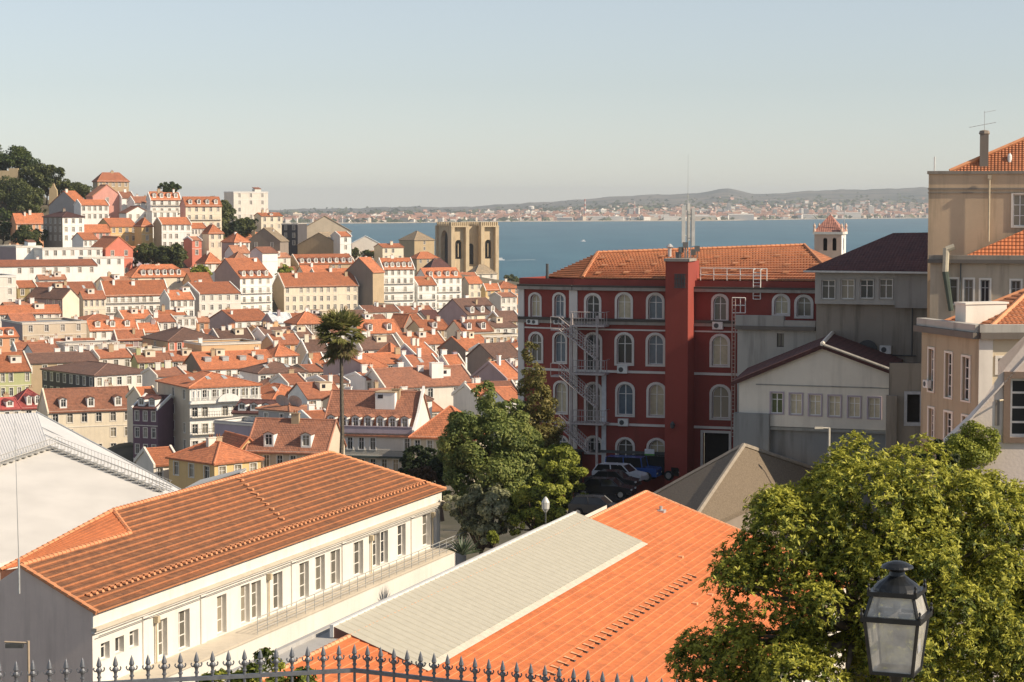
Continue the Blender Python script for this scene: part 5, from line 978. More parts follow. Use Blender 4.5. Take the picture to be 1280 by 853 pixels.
u, z = px(1262, 203); mb = MB(); mb.lathe([(.14, 0), (.14, 1.0), (.05, 1.15)], 8, (u, .8, H), 0); mb.build('vent_pipe', wall_mat('white'), R1)
mb = MB(); u, _ = px(1168, 200); mb.bar((u, .3, H), (u, .3, px(1168, 196)[1]), .05, 0, 5); mb.build('pole', whitesteel, R1)
AN = thing('tv_antenna', 'small television antenna on the thin chimney of the tall tan building', 'antenna', tuple(R1.matrix_basis @ __import__('mathutils').Vector((chx[0], .8, zt + .25)))); mb = MB(); mb.bar((0, 0, 0), (0, 0, 1.3), .018, 0, 5); mb.build('mast', steel, AN)
mb = MB(); mb.bar((-1.0, 0, .22), (.75, 0, .55), .014, 0, 4); mb.bar((-.05, 0, 1.2), (.75, .1, 1.35), .012, 0, 4)
for k in range(7): x = -.95 + k * .27; z = .23 + (x + 1) * .188; mb.bar((x, -.3, z), (x, .3, z), .01, 0, 4)
mb.build('aerial', steel, AN)
# R1b: lower front section with its own roof
O = P(1163, 319, 138.5); zb = EYE - 20; R1b = simple('tan house front with small dark windows, against the tall tan building', 'house', 'town_house', O, th, zb); px = frame(O, th, zb); lc = local(R1b); H = px(1166, 319)[1]; zc = px(1166, 329)[1]; W = 22.0
ops, wn = [], []
for x0, x1, y0, y1 in ((1187, 1197, 349, 380), (1205.5, 1216.5, 349.5, 381), (1226, 1237, 350, 381), (1264, 1276, 351, 383)):
    a, zt = px(x0, y0); b, _ = px(x1, y0); zl = px(x0, y1)[1]; ops.append((a, b, zl, zt)); wn.append((a, b, zl, zt))
mb = MB(); wall(mb, W, -2, zc, ops, lambda u, d, z: (u, d, z), 0, .2); mb.box((-.1, -.2, zc + .25), (W, .3, H), 1); mb.box((-.15, -.35, zc + .004), (W, .2, zc + .25), 2); mb.face([(0, 0, -2), (0, 4.4, -2), (0, 4.4, zc), (0, 0, zc)], 0); mb.build('wall', [wall_mat('tan_front', (.50, .42, .32), .7), stain, wall_mat('concrete_dark')], R1b)
for a, b, c, d in wn: window(R1b, ((a + b) / 2, 0, c), 0, b - a, d - c, 'oldwhite', rec=.18, near=True, tw=.12, frame='grey')
mb = MB(); ra = px(1206, 318)[0]; rp = lc(P(1283, 288, 141.5)); courses(mb, (ra, .3, H - .1), (W, .3, H - .1), (W, 3.6, rp[2] + .9), (ra + 5.6, 3.6, rp[2] + .9), 11, 0, .06, 1); mb.slope([(ra, 4.3, H - .1), (ra, .3, H - .1), (ra + 5.6, 3.6, rp[2] + .9)], 0); mb.build('roof', [roof_mat('fresh'), edge], R1b)
u, z = px(1183, 322); mb = MB(); mb.bar((u, -.35, z + .6), (u - .05, -.35, z - .9), .2, 1, 8); mb.bar((u - .05, -.35, z - .9), (u + .35, -.35, z - 3.4), .2, 0, 8, .16); mb.bar((u, -.35, z + .5), (u + .5, -.3, z + .7), .2, 1, 8); mb.build('flue', [plain('green_black', (.06, .08, .06), .6), plain('pale_flue', (.50, .45, .34), .6)], R1b)
mb = MB(); u, z = px(1201, 335); mb.bar((u, -.12, z - 3.4), (u, -.12, z + .8), .05, 0, 6); mb.build('downpipe', iron, R1b)

# ------------------------------------------------------------------ pale gable wall G5 close at the right edge
O = P(1186, 553, 52); th = math.radians(-5); zb = EYE - 16; G5 = simple('plain pale gable end with a brown-framed window, close behind the big yellow-green tree', 'house', 'gable_house', O, th, zb); px = frame(O, th, zb)
W = 6.0; pts = [px(1187, 610), px(1187, 552), px(1216, 520), px(1284, 416), (W, px(1284, 416)[1] + (W - px(1284, 416)[0]) * 1.0)]
a, zt = px(1263, 473); b, _ = px(1288, 473); zl = px(1270, 547)[1]; zlow = px(1186, 553)[1]; xw = a - .3
mb = MB(); wall(mb, b + .6, 0, zt + .4, [(a, b, zl, zt)], lambda u, d, z: (u, d, z), 0, .22, u0=xw); g5 = wall_mat('gable_pale', (.80, .69, .61), .25)
top = zt + .4; ux = lambda z: None
prof = [(pts[1][0], pts[1][1]), (pts[2][0], pts[2][1]), (pts[3][0], pts[3][1])]
def profz(u):
    P4 = prof + [(W, pts[4][1])]
    for (x0, z0), (x1, z1) in zip(P4, P4[1:]):
        if x0 <= u <= x1: return z0 + (z1 - z0) * (u - x0) / (x1 - x0)
    return P4[-1][1]
mb.face([(prof[0][0], 0, 0), (xw, 0, 0), (xw, 0, profz(xw)), (prof[1][0], 0, prof[1][1]), (prof[0][0], 0, prof[0][1])], 0)
mb.face([(xw, 0, top), (b + .6, 0, top), (b + .6, 0, profz(b + .6)), (pts[3][0], 0, pts[3][1]), (xw, 0, profz(xw))] if pts[3][0] < b + .6 else [(xw, 0, top), (b + .6, 0, top), (b + .6, 0, profz(b + .6)), (xw, 0, profz(xw))], 0)
mb.face([(b + .6, 0, 0), (W, 0, 0), (W, 0, pts[4][1]), (b + .6, 0, profz(b + .6))], 0); mb.face([(prof[0][0], 0, 0), (prof[0][0], .45, 0), (prof[0][0], .45, prof[0][1]), (prof[0][0], 0, prof[0][1])], 0)
mb.build('wall', g5, G5); window(G5, ((a + b) / 2, 0, zl), 0, b - a, zt - zl, 'brownstone', rec=.2, near=True, tw=.16, bars=3) if wall_mat('brownstone', (.23, .16, .12), .5) else 0
mb = MB(); mb.slope([(prof[0][0] - .1, -.06, prof[0][1]), (prof[1][0], -.06, prof[1][1]), (prof[1][0], .5, prof[1][1]), (prof[0][0] - .1, .5, prof[0][1])], 1, .1); mb.slope([(prof[0][0] - .55, -.1, prof[0][1] - .18), (prof[0][0] + .02, -.1, prof[0][1] - .02), (prof[0][0] + .02, .9, prof[0][1] - .02), (prof[0][0] - .55, .9, prof[0][1] - .18)], 0, .1); mb.slope([(prof[1][0], -.06, prof[1][1] + .01), (W, -.06, pts[4][1] + .01), (W, .5, pts[4][1] + .01), (prof[1][0], .5, prof[1][1] + .01)], 1, .06); mb.build('roof', [roof_mat('fresh'), g5], G5)
a, zt = px(1244.5, 500); b, _ = px(1249.5, 500); zl = px(1246, 532)[1]; mb = MB(); mb.box((a, -.02, zl), (b, -.004, zt), 0); mb.build('vent_slit', plain('slit', (.24, .20, .17), .8), G5)
u, z = px(1255, 500); mb = MB(); mb.bar((u, 0, z), (u - .14, -.2, z), .022, 0, 6); mb.build('lamp', plain('tan_pipe', (.5, .4, .3)), G5)

# ------------------------------------------------------------------ bell tower behind the dark roof
O = P(1051, 290, 300); th = math.radians(38); kl = ray(1018, 290); kr = ray(1063, 290); Lr = solve(kr[0] / kr[1], O[0], 300, math.cos(th), math.sin(th)); Ll = solve(kl[0] / kl[1], O[0], 300, -math.sin(th), math.cos(th))
Lr = max(3.0, Lr); th = math.radians(-17); O = P(1018, 290, 300); W = hit(1052, 290, O, th)[0]; zb = O[2] - 22; BT = simple('church bell tower with a tiled pyramid cap and corner finials, seen over the dark roof', 'bell tower', 'bell_tower', O, th, zb); px = frame(O, th, zb); H = 22.0; cx = W * .5; DB = 4.2
rose = wall_mat('rose_plaster', (.66, .48, .37), .25); ops = []
for c in (1031.5, 1043): a, zt = px(c - 2.6, 297.5); b, _ = px(c + 2.6, 297.5); zl = px(c, 313.5)[1]; ops.append((a, b, zl, zt, True))
mb = MB(); wall(mb, W, 0, H, ops, lambda u, d, z: (u, d, z), 0, .4); opr = [(1.6, 2.5, ops[0][2], ops[0][3], True)]; wall(mb, DB, 0, H, opr, lambda u, d, z: (W - d, u, z), 1, .4); mb.face([(0, 0, 0), (0, DB, 0), (0, DB, H), (0, 0, H)], 0); mb.face([(0, DB, 0), (W, DB, 0), (W, DB, H), (0, DB, H)], 0)
mb.box((-.2, -.2, H - .35), (W + .2, DB + .2, H), 2); mb.box((.5, .5, 3), (W - .5, DB - .5, H - 1), 3); mb.build('wall', [rose, wall_mat('white'), wall_mat('oldwhite'), plain('dark_opening', (.025, .022, .02), .9)], BT)
mb = MB(); zt = px(1040, 268)[1]; ap = (cx, DB / 2, zt); c = [(-.1, -.1, H + .02), (W + .1, -.1, H + .02), (W + .1, DB + .1, H + .02), (-.1, DB + .1, H + .02)]
for k in range(4): mb.slope([c[k], c[(k + 1) % 4], ap], 0, .05)
mb.build('roof', roof_mat('pinktile', (.47, .20, .14), .5, (.3, .3), .6), BT)
for x, y in ((0, 0), (W, 0), (W, DB), (0, DB)): mb = MB(); mb.lathe([(.16, 0), (.22, .15), (.12, .5), (.2, .8), (.03, 1.2)], 8, (x, y, H), 0); mb.build('finial', rose, BT)
mb = MB(); mb.bar((W + .3, .3, H - 8), (W + .3, .3, H + 3.4), .05, 0, 5); mb.build('lightning_rod', steel, BT)

# ------------------------------------------------------------------ white metal roof of the big shed at the left
SH = thing('exhibition_shed', 'huge white metal-roofed shed with raised walkways across its roof', 'shed', (-40, 165, 30)); lo = local(SH)
top, A, rt, lf = lo(P(46, 516, 212)), lo(P(62, 562, 196)), lo(P(226, 613, 196)), lo(P(-60, 505, 215))
ra = lo(P(206, 618, 187)); _p0, _p1, _p2 = (np.array(P(*q)) for q in ((62, 562, 196), (-40, 596, 186), (206, 618, 187))); _pn = np.cross(_p1 - _p0, _p2 - _p0)
def pl3(x, y): d = np.array(ray(x, y)); e = np.array((0, 0, EYE)); return lo(e + d * float(_pn @ (_p0 - e) / (_pn @ d)))
la = lo(P(-40, 596, 186)); bl, br = pl3(-40, 760), pl3(215, 705); lt = lo(P(-70, 521, 205))
wm = plain('white_sheet', (.66, .64, .60), .5, 0, .07, .35); wm2 = plain('white_sheet_bright', (.72, .71, .69), .45, 0, .05, .35)
def ribbed(mb, a, b, c, d, n, mat, h=.12):
    a, b, c, d = (np.array(v, float) for v in (a, b, c, d))
    nn = np.cross(b - a, d - a); nn /= np.linalg.norm(nn); nn = nn if nn[2] > 0 else -nn
    for k in range(n):
        f0, f1, f2, f3 = k / n, (k + .7) / n, (k + .85) / n, (k + 1) / n; q = lambda f, e=0: (a + (b - a) * f + nn * e, d + (c - d) * f + nn * e)
        for (fa, ea), (fb, eb) in (((f0, 0), (f1, 0)), ((f1, 0), (f2, h)), ((f2, h), (f3, 0))):
            p0, p1 = q(fa, ea); r0, r1 = q(fb, eb); mb.face([p0, r0, r1, p1], mat)
mb = MB(); mb.face([la, A, br, bl], 0); mb.face([A, ra, br], 0); mb.build('roof', [wm], SH)
mb = MB(); ribbed(mb, lt, top, A, la, 34, 0, .05); mb.build('roof', [wm2], SH)
mb = MB(); mb.face([top, rt, ra, A], 0); mb.face([rt, top, (top[0], top[1], -6), (rt[0], rt[1], -6)], 1); mb.face([rt, ra, (ra[0], ra[1], -6), (rt[0], rt[1], -6)], 1); mb.bar(top, rt, .14, 2, 6)
mb.build('roof', [wm2, wall_mat('grey'), steel], SH)
NB_ = thing('unseen_shade_house', 'unseen tall house added beyond the tall tan building to cast shade', 'house', (38.5, 147.4, 40), math.radians(-13)); mb = MB(); mb.box((0, 0, 0), (17, 17.5, 44), 0); mb.slope([(-.2, -.2, 44.02), (17.2, -.2, 44.02), (17.2, 17.7, 44.5), (-.2, 17.7, 44.5)], 1); mb.build('wall', [tanr, roof_mat('q')], NB_)  # unseen house added to throw shade on the grey building and workshop roofs
def walkway(a, b, n):
    a = np.array(a); b = np.array(b); mb = MB(); off = np.array((0, .0, .35)); sd = np.array((.5, .9, 0.15))
    for e in (0, 1): mb.bar(a + off + sd * e, b + off + sd * e, .045, 0, 4); mb.bar(a + off * 2.6 + sd * e, b + off * 2.6 + sd * e, .02, 0, 4)
    for k in range(n):
        p = a + (b - a) * (k + .5) / n; mb.bar(p, p + off * 2.6, .02, 0, 4); mb.bar(p + sd, p + sd + off * 2.6, .02, 0, 4)
        if k % 2 == 0: mb.box(tuple(p - (.45, .05, -.12)), tuple(p + (.45, .95, .22)), 0)
    mb.build('roof_walkway', plain('walkway_steel', (.46, .45, .42), .6), SH)
walkway(A, ra, 34); walkway(la, A, 26)
mb = MB(); mb.bar(np.array(top) * .35 + np.array(A) * .65 + (0, 0, .12), np.array(rt) * .35 + np.array(ra) * .65 + (0, 0, .12), .05, 0, 4); mb.bar(np.array(top) * .55 + np.array(A) * .45 + (0, 0, .1), np.array(rt) * .55 + np.array(ra) * .45 + (0, 0, .1), .04, 0, 4); mb.build('cable_tray', steel, SH)
mb = MB(); mb.face([(bl[0], bl[1], bl[2]), (br[0], br[1], br[2]), (br[0], br[1], -8), (bl[0], bl[1], -8)], 0); mb.build('wall', wall_mat('oldwhite'), SH)
FL = thing('low_shed', 'small flat grey tin roof between the white shed and the sprawling orange roof', 'shed', (P(262, 595, 245)[0], 245, 38)); lo = local(FL); mb = MB()
q = [lo(P(x, y, d)) for x, y, d in ((228, 612, 236), (300, 590, 236), (308, 585, 262), (250, 600, 262))]; mb.slope(q, 0, .3); mb.build('roof', plain('grey_sheet', (.50, .50, .48), .6), FL); mb = MB()
for k in range(4): a, b = q[k], q[(k + 1) % 4]; mb.face([(a[0], a[1], -8), (b[0], b[1], -8), (b[0], b[1], b[2] - .1), (a[0], a[1], a[2] - .1)], 0)
mb.build('wall', wall_mat('oldwhite'), FL)

# ------------------------------------------------------------------ cathedral
O = P(564, 281, 1130); th = math.radians(24); zb = O[2] - 42; CA = thing('cathedral', 'battlemented stone cathedral with two square towers and a rose window', 'cathedral', (O[0], O[1], zb), th); H = 42.0
kr = ray(619.5, 281); W = solve(kr[0] / kr[1], O[0], 1130, math.cos(th), math.sin(th)); kl = ray(547, 281); LD = solve(kl[0] / kl[1], O[0], 1130, -math.sin(th), math.cos(th)); LD = min(22, max(10, LD))
st = wall_mat('cathedral_stone', (.58, .46, .30), .7); fl = lambda x0: (lambda u, d, z: (x0 + u, d, z)); TW = W * .33; dko = plain('dark_opening', (.025, .022, .02), .9)
for x0 in (0, W - TW):
    mb = MB(); ow = TW * .46; wall(mb, TW, 0, H, [(TW / 2 - ow / 2, TW / 2 + ow / 2, H - 18, H - 8, True)], lambda u, d, z: (x0 + u, d, z), 0, 1.2)
    sw = LD * .5; wall(mb, LD, 0, H, [(LD / 2 - sw / 2, LD / 2 + sw / 2, H - 22, H - 3, True)], lambda u, d, z: (x0 + d, LD - u, z), 0, 2.2)
    mb.face([(x0 + TW, 0, 0), (x0 + TW, LD, 0), (x0 + TW, LD, H), (x0 + TW, 0, H)], 0); mb.face([(x0, LD, 0), (x0 + TW, LD, 0), (x0 + TW, LD, H), (x0, LD, H)], 0); mb.face([(x0, 0, H - 1), (x0 + TW, 0, H - 1), (x0 + TW, LD, H - 1), (x0, LD, H - 1)], 0)
    mb.box((x0 + 2.3, 1.3, H - 24), (x0 + TW - .4, LD - .4, H - 2), 1)
    for bx in (x0 - .9, x0 + TW - 1.0): mb.box((bx, -2.3, 0), (bx + 1.9, .9, H - .6), 0)
    mb.box((x0 - 1.0, LD - .9, 0), (x0 + .6, LD + 1.0, H - .6), 0); mb.build('tower', [st, dko], CA)
    mb = MB(); n = 9
    for k in range(n):
        u = x0 - .9 + (TW + 1.8) * k / n; mb.box((u, -2.3, H - .6), (u + (TW + 1.8) / n * .58, .3, H + 1.3), 0)
    for k in range(8):
        v = LD * k / 8; mb.box((x0 - 1.0, v, H - .6), (x0 + .3, v + LD / 8 * .58, H + 1.3), 0)
    mb.box((x0 - .95, -2.35, H - 1.3), (x0 + TW + .95, .32, H - .6), 0); mb.build('battlements', st, CA)
    mb = MB(); mb.box((x0 + TW / 2 - .18, .5, H - 17), (x0 + TW / 2 + .18, .8, H - 10), 0); mb.build('belfry_column', st, CA)
x0, x1 = TW, W - TW; hc = H - 22; rc = (x1 - x0) / 2 * .8
mb = MB(); wall(mb, x1 - x0, 0, hc, [((x1 - x0) / 2 - rc, (x1 - x0) / 2 + rc, hc - 16, hc - 2.5, True)], lambda u, d, z: (x0 + u, d + 1.0, z), 0, 2.6); mb.box((x0, 3.7, 0), (x1, 4.2, H - 2), 1); mb.face([(x0, 1.0, hc), (x1, 1.0, hc), (x1, 3.7, hc), (x0, 3.7, hc)], 0)
wall(mb, x1 - x0, hc, H - 1, [((x1 - x0) / 2 - 1.5, (x1 - x0) / 2 + 1.5, hc + 1, hc + 12, True)], lambda u, d, z: (x0 + u, d + 3.6, z), 0, .3); mb.build('west_front', [st, dko], CA)
mb = MB(); cc = ((x0 + x1) / 2, hc - 2.5 - rc); R_ = rc * .86
for k in range(24):
    a, b = 2 * PI * k / 24, 2 * PI * (k + 1) / 24
    mb.face([(cc[0] + R_ * math.cos(a), 2.9, cc[1] + R_ * math.sin(a)), (cc[0] + R_ * math.cos(b), 2.9, cc[1] + R_ * math.sin(b)), (cc[0] + R_ * .8 * math.cos(b), 2.9, cc[1] + R_ * .8 * math.sin(b)), (cc[0] + R_ * .8 * math.cos(a), 2.9, cc[1] + R_ * .8 * math.sin(a))], 0)
for k in range(12): a = 2 * PI * k / 12; mb.bar((cc[0] + .6 * math.cos(a), 2.9, cc[1] + .6 * math.sin(a)), (cc[0] + R_ * .85 * math.cos(a), 2.9, cc[1] + R_ * .85 * math.sin(a)), .17, 0, 5)
mb.lathe([(.8, 0), (.8, .1)], 10, (cc[0], 2.9, cc[1]), 0); mb.build('rose_window', wall_mat('oldwhite'), CA)
mb = MB(); mb.box((2, LD, 0), (W - 2, LD + 55, hc - 4), 0); mb.slope([(1.5, LD, hc - 4), (1.5, LD + 55, hc - 4), (W / 2, LD + 55, hc - 1), (W / 2, LD, hc - 1)], 1); mb.slope([(W - 1.5, LD, hc - 4), (W - 1.5, LD + 55, hc - 4), (W / 2, LD + 55, hc - 1), (W / 2, LD, hc - 1)], 1); mb.build('nave', [st, roof_mat('t')], CA)
CTRL += [(O[0] + dx, O[1] + dy, zb - 1) for dx in (-25, -5, 15, 35) for dy in (-90, -45, -15, 10)]

# ------------------------------------------------------------------ two satellite dishes on the grey flat-topped house
for k, (x, y) in enumerate(((354, 510), (370, 511))):
    DS = thing('satellite_dish', ['grey mesh satellite dish, the one nearer the white dormers', 'grey mesh satellite dish, the one nearer the white end wall'][k], 'satellite dish', P(x, y, 343), math.radians(-20), 'satellite dishes on the flat-topped house'); mb = MB()
    for i in range(5):
        for j in range(16):
            def q(i, j): r = 1.15 * i / 5; a = 2 * PI * j / 16; v = np.array((r * math.cos(a), -.25 * (r / 1.15) ** 2, r * math.sin(a))); return (v[0], v[1] - v[2] * .5, 1.3 + v[2] * .85 + v[1] * .4)
            mb.face([q(i, j), q(i, j + 1), q(i + 1, j + 1), q(i + 1, j)], 0)
    mb.build('reflector', plain('mesh_grey', (.42, .42, .42), .6, 0), DS); mb = MB(); mb.bar((0, .1, -.2), (0, .05, 1.3), .06, 0, 6); mb.build('stand', steel, DS); mb = MB(); mb.bar((0, 0, 1.2), (0, -1.1, 1.9), .03, 0, 4); mb.build('feed_arm', steel, DS)
# ------------------------------------------------------------------ trees
def leaf_cards(name, cen, nor, size, aspect, tint, mat, parent, drift=None):   # one folded leaf face per row, in numpy
    n = len(cen); nor = nor / (np.linalg.norm(nor, axis=1, keepdims=True) + 1e-9)
    t = RNG.normal(size=(n, 3)) if drift is None else drift + RNG.normal(size=(n, 3)) * .25
    ax = t - nor * np.sum(t * nor, 1, keepdims=True); ax /= np.linalg.norm(ax, axis=1, keepdims=True) + 1e-9
    sd = np.cross(nor, ax); L = size[:, None]; Wd = L * aspect
    v = np.empty((n, 4, 3)); v[:, 0] = cen - ax * L * .5; v[:, 1] = cen + sd * Wd * .5 + nor * Wd * .12; v[:, 2] = cen + ax * L * .5 - nor * L * .12; v[:, 3] = cen - sd * Wd * .5 + nor * Wd * .12
    me = bpy.data.meshes.new(name); me.vertices.add(4 * n); me.loops.add(4 * n); me.polygons.add(n)
    me.vertices.foreach_set('co', v.reshape(-1)); me.loops.foreach_set('vertex_index', np.arange(4 * n)); me.polygons.foreach_set('loop_start', np.arange(0, 4 * n, 4)); me.polygons.foreach_set('loop_total', np.full(n, 4))
    a = me.attributes.new('tint', 'FLOAT', 'FACE'); a.data.foreach_set('value', np.clip(tint, 0, 1).astype('f')); me.materials.append(mat); me.update(calc_edges=True); me.validate()
    return link(name, me, parent)
LEAF = {
    'oak': ((.034, .05, .018), (.09, .11, .038), (.18, .195, .062)), 'pine': ((.020, .038, .012), (.055, .085, .022), (.12, .15, .035)),
    'yellow': ((.03, .05, .010), (.15, .19, .03), (.56, .54, .085)), 'conifer': ((.055, .09, .027), (.20, .25, .07), (.38, .40, .12)),
    'lime': ((.07, .10, .018), (.27, .31, .05), (.48, .49, .09)), 'silver': ((.11, .13, .07), (.35, .36, .20), (.56, .55, .35)),
    'bronze': ((.07, .075, .026), (.19, .175, .055), (.36, .30, .10)), 'dark': ((.012, .022, .009), (.028, .044, .015), (.06, .08, .03)), 'rust': ((.05, .032, .02), (.10, .06, .035), (.16, .10, .05))}
BARK = plain('bark', (.12, .085, .06), .95, 0, .3, 6)
def limb(mb, a, b, r0, r1, n=3, wob=.1):
    a = np.array(a, float); b = np.array(b, float); L = np.linalg.norm(b - a); p = a
    for k in range(1, n + 1):
        q = a + (b - a) * k / n + (RNG.normal(size=3) * L * wob / n if k < n else 0)
        mb.bar(p, q, r0 + (r1 - r0) * (k - 1) / n, 0, 6, r0 + (r1 - r0) * k / n); p = q
def tree(label, name, base, blobs, leaf, nleaf, kindk, aspect=.6, clump=.34, trunk=.3, group=None, nclump=None, flat=.0, cat='tree', droop=None):
    """blobs: (dx,dy,dz,rx,ry,rz) about the base; leaves sit in clumps on the blob shells so that gaps and shade stay between them."""
    t = thing(name, label, cat, tuple(base), 0, group); B = np.array(blobs, float); vol = B[:, 3] * B[:, 5]; vol /= vol.sum()
    nclump = nclump or max(10, int(26 * len(B) ** .6)); C, R, NN = [], [], []
    for k in range(nclump):
        b = B[RNG.choice(len(B), p=vol)]; d = RNG.normal(size=3); d[2] = d[2] * .8 + .25; d /= np.linalg.norm(d); r = RNG.uniform(.66, 1.0)
        C.append(b[:3] + d * b[3:] * r); R.append(clump * b[3:].mean() * RNG.uniform(.6, 1.2)); NN.append(d)
    C, R, NN = np.array(C), np.array(R), np.array(NN); w = R ** 2; idx = RNG.choice(nclump, nleaf, p=w / w.sum())
    d = RNG.normal(size=(nleaf, 3)); d += NN[idx] * .7; d[:, 2] += .35; d /= np.linalg.norm(d, axis=1, keepdims=True); rad = RNG.uniform(.45, 1.08, nleaf) ** .6
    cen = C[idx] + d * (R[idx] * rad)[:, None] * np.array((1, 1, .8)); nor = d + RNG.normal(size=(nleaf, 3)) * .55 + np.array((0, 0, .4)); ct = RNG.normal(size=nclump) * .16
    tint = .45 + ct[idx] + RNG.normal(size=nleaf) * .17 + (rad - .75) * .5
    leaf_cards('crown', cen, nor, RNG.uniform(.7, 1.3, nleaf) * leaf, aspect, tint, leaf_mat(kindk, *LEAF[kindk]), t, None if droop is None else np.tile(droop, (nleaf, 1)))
    if trunk:
        mb = MB(); top = B[:, :3].mean(0); fork = np.array((top[0] * .5, top[1] * .5, max(.5, B[:, 2].min() * .55))); limb(mb, (0, 0, -1.5), fork, trunk, trunk * .75)
        for k in RNG.choice(nclump, min(nclump, 14), replace=False): limb(mb, fork, C[k], trunk * .5, trunk * .08, 4, .14)
        mb.build('trunk', BARK, t)
    return t
def pxtree(label, px_, ytop, ybot, D, wpx, leaf, nleaf, kindk, name='tree', lobes=5, trunk=.3, group=None, sq=1.0, seed=0, **kw):
    """a round tree filling a photo box: centre column, top and bottom rows, width."""
    c = P(px_, (ytop + ybot) / 2, D); m = D / FP; hz = (ybot - ytop) * m / 2; hx = wpx * m / 2; r = random.Random(label + str(seed)); base = (c[0], c[1], c[2] - hz - 1.5)
    bl = [(0, 0, hz * 1.1 + 1.5, hx * .62, hx * .62, hz * .72)]
    for k in range(lobes):
        a = 2 * PI * (k + r.random() * .6) / lobes; f = r.uniform(.42, .6); bl.append((hx * f * math.cos(a), hx * f * math.sin(a), 1.5 + hz * (1 + r.uniform(-.42, .5)), hx * r.uniform(.36, .5), hx * .42, hz * r.uniform(.36, .5)))
    CTRL.append((c[0], c[1], base[2] + .5)) if D > 200 else None
    return tree(label, name, base, bl, leaf, nleaf, kindk, trunk=trunk, group=group, **kw)
# castle hill wood, tree by tree
HILL = [('dark umbrella pine on the castle hill top, its crown cut by the frame edge', 2, 180, 216, 960, 64, 'pine', .9, 2600), ('spreading umbrella pine at the skyline of the castle hill', 24, 186, 212, 965, 50, 'pine', .8, 2200),
    ('bushy dark evergreen below the umbrella pines', 40, 204, 240, 950, 46, 'oak', .8, 2400), ('tall dark oak at the skyline beside the rampart', 58, 204, 246, 945, 38, 'oak', .8, 2200),
    ('broad evergreen under the castle rampart', 14, 216, 262, 935, 60, 'oak', .8, 2800), ('olive-green oak low on the castle slope', 34, 232, 268, 925, 50, 'oak', .8, 2400), ('round oak behind the grey-sided house', 78, 219, 250, 950, 30, 'oak', .7, 1600),
    ('small dark oak on the ridge beyond the grey-sided house', 94, 227, 250, 955, 28, 'oak', .7, 1500), ('low dark tree on the ridge touching the pink gabled house', 108, 230, 248, 960, 22, 'oak', .7, 1100), ('yellow-green oak at the frame edge above the long salmon house', 4, 258, 302, 860, 36, 'pine', .8, 2000),
    ('dark bushy tree in front of the long salmon house', 36, 282, 310, 805, 40, 'oak', .7, 2200), ('dark pine crown behind the orange mansard roofs', 213, 227, 240, 930, 24, 'pine', .7, 1000), ('tall dark cypress-like oak beside the big cream house', 270, 239, 300, 885, 32, 'oak', .8, 2300),
    ('second tall oak in the clump beside the big cream house', 282, 246, 298, 895, 26, 'oak', .8, 1700), ('rounded oak in front of the white tower block', 306, 270, 296, 870, 34, 'oak', .7, 1700), ('small dark tree at the foot of the white tower block', 293, 276, 298, 865, 22, 'dark', .7, 1000),
    ('dark hillside tree next to the coral pediment house', 179, 302, 328, 770, 30, 'oak', .7, 1700), ('middle tree of the dark hillside clump', 196, 304, 332, 765, 32, 'oak', .7, 1900), ('largest tree of the dark hillside clump', 217, 304, 338, 760, 40, 'oak', .7, 2400),
    ('little bushy tree under the small orange hip-roofed house', 250, 330, 345, 745, 26, 'lime', .6, 1000), ('green bush against the dark burnt tower', 358, 331, 348, 790, 26, 'lime', .6, 1100), ('tiny tree beside the whitewashed hall', 444, 308, 320, 930, 12, 'oak', .6, 500),
    ('clipped hedge of trees in front of the whitewashed hall', 461, 313, 320, 935, 22, 'oak', .6, 600), ('tree peeping over the river bank houses', 640, 343, 352, 1150, 20, 'oak', .8, 700)]
for lb, x, y0, y1, D, w, kk, lf, n in HILL: pxtree(lb, x, y0, y1 + 6, D, w * (1.3 if x < 120 else 1.1), lf * 1.2, int(n * 2.1), kk, 'hill_tree', 5, .4, 'trees on the castle hill', clump=.42)
RP = thing('stone_rampart', 'pale old rampart wall showing between the castle hill trees', 'wall', P(8, 214, 945)); mb = MB(); c = (0, 0, 0)
for x0, x1, h in ((-14, -6, .9), (-6, 1, .2), (1, 5, 1.2)): mb.box((x0, 0, -4), (x1 - .01, 2, h), 0)
mb.build('wall', wall_mat('stone'), RP)
RP = thing('stone_rampart', 'broken yellowish rampart stub beside the round oak on the castle hill', 'wall', P(66, 238, 942)); mb = MB(); mb.prism([(-1.8, -6), (2.0, -6), (1.7, 0), (.8, 1.5), (.5, 3.2), (-.9, 3.7), (-1.5, 1.5)], 2, 0, 1, 0); mb.build('wall', wall_mat('stone'), RP)
# the garden trees in the middle
def G(px_, py, D): return P(px_, py, D)
M = 150 / FP
b0 = P(612, 660, 161); z = lambda y, D=161: EYE - (y - 250) * D / FP - b0[2]
X = lambda x, D=161: (x - 640) * D / FP - b0[0]
tree('big dark conifer with drooping layered boughs in the garden below the red building', 'conifer', b0,
    [(X(606), 0, z(490), .7, .7, .9), (X(606), 0, z(506), 1.3, 1.2, 1.4), (X(585), 0, z(548), 1.6, 1.5, 1.5), (X(602), 0, z(528), 2.2, 2.2, 1.6), (X(606), 0, z(555), 3.0, 2.8, 1.9), (X(592), -.6, z(580), 2.2, 2.2, 1.6), (X(610), 0, z(590), 3.3, 3.0, 2.0), (X(640), .3, z(560), 2.2, 2.0, 2.2), (X(655), .5, z(585), 2.0, 2.0, 1.8), (X(628), .3, z(525), 1.5, 1.5, 1.4), (X(575), -.3, z(610), 1.6, 1.6, 1.2), (X(625), -.5, z(625), 2.8, 2.4, 1.6)], .30, 46000, 'conifer', .42, .38, .4, nclump=230)
b0 = P(668, 640, 166)
sp = []
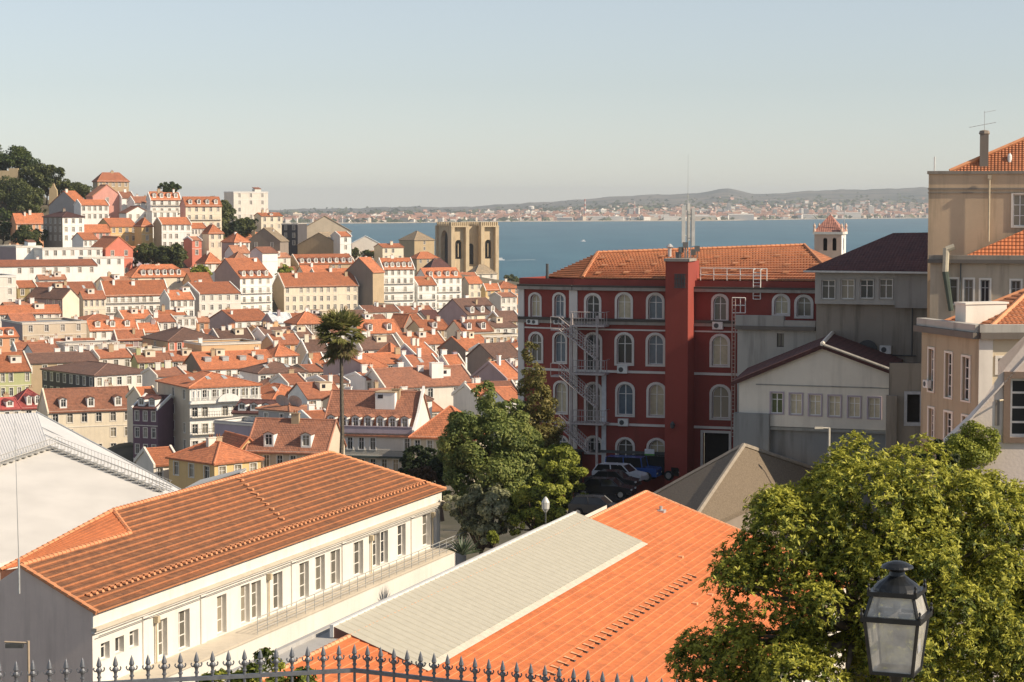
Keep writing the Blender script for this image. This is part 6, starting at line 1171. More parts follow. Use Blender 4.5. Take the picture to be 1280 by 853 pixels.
for k in range(13):
    y = 440 + k * 13.5; D = 166; w = (.62 + k * .15) * (1 if k < 9 else .95); sp.append(((668 - 640 + (k % 3 - 1) * 3) * D / FP - b0[0] + (k % 2 - .5) * .3, 0, EYE - (y - 250) * D / FP - b0[2], w, w, .62))
tree('tall slender bronze-green conifer in front of the red wall', 'conifer', b0, sp, .26, 26000, 'bronze', .42, .62, .22, nclump=170)
gt = 'garden trees below the red building'
pxtree('rounded mid-green tree nearest the parked cars', 696, 549, 650, 160, 92, .27, 15000, 'lime', 'garden_tree', 6, .25, gt, clump=.30, nclump=120)
pxtree('bright yellow-green tree behind the small globe lamp', 672, 594, 676, 158, 110, .27, 14000, 'lime', 'garden_tree', 6, .22, gt, clump=.30, nclump=110, seed=2)
pxtree('silvery grey-green tree at the end of the white hall', 602, 598, 696, 157, 100, .27, 16000, 'silver', 'garden_tree', 6, .25, gt, clump=.30, nclump=120)
pxtree('dark round tree standing in front of the pale townhouse', 522, 556, 604, 235, 60, .40, 5000, 'dark', 'garden_tree', 5, .3, gt, clump=.36)
pxtree('second dark tree half behind the big conifer', 552, 566, 612, 200, 56, .36, 4500, 'dark', 'garden_tree', 5, .3, gt, clump=.36)
pxtree('rusty brown little tree at the far end of the hall roof', 530, 582, 606, 190, 44, .26, 3000, 'rust', 'garden_tree', 4, .15, gt, clump=.34)
pxtree('small light green shrub beside the metal roof strip', 617, 662, 684, 112, 16, .18, 1300, 'lime', 'shrub', 4, .05, gt, clump=.4, cat='shrub')
AG = thing('agave', 'spiky dark agave in the corner behind the hall railing', 'plant', P(578, 694, 140)); mb = MB()
for k in range(34):
    a = 2 * PI * k / 34 * 2.4; e = .25 + .95 * (k / 34); L = 1.5; d = np.array((math.cos(a) * math.cos(e), math.sin(a) * math.cos(e), math.sin(e))); s_ = np.array((-math.sin(a), math.cos(a), 0)) * .07; q = d * L + np.array((0, 0, -.12)); mb.face([s_, -s_, -s_ * .9 + d * L * .6, q, s_ * .9 + d * L * .6], 0)
mb.build('leaves', plain('agave_leaf', (.06, .09, .045), .5, 0, .3), AG)
GL = thing('globe_lamp', 'small garden lamp post with a pale lantern between the trees and the metal roof strip', 'street lamp', P(682, 660, 116)); mb = MB(); mb.bar((0, 0, -3), (0, 0, .85), .05, 0, 6); mb.build('pole', iron, GL); mb = MB(); mb.lathe([(.06, .85), (.2, 1.05), (.22, 1.4), (.1, 1.62), (.02, 1.7)], 10); mb.build('lantern', plain('milk_glass', (.55, .54, .50), .3), GL)
# fan palm
pb = P(428, 585, 235); PT = thing('palm', 'tall fan palm with a slim trunk rising above the roofs', 'palm tree', (pb[0], pb[1], pb[2] - 4)); zt = zrow(428, 414, 235) - pb[2] + 4; xt = (427 - 428) * 235 / FP
mb = MB(); prof = []; limb(mb, (0, 0, -2), (xt, 0, zt - 1.2), .30, .20, 6, .015); mb.build('trunk', plain('palm_trunk', (.13, .11, .085), .95, 0, .35, 5), PT)
cen, nor, dr, tn = [], [], [], []
fm = MB()
for k in range(105):
    a = RNG.uniform(0, 2 * PI); e = RNG.uniform(-1.15, 1.35); dead = e < -.35; L = RNG.uniform(2.2, 3.1) if not dead else RNG.uniform(1.5, 2.6); d = np.array((math.cos(a) * math.cos(e), math.sin(a) * math.cos(e), math.sin(e)))
    o = np.array((xt, 0, zt - (1.6 if dead else 0.2) * RNG.uniform(0, 1.1))); hub = o + d * L * .62; s1 = np.cross(d, (0, 0, 1)); s1 /= np.linalg.norm(s1); up = np.cross(s1, d)
    for q in range(12):
        f = (q - 5.5) / 5.5 * 1.2; v = d * math.cos(f) + s1 * math.sin(f); v = v + np.array((0, 0, -.28 - .4 * abs(f) * .5)); v /= np.linalg.norm(v); cen.append(hub + v * .55); dr.append(v * 3); nor.append(up + RNG.normal(size=3) * .2); tn.append((.2 if dead else .6) + RNG.normal() * .16)
LEAF['palm'] = ((.30, .23, .13), (.16, .18, .05), (.50, .46, .18)); n = len(cen)
leaf_cards('crown', np.array(cen), np.array(nor), RNG.uniform(1.2, 1.9, n), .17, np.array(tn), leaf_mat('palm', *LEAF['palm'], .45), PT, np.array(dr))
# the near yellow-green tree: whorls of narrow leaves on twig tips
def bigtree(label, base, blobs, nwhorl, per, ll, nclump, seed, limbs=20):
    g = np.random.default_rng(seed); t = thing('broadleaf_tree', label, 'tree', base, 0); B = np.array(blobs, float); vol = B[:, 3] ** 2; vol /= vol.sum()
    C, R, NN = [], [], []
    for k in range(nclump):
        b = B[g.choice(len(B), p=vol)]; d = g.normal(size=3); d[1] -= .35; d[2] += .3; d /= np.linalg.norm(d); C.append(b[:3] + d * b[3:] * g.uniform(.6, 1.02)); R.append(g.uniform(.28, .62)); NN.append(d)
    C, R, NN = np.array(C), np.array(R), np.array(NN); w = R ** 2; idx = g.choice(nclump, nwhorl, p=w / w.sum()); d = g.normal(size=(nwhorl, 3)) + NN[idx] * .6 + np.array((0, 0, .55)); d /= np.linalg.norm(d, axis=1, keepdims=True)
    tip = C[idx] + d * R[idx][:, None] * (g.uniform(.3, 1.0, nwhorl) ** .5)[:, None]; rad = np.linalg.norm(tip - C[idx], axis=1) / R[idx]
    axd = d + np.array((0, 0, .6)); axd /= np.linalg.norm(axd, axis=1, keepdims=True)
    ii = np.repeat(np.arange(nwhorl), per); A = axd[ii]; q = g.normal(size=(len(ii), 3)); side = q - A * np.sum(q * A, 1, keepdims=True); side /= np.linalg.norm(side, axis=1, keepdims=True)
    el = g.uniform(-.25, .95, len(ii)); dirv = side * np.cos(el)[:, None] + A * np.sin(el)[:, None]; L = g.uniform(.6, 1.25, len(ii)) * ll
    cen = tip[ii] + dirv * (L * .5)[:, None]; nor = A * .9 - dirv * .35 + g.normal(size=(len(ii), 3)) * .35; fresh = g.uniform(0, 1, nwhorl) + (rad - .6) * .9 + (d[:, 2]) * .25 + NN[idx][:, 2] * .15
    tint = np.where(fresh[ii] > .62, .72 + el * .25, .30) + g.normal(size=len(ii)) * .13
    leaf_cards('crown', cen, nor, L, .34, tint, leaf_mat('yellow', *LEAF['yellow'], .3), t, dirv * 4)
    mb = MB(); top = B[:, :3].mean(0); fork = np.array((top[0] * .4, top[1] * .4, 4.5)); limb(mb, (0, 0, -2), fork, .30, .22)
    for k in g.choice(nclump, min(nclump, limbs * 3), replace=False): limb(mb, fork + (C[k] - fork) * .12 * 0, C[k], .10, .014, 4, .12)
    mb.build('trunk', plain('pale_bark', (.20, .16, .12), .9, 0, .3, 8), t); return t
D = 38; b0 = P(1085, 853, D); b0 = (b0[0], D, b0[2] - 3.5); bx = lambda x: (x - 640) * D / FP - b0[0]; bz = lambda y: EYE - (y - 250) * D / FP - b0[2]
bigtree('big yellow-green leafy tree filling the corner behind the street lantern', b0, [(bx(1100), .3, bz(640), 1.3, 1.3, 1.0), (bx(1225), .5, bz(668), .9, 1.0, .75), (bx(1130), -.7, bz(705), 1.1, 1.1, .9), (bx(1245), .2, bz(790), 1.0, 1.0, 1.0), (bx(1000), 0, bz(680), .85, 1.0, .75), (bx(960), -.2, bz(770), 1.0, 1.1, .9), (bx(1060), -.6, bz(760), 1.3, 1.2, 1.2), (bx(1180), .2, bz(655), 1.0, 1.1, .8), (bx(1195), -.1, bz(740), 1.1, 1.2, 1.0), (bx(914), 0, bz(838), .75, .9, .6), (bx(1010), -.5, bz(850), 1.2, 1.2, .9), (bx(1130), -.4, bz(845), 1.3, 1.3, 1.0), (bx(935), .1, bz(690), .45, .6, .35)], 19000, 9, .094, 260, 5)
b1 = (b0[0] + 3.0, D + 1.5, b0[2] - .5); bx1 = lambda x: (x - 640) * (D + 1.5) / FP - b1[0]; bz1 = lambda y: EYE - (y - 250) * (D + 1.5) / FP - b1[2]
bigtree('darker leafy tree at the frame edge beside the big yellow-green one', b1, [(bx1(1265), 0, bz1(680), .9, 1.0, .9), (bx1(1250), .1, bz1(770), 1.0, 1.1, 1.0), (bx1(1300), 0, bz1(740), 1.0, 1.0, 1.2), (bx1(1265), 0, bz1(845), 1.0, 1.1, .9)], 7000, 9, .094, 110, 9, 10)
sb = P(1195, 560, 53); tree('leafy potted shrub on the tiled ledge of the pale gable end', 'shrub', (sb[0], 51.6, sb[2]), [(-.1, 0, .15, .36, .3, .30), (.25, 0, .40, .34, .3, .28), (-.35, 0, .0, .3, .25, .22), (.1, 0, .0, .5, .3, .25)], .07, 12000, 'lime', .5, .85, .012, cat='shrub', nclump=44)
tree('dark shrub under the tiled ledge of the pale gable end', 'shrub', P(1170, 590, 51), [(0, 0, .33, .4, .33, .33), (.33, 0, .2, .33, .26, .26)], .09, 2600, 'dark', .5, .4, .04, cat='shrub', nclump=26)
sb = P(330, 853, 33); tree('yellow-green bush poking up behind the iron fence', 'shrub', (sb[0], 33, sb[2] - .9), [(0, 0, .9, .5, .5, .40), (.45, 0, .72, .4, .4, .34), (-.5, 0, .75, .45, .4, .35), (-.95, 0, .6, .35, .4, .3), (.9, 0, .6, .3, .3, .25)], .10, 5200, 'yellow', .4, .4, .03, cat='shrub', nclump=60)

# ------------------------------------------------------------------ iron fence, one thing with a picket per bar
fa, fc, fb = np.array(P(-22, 828, 15.35)), np.array(P(443, 805, 16.0)), np.array(P(846, 849, 14.85))
FEN = thing('iron_fence', 'grey wrought-iron fence with spearhead pickets, turning a corner', 'fence', (fc[0], fc[1], fc[2] - 1.25)); fo = np.array((fc[0], fc[1], fc[2] - 1.25))
im = plain('fence_iron', (.135, .145, .165), .45, .3, .2, 20)
mb = MB(); prof = [(.0105, -1.1), (.0105, -.165), (.017, -.16), (.017, -.15), (.011, -.145), (.013, -.125), (.021, -.112), (.024, -.098), (.016, -.088), (.012, -.082), (.020, -.068), (.015, -.045), (.008, -.02), (.0005, .0)]
mb.lathe(prof, 8)
for s_ in (-1, 1):
    p = [np.array((s_ * x, 0, z_)) for x, z_ in ((.014, -.108), (.028, -.112), (.038, -.100), (.040, -.088), (.033, -.083))]
    for a, b in zip(p, p[1:]): mb.bar(a, b, .0055, 0, 5)
pk = mb.build('picket', im, FEN, smooth=True); first = True
def run(a, b, n, skip0):
    global first
    for k in range(1 if skip0 else 0, n + 1):
        p = a + (b - a) * k / n - fo; ang = math.atan2(b[1] - a[1], b[0] - a[0])
        o = pk if first else pk.copy()
        if not first: COL.objects.link(o)
        o.parent = FEN; o.location = p; o.rotation_euler = (0, 0, ang); first = False
run(fa, fc, 23, False); run(fc, fb, 23, True)
for dz in (-.20, -1.0):
    for a, b in ((fa, fc), (fc, fb)):
        mb = MB(); A = a - fo + (0, 0, dz); B = b - fo + (0, 0, dz); n_ = np.array((-(B - A)[1], (B - A)[0], 0)); n_ /= np.linalg.norm(n_); n_ *= .018; h = np.array((0, 0, .014))
        mb.face([A - n_ + h, B - n_ + h, B + n_ + h, A + n_ + h]); mb.face([A - n_ - h, B - n_ - h, B - n_ + h, A - n_ + h]); mb.face([A + n_ - h, B + n_ - h, B + n_ + h, A + n_ + h]); mb.face([A - n_ - h, B - n_ - h, B + n_ - h, A + n_ - h]); mb.build('rail', im, FEN)
# ------------------------------------------------------------------ street lantern
LD_ = 13.8; m = LD_ / FP; lc0 = P(1120, 838, LD_); LN = thing('street_lantern', 'black four-sided street lantern with clouded glass and a domed cap', 'street lamp', lc0, math.radians(-22)); bi = plain('black_iron', (.018, .02, .022), .35, .2, .3, 12)
wb_, wm_, wt_ = .133, .172, .130; z0_, z1_, z2_ = 0.0, .355, .515
gm, t_, b_ = nt('clouded_glass'); b_.inputs['Base Color'].default_value = (.74, .72, .66, 1); b_.inputs['Roughness'].default_value = .15
no = N(t_, 'ShaderNodeTexNoise', i_Scale=7.0, i_Detail=5.0); tc_ = N(t_, 'ShaderNodeTexCoord'); t_.links.new(tc_.outputs['Object'], no.inputs['Vector'])
tp = N(t_, 'ShaderNodeBsdfTransparent'); mx = N(t_, 'ShaderNodeMixShader'); t_.links.new(ramp(t_, no.outputs[0], .3, .75, .34, .74), mx.inputs[0]); t_.links.new(tp.outputs[0], mx.inputs[1]); t_.links.new(b_.outputs[0], mx.inputs[2]); t_.links.new(mx.outputs[0], t_.nodes['Material Output'].inputs['Surface'])
def sq(w, z): return [(-w, -w, z), (w, -w, z), (w, w, z), (-w, w, z)]
fr = MB()
for (wa, za, wb2, zb2) in ((wb_, z0_, wm_, z1_), (wm_, z1_, wt_, z2_)):
    A, B = sq(wa, za), sq(wb2, zb2)
    for k in range(4): fr.bar(A[k], B[k], .0125, 0, 6)
    for k in range(4):
        pm = MB(); ins = .985; pm.face([tuple(v * ins if i < 2 else v for i, v in enumerate(p)) for p in (A[k], A[(k + 1) % 4], B[(k + 1) % 4], B[k])]); pm.build('pane', gm, LN)
for w, z_, h, ov in ((wb_, z0_, .022, .008), (wm_, z1_, .034, .022), (wt_, z2_, .03, .03)):
    o_ = w + ov; i_ = w - .014
    for a, b in (((-o_, -o_), (o_, -i_)), ((-o_, i_), (o_, o_)), ((-o_, -i_), (-i_, i_)), ((i_, -i_), (o_, i_))): fr.box((a[0], a[1], z_ - h / 2), (b[0], b[1], z_ + h / 2), 0)
for w, z_ in ((wm_ + .015, z1_ + .015), (wt_ + .02, z2_ + .012)):
    for sx in (-1, 1):
        for sy in (-1, 1): fr.lathe([(.010, 0), (.013, .015), (.006, .03), (.010, .045), (.002, .055)], 6, (sx * w, sy * w, z_), 0)
fr.build('frame', bi, LN)
mb = MB(); mb.lathe([(.155, z2_ + .014), (.15, z2_ + .03), (.125, z2_ + .055), (.085, z2_ + .082), (.055, z2_ + .105), (.048, z2_ + .13), (.058, z2_ + .142), (.105, z2_ + .155), (.100, z2_ + .168), (.062, z2_ + .188), (.03, z2_ + .197), (.004, z2_ + .2)], 20); mb.build('cap', bi, LN, smooth=True)
mb = MB(); mb.lathe([(.016, z1_ + .0), (.03, z1_ + .03), (.022, z1_ + .09)], 10); mb.box((-.10, -.03, z1_ - .005), (.10, .03, z1_ + .02), 0); mb.build('lamp_holder', plain('grey_fitting', (.22, .22, .22), .5), LN); mb = MB(); mb.box((-.05, wb_ - .004, .13), (.035, wb_ - .002, .23), 0); mb.build('sticker', plain('grey_sticker', (.28, .29, .31), .7), LN)
mb = MB(); mb.box((wb_ + .018, -.05, .13), (wb_ + .0185, .03, .22), 0); mb.build('sticker', plain('grey_sticker', (.28, .29, .31), .7), LN)
mb = MB(); mb.lathe([(.045, -3.3), (.04, -.2), (.055, -.18), (.03, -.1), (.05, -.03), (.11, -.012)], 12); mb.build('post', bi, LN, smooth=True)

# ------------------------------------------------------------------ parked cars
def car(label, p, rot, col, kind_='hatch', L=4.1, group='cars parked below the red building'):
    root = thing('parked_car', label, 'car', p, rot, group); paint = plain('paint_car_%d' % (abs(hash(col)) % 9999), col, .25, 0, .02); W_ = .86
    hh = 1.45 if kind_ == 'hatch' else 1.42; L2 = L / 2
    lower = [(-L2, .32), (L2, .32), (L2, .62), (L2 - .15, .78), (L2 - 1.0, .92), (-L2 + (.1 if kind_ == 'hatch' else .7), .95), (-L2, .85)]
    if kind_ == 'jeep': lower = [(-L2, .4), (L2, .4), (L2, .95), (L2 - .1, 1.05), (L2 - 1.2, 1.1), (-L2, 1.1)]; hh = 1.85
    mb = MB(); mb.prism(lower, 2 * W_, 0, 1, -W_)
    roof_ = [(L2 - 1.55, hh - .05), (L2 - 1.75, hh), (-L2 + (.45 if kind_ != 'saloon' else 1.15), hh - .02)] if kind_ != 'jeep' else [(L2 - 1.35, hh), (-L2 + .05, hh)]
    for a, b in zip(roof_, roof_[1:]): mb.face([(a[0], -W_ * .84, a[1]), (a[0], W_ * .84, a[1]), (b[0], W_ * .84, b[1]), (b[0], -W_ * .84, b[1])], 0)
    zc_ = lower[-3][1] + .0; f0 = L2 - (1.0 if kind_ != 'jeep' else 1.2); r0_ = -L2 + (.1 if kind_ == 'hatch' else (.65 if kind_ == 'saloon' else .02)); rf, rb = roof_[0], roof_[-1]
    for sg in (-1, 1):
        for x, q in ((f0, rf), (r0_, rb), ((f0 + r0_) / 2, ((rf[0] + rb[0]) / 2, hh))): mb.bar((x, sg * W_ * .97, zc_), (q[0], sg * W_ * .84, q[1]), .045, 0, 4)
    mb.build('body', paint, root)
    g = MB(); s_ = .985
    for sg in (-1, 1): g.face([(f0, sg * W_ * .95, zc_), (rf[0], sg * W_ * .83, rf[1]), (rb[0], sg * W_ * .83, rb[1]), (r0_, sg * W_ * .95, zc_)], 0)
    g.face([(f0, -W_ * .95, zc_), (f0, W_ * .95, zc_), (rf[0], W_ * .83, rf[1]), (rf[0], -W_ * .83, rf[1])], 0); g.face([(r0_, -W_ * .95, zc_), (r0_, W_ * .95, zc_), (rb[0], W_ * .83, rb[1]), (rb[0], -W_ * .83, rb[1])], 0); g.build('windows', plain('car_glass', (.02, .022, .025), .08), root)
    for x in (-L2 + .75, L2 - .8):
        for sg in (-1, 1):
            w_ = MB(); r_ = .33 if kind_ != 'jeep' else .4; n = 14; a_ = [(x + r_ * math.cos(2 * PI * k / n), r_ + r_ * math.sin(2 * PI * k / n)) for k in range(n)]; w_.prism(a_, .2, 0, 1, sg * W_ - .1 + sg * .03); a_ = [(x + r_ * .62 * math.cos(2 * PI * k / n), r_ + r_ * .62 * math.sin(2 * PI * k / n)) for k in range(n)]; w_.prism(a_, .02, 1, 1, sg * (W_ + .14) - .01); w_.build('wheel', [plain('tyre', (.02, .02, .02), .9), plain('rim', (.45, .45, .45), .35, .6)], root)
    for sg in (-1, 1):
        h = MB(); h.box((L2 - .06, sg * .62 - .16, .62), (L2 + .012, sg * .62 + .16, .74), 0); h.build('headlight', plain('lens', (.75, .75, .72), .15), root); h = MB(); h.box((-L2 - .012, sg * .68 - .1, .66), (-L2 + .05, sg * .68 + .1, .84), 0); h.build('tail_light', plain('red_lens', (.35, .02, .02), .2), root)
    return root
gz = lambda x, y, D: P(x, y, D)
car('blue off-road car with a square cab at the foot of the red wall', P(792, 600, 171.5), math.radians(-20), (.03, .09, .30), 'jeep', 4.3)
car('silver-white hatchback between the blue car and the dark saloons', P(775, 603, 169), math.radians(-25), (.62, .64, .68), 'hatch')
car('dark grey saloon just behind the silver-white hatchback', P(766, 611, 166), math.radians(-20), (.035, .037, .042), 'saloon')
car('black saloon with bright wheel rims, third row from the red wall', P(757, 621, 162.5), math.radians(-17), (.018, .02, .028), 'saloon', 4.4)
car('dark car half hidden behind the metal roof strip', P(746, 645, 156.5), math.radians(-15), (.03, .035, .045), 'hatch', 3.9)
car('black van-like car in deep shade beside the stair tower', P(824, 598, 172.5), math.radians(-30), (.02, .02, .02), 'jeep', 4.2)
SG = thing('parking_sign', 'small green and white sign on a post beside the canopy beam', 'sign', P(812, 600, 172.8), math.radians(-18)); mb = MB(); mb.bar((0, 0, 0), (0, 0, 2.2), .03, 0, 6); mb.build('post', steel, SG); mb = MB(); mb.box((-.4, -.08, 1.6), (.4, -.04, 2.1), 0); mb.build('green_panel', plain('sign_green', (.10, .35, .06), .5), SG); mb = MB(); mb.box((-.4, -.08, 2.11), (.4, -.04, 2.5), 0); mb.build('white_panel', plain('sign_white', (.7, .72, .74), .5), SG)

# ------------------------------------------------------------------ ground, river and the far shore
ys = np.concatenate([np.linspace(20, 200, 60), np.linspace(206, 600, 66), np.linspace(610, 1420, 82)]); us = np.linspace(-1, 1, 111); Yg, Ug = np.meshgrid(ys, us, indexing='ij'); Xg = Ug * (60 + Yg * .36); CT = np.array(CTRL); Zg = ground_z(Xg, Yg, CT); Zg = np.where(Yg > 1345, np.minimum(Zg, 2 - (Yg - 1345) * .1), Zg)
me = bpy.data.meshes.new('ground'); nr, ncol = Xg.shape; V = np.stack([Xg, Yg, Zg], -1).reshape(-1, 3); F_ = [(i * ncol + j, i * ncol + j + 1, (i + 1) * ncol + j + 1, (i + 1) * ncol + j) for i in range(nr - 1) for j in range(ncol - 1)]
me.from_pydata(V.tolist(), [], F_); gmt, t_, b_ = nt('town_ground'); geo = N(t_, 'ShaderNodeTexCoord'); n1 = N(t_, 'ShaderNodeTexNoise', i_Scale=.05, i_Detail=9.0, i_Roughness=.7); t_.links.new(geo.outputs['Object'], n1.inputs['Vector']); n2 = N(t_, 'ShaderNodeTexNoise', i_Scale=.8, i_Detail=6.0); t_.links.new(geo.outputs['Object'], n2.inputs['Vector'])
c = mixc(t_, ramp(t_, n1.outputs[0], .42, .58), (.075, .07, .04), (.20, .165, .12)); c = mixc(t_, ramp(t_, n2.outputs[0], .3, .7, 0, .6), c, (.05, .05, .035)); t_.links.new(c, b_.inputs['Base Color']); b_.inputs['Roughness'].default_value = .95; me.materials.append(gmt); me.polygons.foreach_set('use_smooth', [True] * len(me.polygons)); kind(link('ground', me), 'structure')
mb = MB(); q = [P(722, 604, 174.5), P(880, 604, 171), P(880, 640, 155), P(700, 640, 155)]; zp_ = EYE - 23.75; mb.prism([v[:2] for v in q][::-1], 13, 0, 2, zp_ - 13); mb.box((q[0][0], q[0][1], zp_ + .002), (q[1][0], q[0][1] + .3, zp_ + .14), 1); kind(mb.build('parking_lot', [plain('asphalt', (.055, .053, .05), .9, 0, .3, 1.5), wall_mat('concrete')]), 'structure')
mb = MB(); mb.box((-40, 2, EYE - 6.2), (40, 17.2, EYE - 5.6), 0); mb.box((-40, 17.2, EYE - 14), (40, 17.8, EYE - 5.2), 1); kind(mb.build('terrace', [plain('terrace_gravel', (.34, .29, .22), .95, 0, .25, 4), wall_mat('stone')]), 'structure')
wmt, t_, b_ = nt('river_water'); geo = N(t_, 'ShaderNodeTexCoord'); mp = N(t_, 'ShaderNodeMapping'); mp.inputs['Scale'].default_value = (.004, .0010, 1); t_.links.new(geo.outputs['Object'], mp.inputs[0]); n1 = N(t_, 'ShaderNodeTexNoise', i_Scale=2.0, i_Detail=6.0, i_Roughness=.6); t_.links.new(mp.outputs[0], n1.inputs['Vector'])
c = mixc(t_, ramp(t_, n1.outputs[0], .35, .65), (.038, .122, .18), (.055, .158, .215)); t_.links.new(c, b_.inputs['Base Color']); b_.inputs['Roughness'].default_value = .5; b_.inputs['Specular IOR Level'].default_value = .25  # blue base colour stands in for the sky that the waves reflect
mp2 = N(t_, 'ShaderNodeMapping'); mp2.inputs['Scale'].default_value = (.12, .05, 1); t_.links.new(geo.outputs['Object'], mp2.inputs[0]); n2 = N(t_, 'ShaderNodeTexNoise', i_Scale=3.0, i_Detail=5.0); t_.links.new(mp2.outputs[0], n2.inputs['Vector']); bp = N(t_, 'ShaderNodeBump', i_Strength=.6, i_Distance=1.5); t_.links.new(n2.outputs[0], bp.inputs['Height']); t_.links.new(bp.outputs[0], b_.inputs['Normal'])
mb = MB(); mb.face([(-7400, 900, 0), (7400, 900, 0), (7400, 15000, 0), (-7400, 15000, 0)], 0); kind(mb.build('river', wmt), 'structure')
# far shore land
sk = [(-200, 264), (300, 263), (420, 261), (470, 259), (560, 259), (650, 255), (700, 251), (760, 247), (820, 243), (870, 242), (895, 238), (905, 236), (922, 238), (945, 243), (1000, 240), (1060, 237), (1160, 235), (1280, 234), (1500, 236)]
sh = [(-200, 281), (340, 280), (470, 279.5), (560, 278.5), (620, 277.5), (740, 277), (880, 276.5), (1000, 274.5), (1160, 273), (1280, 272), (1500, 271)]
def ip(t, x): return float(np.interp(x, [a for a, b in t], [b for a, b in t]))
def shoreD(px_): return EYE * FP / (ip(sh, px_) - 250)
g5_ = np.random.default_rng(11); cols = np.linspace(-180, 1460, 165); ph = g5_.uniform(0, 6, 8)
V = []; rows = [0, .006, .05, .12, .2, .3, .42, .56, .72, .88, 1.0, 1.12]
def land(px_, f):
    Ds = shoreD(px_); De = 13500.0; D = Ds + (De - Ds) * f; zr = EYE + (250 - ip(sk, px_)) * De / FP; zr += 2.5 * math.sin(px_ * .05 + ph[0]) + 2 * math.sin(px_ * .13 + ph[1]) + 1.5 * math.sin(px_ * .31 + ph[2])
    prof = 1.5 + (zr - 1.5) * (f ** 1.25 if f <= 1 else max(.2, 1 - (f - 1) * 4)); prof += 3 * math.sin(px_ * .07 + f * 9) * f * (1 - min(1, f))
    return ((px_ - 640) / FP * D, D, prof if f > .004 else -1.0)
for f in rows:
    for x in cols: V.append(land(x, f))
nc_ = len(cols); F_ = [(i * nc_ + j, i * nc_ + j + 1, (i + 1) * nc_ + j + 1, (i + 1) * nc_ + j) for i in range(len(rows) - 1) for j in range(nc_ - 1)]
me = bpy.data.meshes.new('far_shore'); me.from_pydata(V, [], F_); lm, t_, b_ = nt('far_land'); geo = N(t_, 'ShaderNodeTexCoord'); n1 = N(t_, 'ShaderNodeTexNoise', i_Scale=.0035, i_Detail=9.0, i_Roughness=.7); t_.links.new(geo.outputs['Object'], n1.inputs['Vector'])
c = mixc(t_, ramp(t_, n1.outputs[0], .42, .60), (.026, .044, .034), (.19, .16, .125)); t_.links.new(c, b_.inputs['Base Color']); b_.inputs['Roughness'].default_value = 1; me.materials.append(lm); kind(link('far_shore', me), 'structure')
mb = MB()
for a, b in zip(cols, cols[1:]):
    p, q = land(a, .006), land(b, .006); mb.face([(p[0], p[1] - 42, .3), (q[0], q[1] - 42, .3), (q[0], q[1], 3.0), (p[0], p[1], 3.0)], 0)
kind(mb.build('far_beach', plain('beach_sand', (.46, .40, .31), .9, 0, .15, .01)), 'structure')
def far_proto(kind_):
    mb = MB()
    if kind_ == 'tower': w, d, h = 22, 18, 46
    elif kind_ == 'block': w, d, h = 40, 16, 20
    elif kind_ == 'shed': w, d, h = 90, 40, 14
    else: w, d, h = 22, 16, 9
    mb.box((-w / 2, -d / 2, -8), (w / 2, d / 2, h), 0)
    if kind_ in ('tower', 'block'):
        for k in range(int(h / 3.4)): mb.box((-w / 2 + 1, -d / 2 - .12, 1.2 + k * 3.4), (w / 2 - 1, -d / 2 - .01, 2.7 + k * 3.4), 1)
        mb.box((-w * .2, -d * .2, h), (w * .1, d * .2, h + 3.2), 0)
    else:
        rr_ = 5 if kind_ == 'house' else 4; mb.slope([(-w / 2 - .5, -d / 2 - .5, h), (w / 2 + .5, -d / 2 - .5, h), (w / 2 + .5, 0, h + rr_), (-w / 2 - .5, 0, h + rr_)], 2, .3); mb.slope([(-w / 2 - .5, d / 2 + .5, h), (w / 2 + .5, d / 2 + .5, h), (w / 2 + .5, 0, h + rr_), (-w / 2 - .5, 0, h + rr_)], 2, .3)
        for x in (-w / 2, w / 2): mb.face([(x, -d / 2, h), (x, d / 2, h), (x, 0, h + rr_ - .1)], 0)
    return mb
def far_mats(k, wc): return [plain('far_wall_' + wc, dict(white=(.74, .70, .63), cream=(.66, .55, .42), rose=(.56, .36, .29), grey=(.36, .35, .34))[wc], .9), plain('far_window', (.10, .10, .11), .5), plain('far_roof', (.33, .17, .11), .9, 0, .2, .01) if k != 'shed' else plain('far_shed_roof', (.50, .47, .42), .8)]
FARP = {}
def far_building(k, wc, px_, f, sc=1.0, rot=None):
    key = (k, wc); p = land(px_, f)
    if key not in FARP: FARP[key] = far_proto(k).build('x', far_mats(k, wc)); o = FARP[key]; o.name = {'tower': 'far_tower_block', 'block': 'far_apartment_block', 'shed': 'far_warehouse', 'house': 'far_house'}[k]
    else: o = FARP[key].copy(); COL.objects.link(o)
    o.location = (p[0], p[1], p[2] + 2); o.rotation_euler = (0, 0, g5_.uniform(-.5, .9) if rot is None else rot); o.scale = (sc, sc, sc * g5_.uniform(.8, 1.2))
    lab = {'tower': ('pale high-rise tower block in the hazy town across the river', 'tower block', 'tower blocks across the river'), 'block': ('pale mid-rise apartment block in the hazy town across the river', 'apartment block', 'apartment blocks across the river'), 'shed': ('long low dockside warehouse on the waterfront across the river', 'warehouse', 'warehouses across the river'), 'house': ('tiny tiled house in the hazy town across the river', 'house', 'houses across the river')}[k]
    tag(o, *lab); return o
for x in (905, 912, 966, 1001, 1008, 1030, 1046, 1090, 1100, 1108, 1118, 1128, 1134, 1140, 1146, 1151, 1157, 786, 797, 862, 948, 1064, 1076): far_building('tower', g5_.choice(['white', 'cream', 'white', 'grey']), x + g5_.uniform(-2, 2), g5_.uniform(.04, .22) if x > 900 else .1, g5_.uniform(.45, .85))
for k in range(85):
    x = g5_.uniform(640, 1165) if k % 3 else g5_.uniform(345, 640); far_building('block', g5_.choice(['white', 'cream', 'white', 'rose']), x, g5_.uniform(.02, .26) if x > 620 else g5_.uniform(.05, .25), g5_.uniform(.5, 1.0))
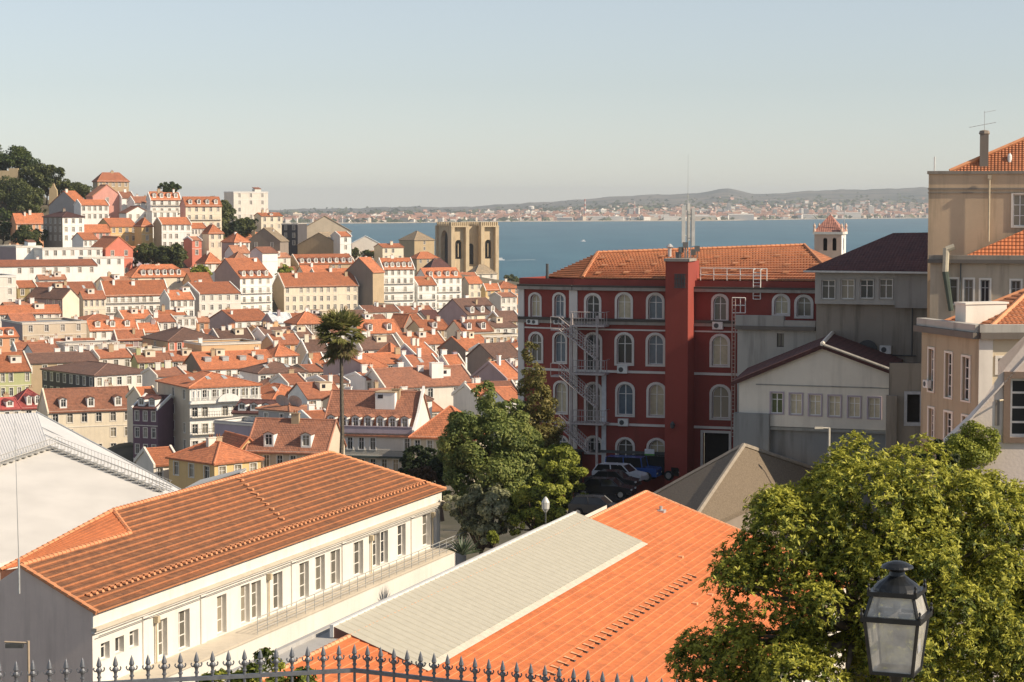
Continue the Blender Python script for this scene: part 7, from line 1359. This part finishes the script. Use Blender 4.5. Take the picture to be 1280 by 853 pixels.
for x in (690, 705, 742, 768, 775, 810, 822, 840, 872, 880, 925, 1010, 1060): far_building('shed', g5_.choice(['white', 'grey', 'cream']), x, g5_.uniform(.008, .03), g5_.uniform(.6, 1.1), g5_.uniform(-.2, .2))
for k in range(150):
    x = g5_.uniform(345, 1165); far_building('house', g5_.choice(['white', 'cream', 'white', 'rose']), x, g5_.uniform(.012, .16), g5_.uniform(.8, 1.5))
mb = MB()                                                  # the rest of the town reads as one mass
for k in range(2600):
    x = g5_.uniform(330, 1175); f = abs(g5_.normal()) * .17 + .012; f = min(f, .62); 
    if x < 620 and g5_.uniform() < .45: continue
    p = land(x, f); w, d, h = g5_.uniform(8, 26), g5_.uniform(7, 14), g5_.uniform(5, 15); m_ = int(g5_.integers(0, 4)); a = g5_.uniform(-.6, .6); c_, s_ = math.cos(a), math.sin(a)
    R_ = lambda u, v, z: (p[0] + u * c_ - v * s_, p[1] + u * s_ + v * c_, p[2] + z)
    b = [R_(-w / 2, -d / 2, -6), R_(w / 2, -d / 2, -6), R_(w / 2, d / 2, -6), R_(-w / 2, d / 2, -6)]; t2 = [R_(-w / 2, -d / 2, h), R_(w / 2, -d / 2, h), R_(w / 2, d / 2, h), R_(-w / 2, d / 2, h)]
    for q in range(4): mb.face([b[q], b[(q + 1) % 4], t2[(q + 1) % 4], t2[q]], m_)
    r0, r1 = R_(-w / 2, 0, h + 3), R_(w / 2, 0, h + 3); mb.face([t2[0], t2[1], r1, r0], 4); mb.face([t2[2], t2[3], r0, r1], 4); mb.face([t2[1], t2[2], r1], m_); mb.face([t2[3], t2[0], r0], m_)
o = mb.build('far_town', [plain('far_wall_' + w, (.6, .5, .4), .9) for w in ('white', 'cream', 'rose', 'white')] + [plain('far_roof', (.33, .17, .11), .9, 0, .2, .01)]); kind(o, 'stuff')
n = 5200; cen = []; 
for k in range(n):
    x = g5_.uniform(320, 1180); f = min(.95, abs(g5_.normal()) * .28 + .01); p = land(x, f); cen.append((p[0] + g5_.normal() * 25, p[1] + g5_.normal() * 40, p[2] + g5_.uniform(1, 8)))
cen = np.array(cen); o = leaf_cards('far_woods', cen, RNG.normal(size=(n, 3)) + np.array((0, -.8, .6)), RNG.uniform(14, 34, n), .6, RNG.uniform(.1, .7, n), leaf_mat('oak', *LEAF['oak']), None, np.tile((3., 0, 0), (n, 1))); kind(o, 'stuff')
def stack(label, px_, ytop, D, r, bands):
    p = P(px_, ip(sh, px_) - 1, D); h = zrow(px_, ytop, D) - p[2]; t = thing('chimney_stack', label, 'chimney', p); mb = MB()
    for k in range(bands): mb.bar((0, 0, h * k / bands), (0, 0, h * (k + 1) / bands), r * (1.25 - .4 * k / bands), k % 2, 10, r * (1.25 - .4 * (k + 1) / bands))
    mb.build('shaft', [plain('stack_red', (.42, .16, .12), .8), plain('stack_white', (.62, .56, .50), .8)], t)
stack('tall red-banded factory chimney on the far bank', 731, 249, 7900, 3.6, 9); stack('slimmer pale factory chimney on the far bank', 793, 252, 8100, 3.0, 6)
WT = thing('water_tower', 'white mushroom-shaped water tower on the far bank', 'water tower', land(664, .15)); mb = MB(); mb.lathe([(5, 0), (4, 26), (11, 33), (12, 42), (6, 45)], 12); mb.build('tower', plain('far_wall_white', (.74, .7, .63)), WT)
# boats
def boat(label, px_, py, L):
    D = EYE * FP / (py - 250); p = P(px_, py, D); t = thing('motor_boat', label, 'boat', (p[0], p[1], .2), math.radians(178)); mb = MB(); mb.prism([(-L / 2, -L * .14), (L * .3, -L * .14), (L / 2, 0), (L * .3, L * .14), (-L / 2, L * .14)], 1.6, 0, 2, -.4); mb.build('hull', plain('boat_white', (.8, .8, .78), .4), t); mb = MB(); mb.box((-L * .3, -L * .1, 1.2), (L * .12, L * .1, 3.0), 0); mb.build('cabin', plain('boat_white', (.8, .8, .78), .4), t); return p
p = boat('white motor boat trailing a long wake beside the cathedral', 624, 325.5, 13); mb = MB(); mb.face([(p[0] + 5, p[1], .1), (p[0] + 46, p[1] + 14, .1), (p[0] + 44, p[1] + 34, .1), (p[0] + 5, p[1] + 6, .1)], 0); kind(mb.build('boat_wake', plain('foam', (.32, .42, .46), .9, 0, .25, .05)), 'structure')
boat('small white boat far out on the river', 729, 302, 9)

# ------------------------------------------------------------------ air
hz = MB(); hz.box((-7600, -260, -12), (7600, 15200, 152), 0); hm = bpy.data.materials.new('haze_air'); hm.use_nodes = True; t_ = hm.node_tree; t_.nodes.remove(t_.nodes['Principled BSDF']); pv = N(t_, 'ShaderNodeVolumePrincipled'); pv.inputs['Color'].default_value = (.86, .93, 1.0, 1); pv.inputs['Density'].default_value = HAZE; pv.inputs['Anisotropy'].default_value = .2; t_.links.new(pv.outputs[0], t_.nodes['Material Output'].inputs['Volume'])
if HAZE > 0: kind(hz.build('haze', hm), 'stuff')

# ------------------------------------------------------------------ sky, sun, camera
SUN_D = np.array((math.cos(math.radians(EL)) * math.cos(math.radians(AZ)), -math.cos(math.radians(EL)) * math.sin(math.radians(AZ)), math.sin(math.radians(EL))))
w = bpy.data.worlds.new('World'); S.world = w; w.use_nodes = True; t_ = w.node_tree; bg = t_.nodes['Background']; sky = N(t_, 'ShaderNodeTexSky', sky_type='NISHITA'); sky.sun_disc = False; sky.sun_elevation = math.radians(EL); sky.sun_rotation = math.atan2(SUN_D[0], SUN_D[1]); sky.altitude = 75; sky.air_density = 1.0; sky.dust_density = SKY_DUST; sky.ozone_density = SKY_OZONE
hs = N(t_, 'ShaderNodeHueSaturation'); hs.inputs['Saturation'].default_value = SKY_SAT; t_.links.new(sky.outputs[0], hs.inputs['Color']); t_.links.new(hs.outputs[0], bg.inputs['Color']); bg.inputs['Strength'].default_value = SKY_STR
sl_ = bpy.data.lights.new('sun', 'SUN'); sl_.energy = SUN_E; sl_.angle = math.radians(.53); sl_.color = (1.0, .84, .64); so = link('sun', sl_); import mathutils; so.rotation_euler = mathutils.Vector(SUN_D).to_track_quat('Z', 'Y').to_euler()
cam = bpy.data.cameras.new('camera'); cam.sensor_width = 36; cam.lens = 36 * FP / 1280; cam.clip_end = 60000; cam.clip_start = .5; co = link('camera', cam); co.location = (0, 0, EYE); co.rotation_euler = (PI / 2 - PITCH, 0, 0); S.camera = co
S.view_settings.view_transform = 'Standard'; S.view_settings.look = 'None'; S.view_settings.exposure = EXPO; S.view_settings.gamma = 1; S.view_settings.use_curve_mapping = False
S.cycles.use_denoising = True; S.cycles.max_bounces = 6; S.cycles.diffuse_bounces = 3; S.cycles.glossy_bounces = 2; S.cycles.transparent_max_bounces = 12; S.cycles.volume_bounces = 0; S.cycles.sample_clamp_indirect = 6
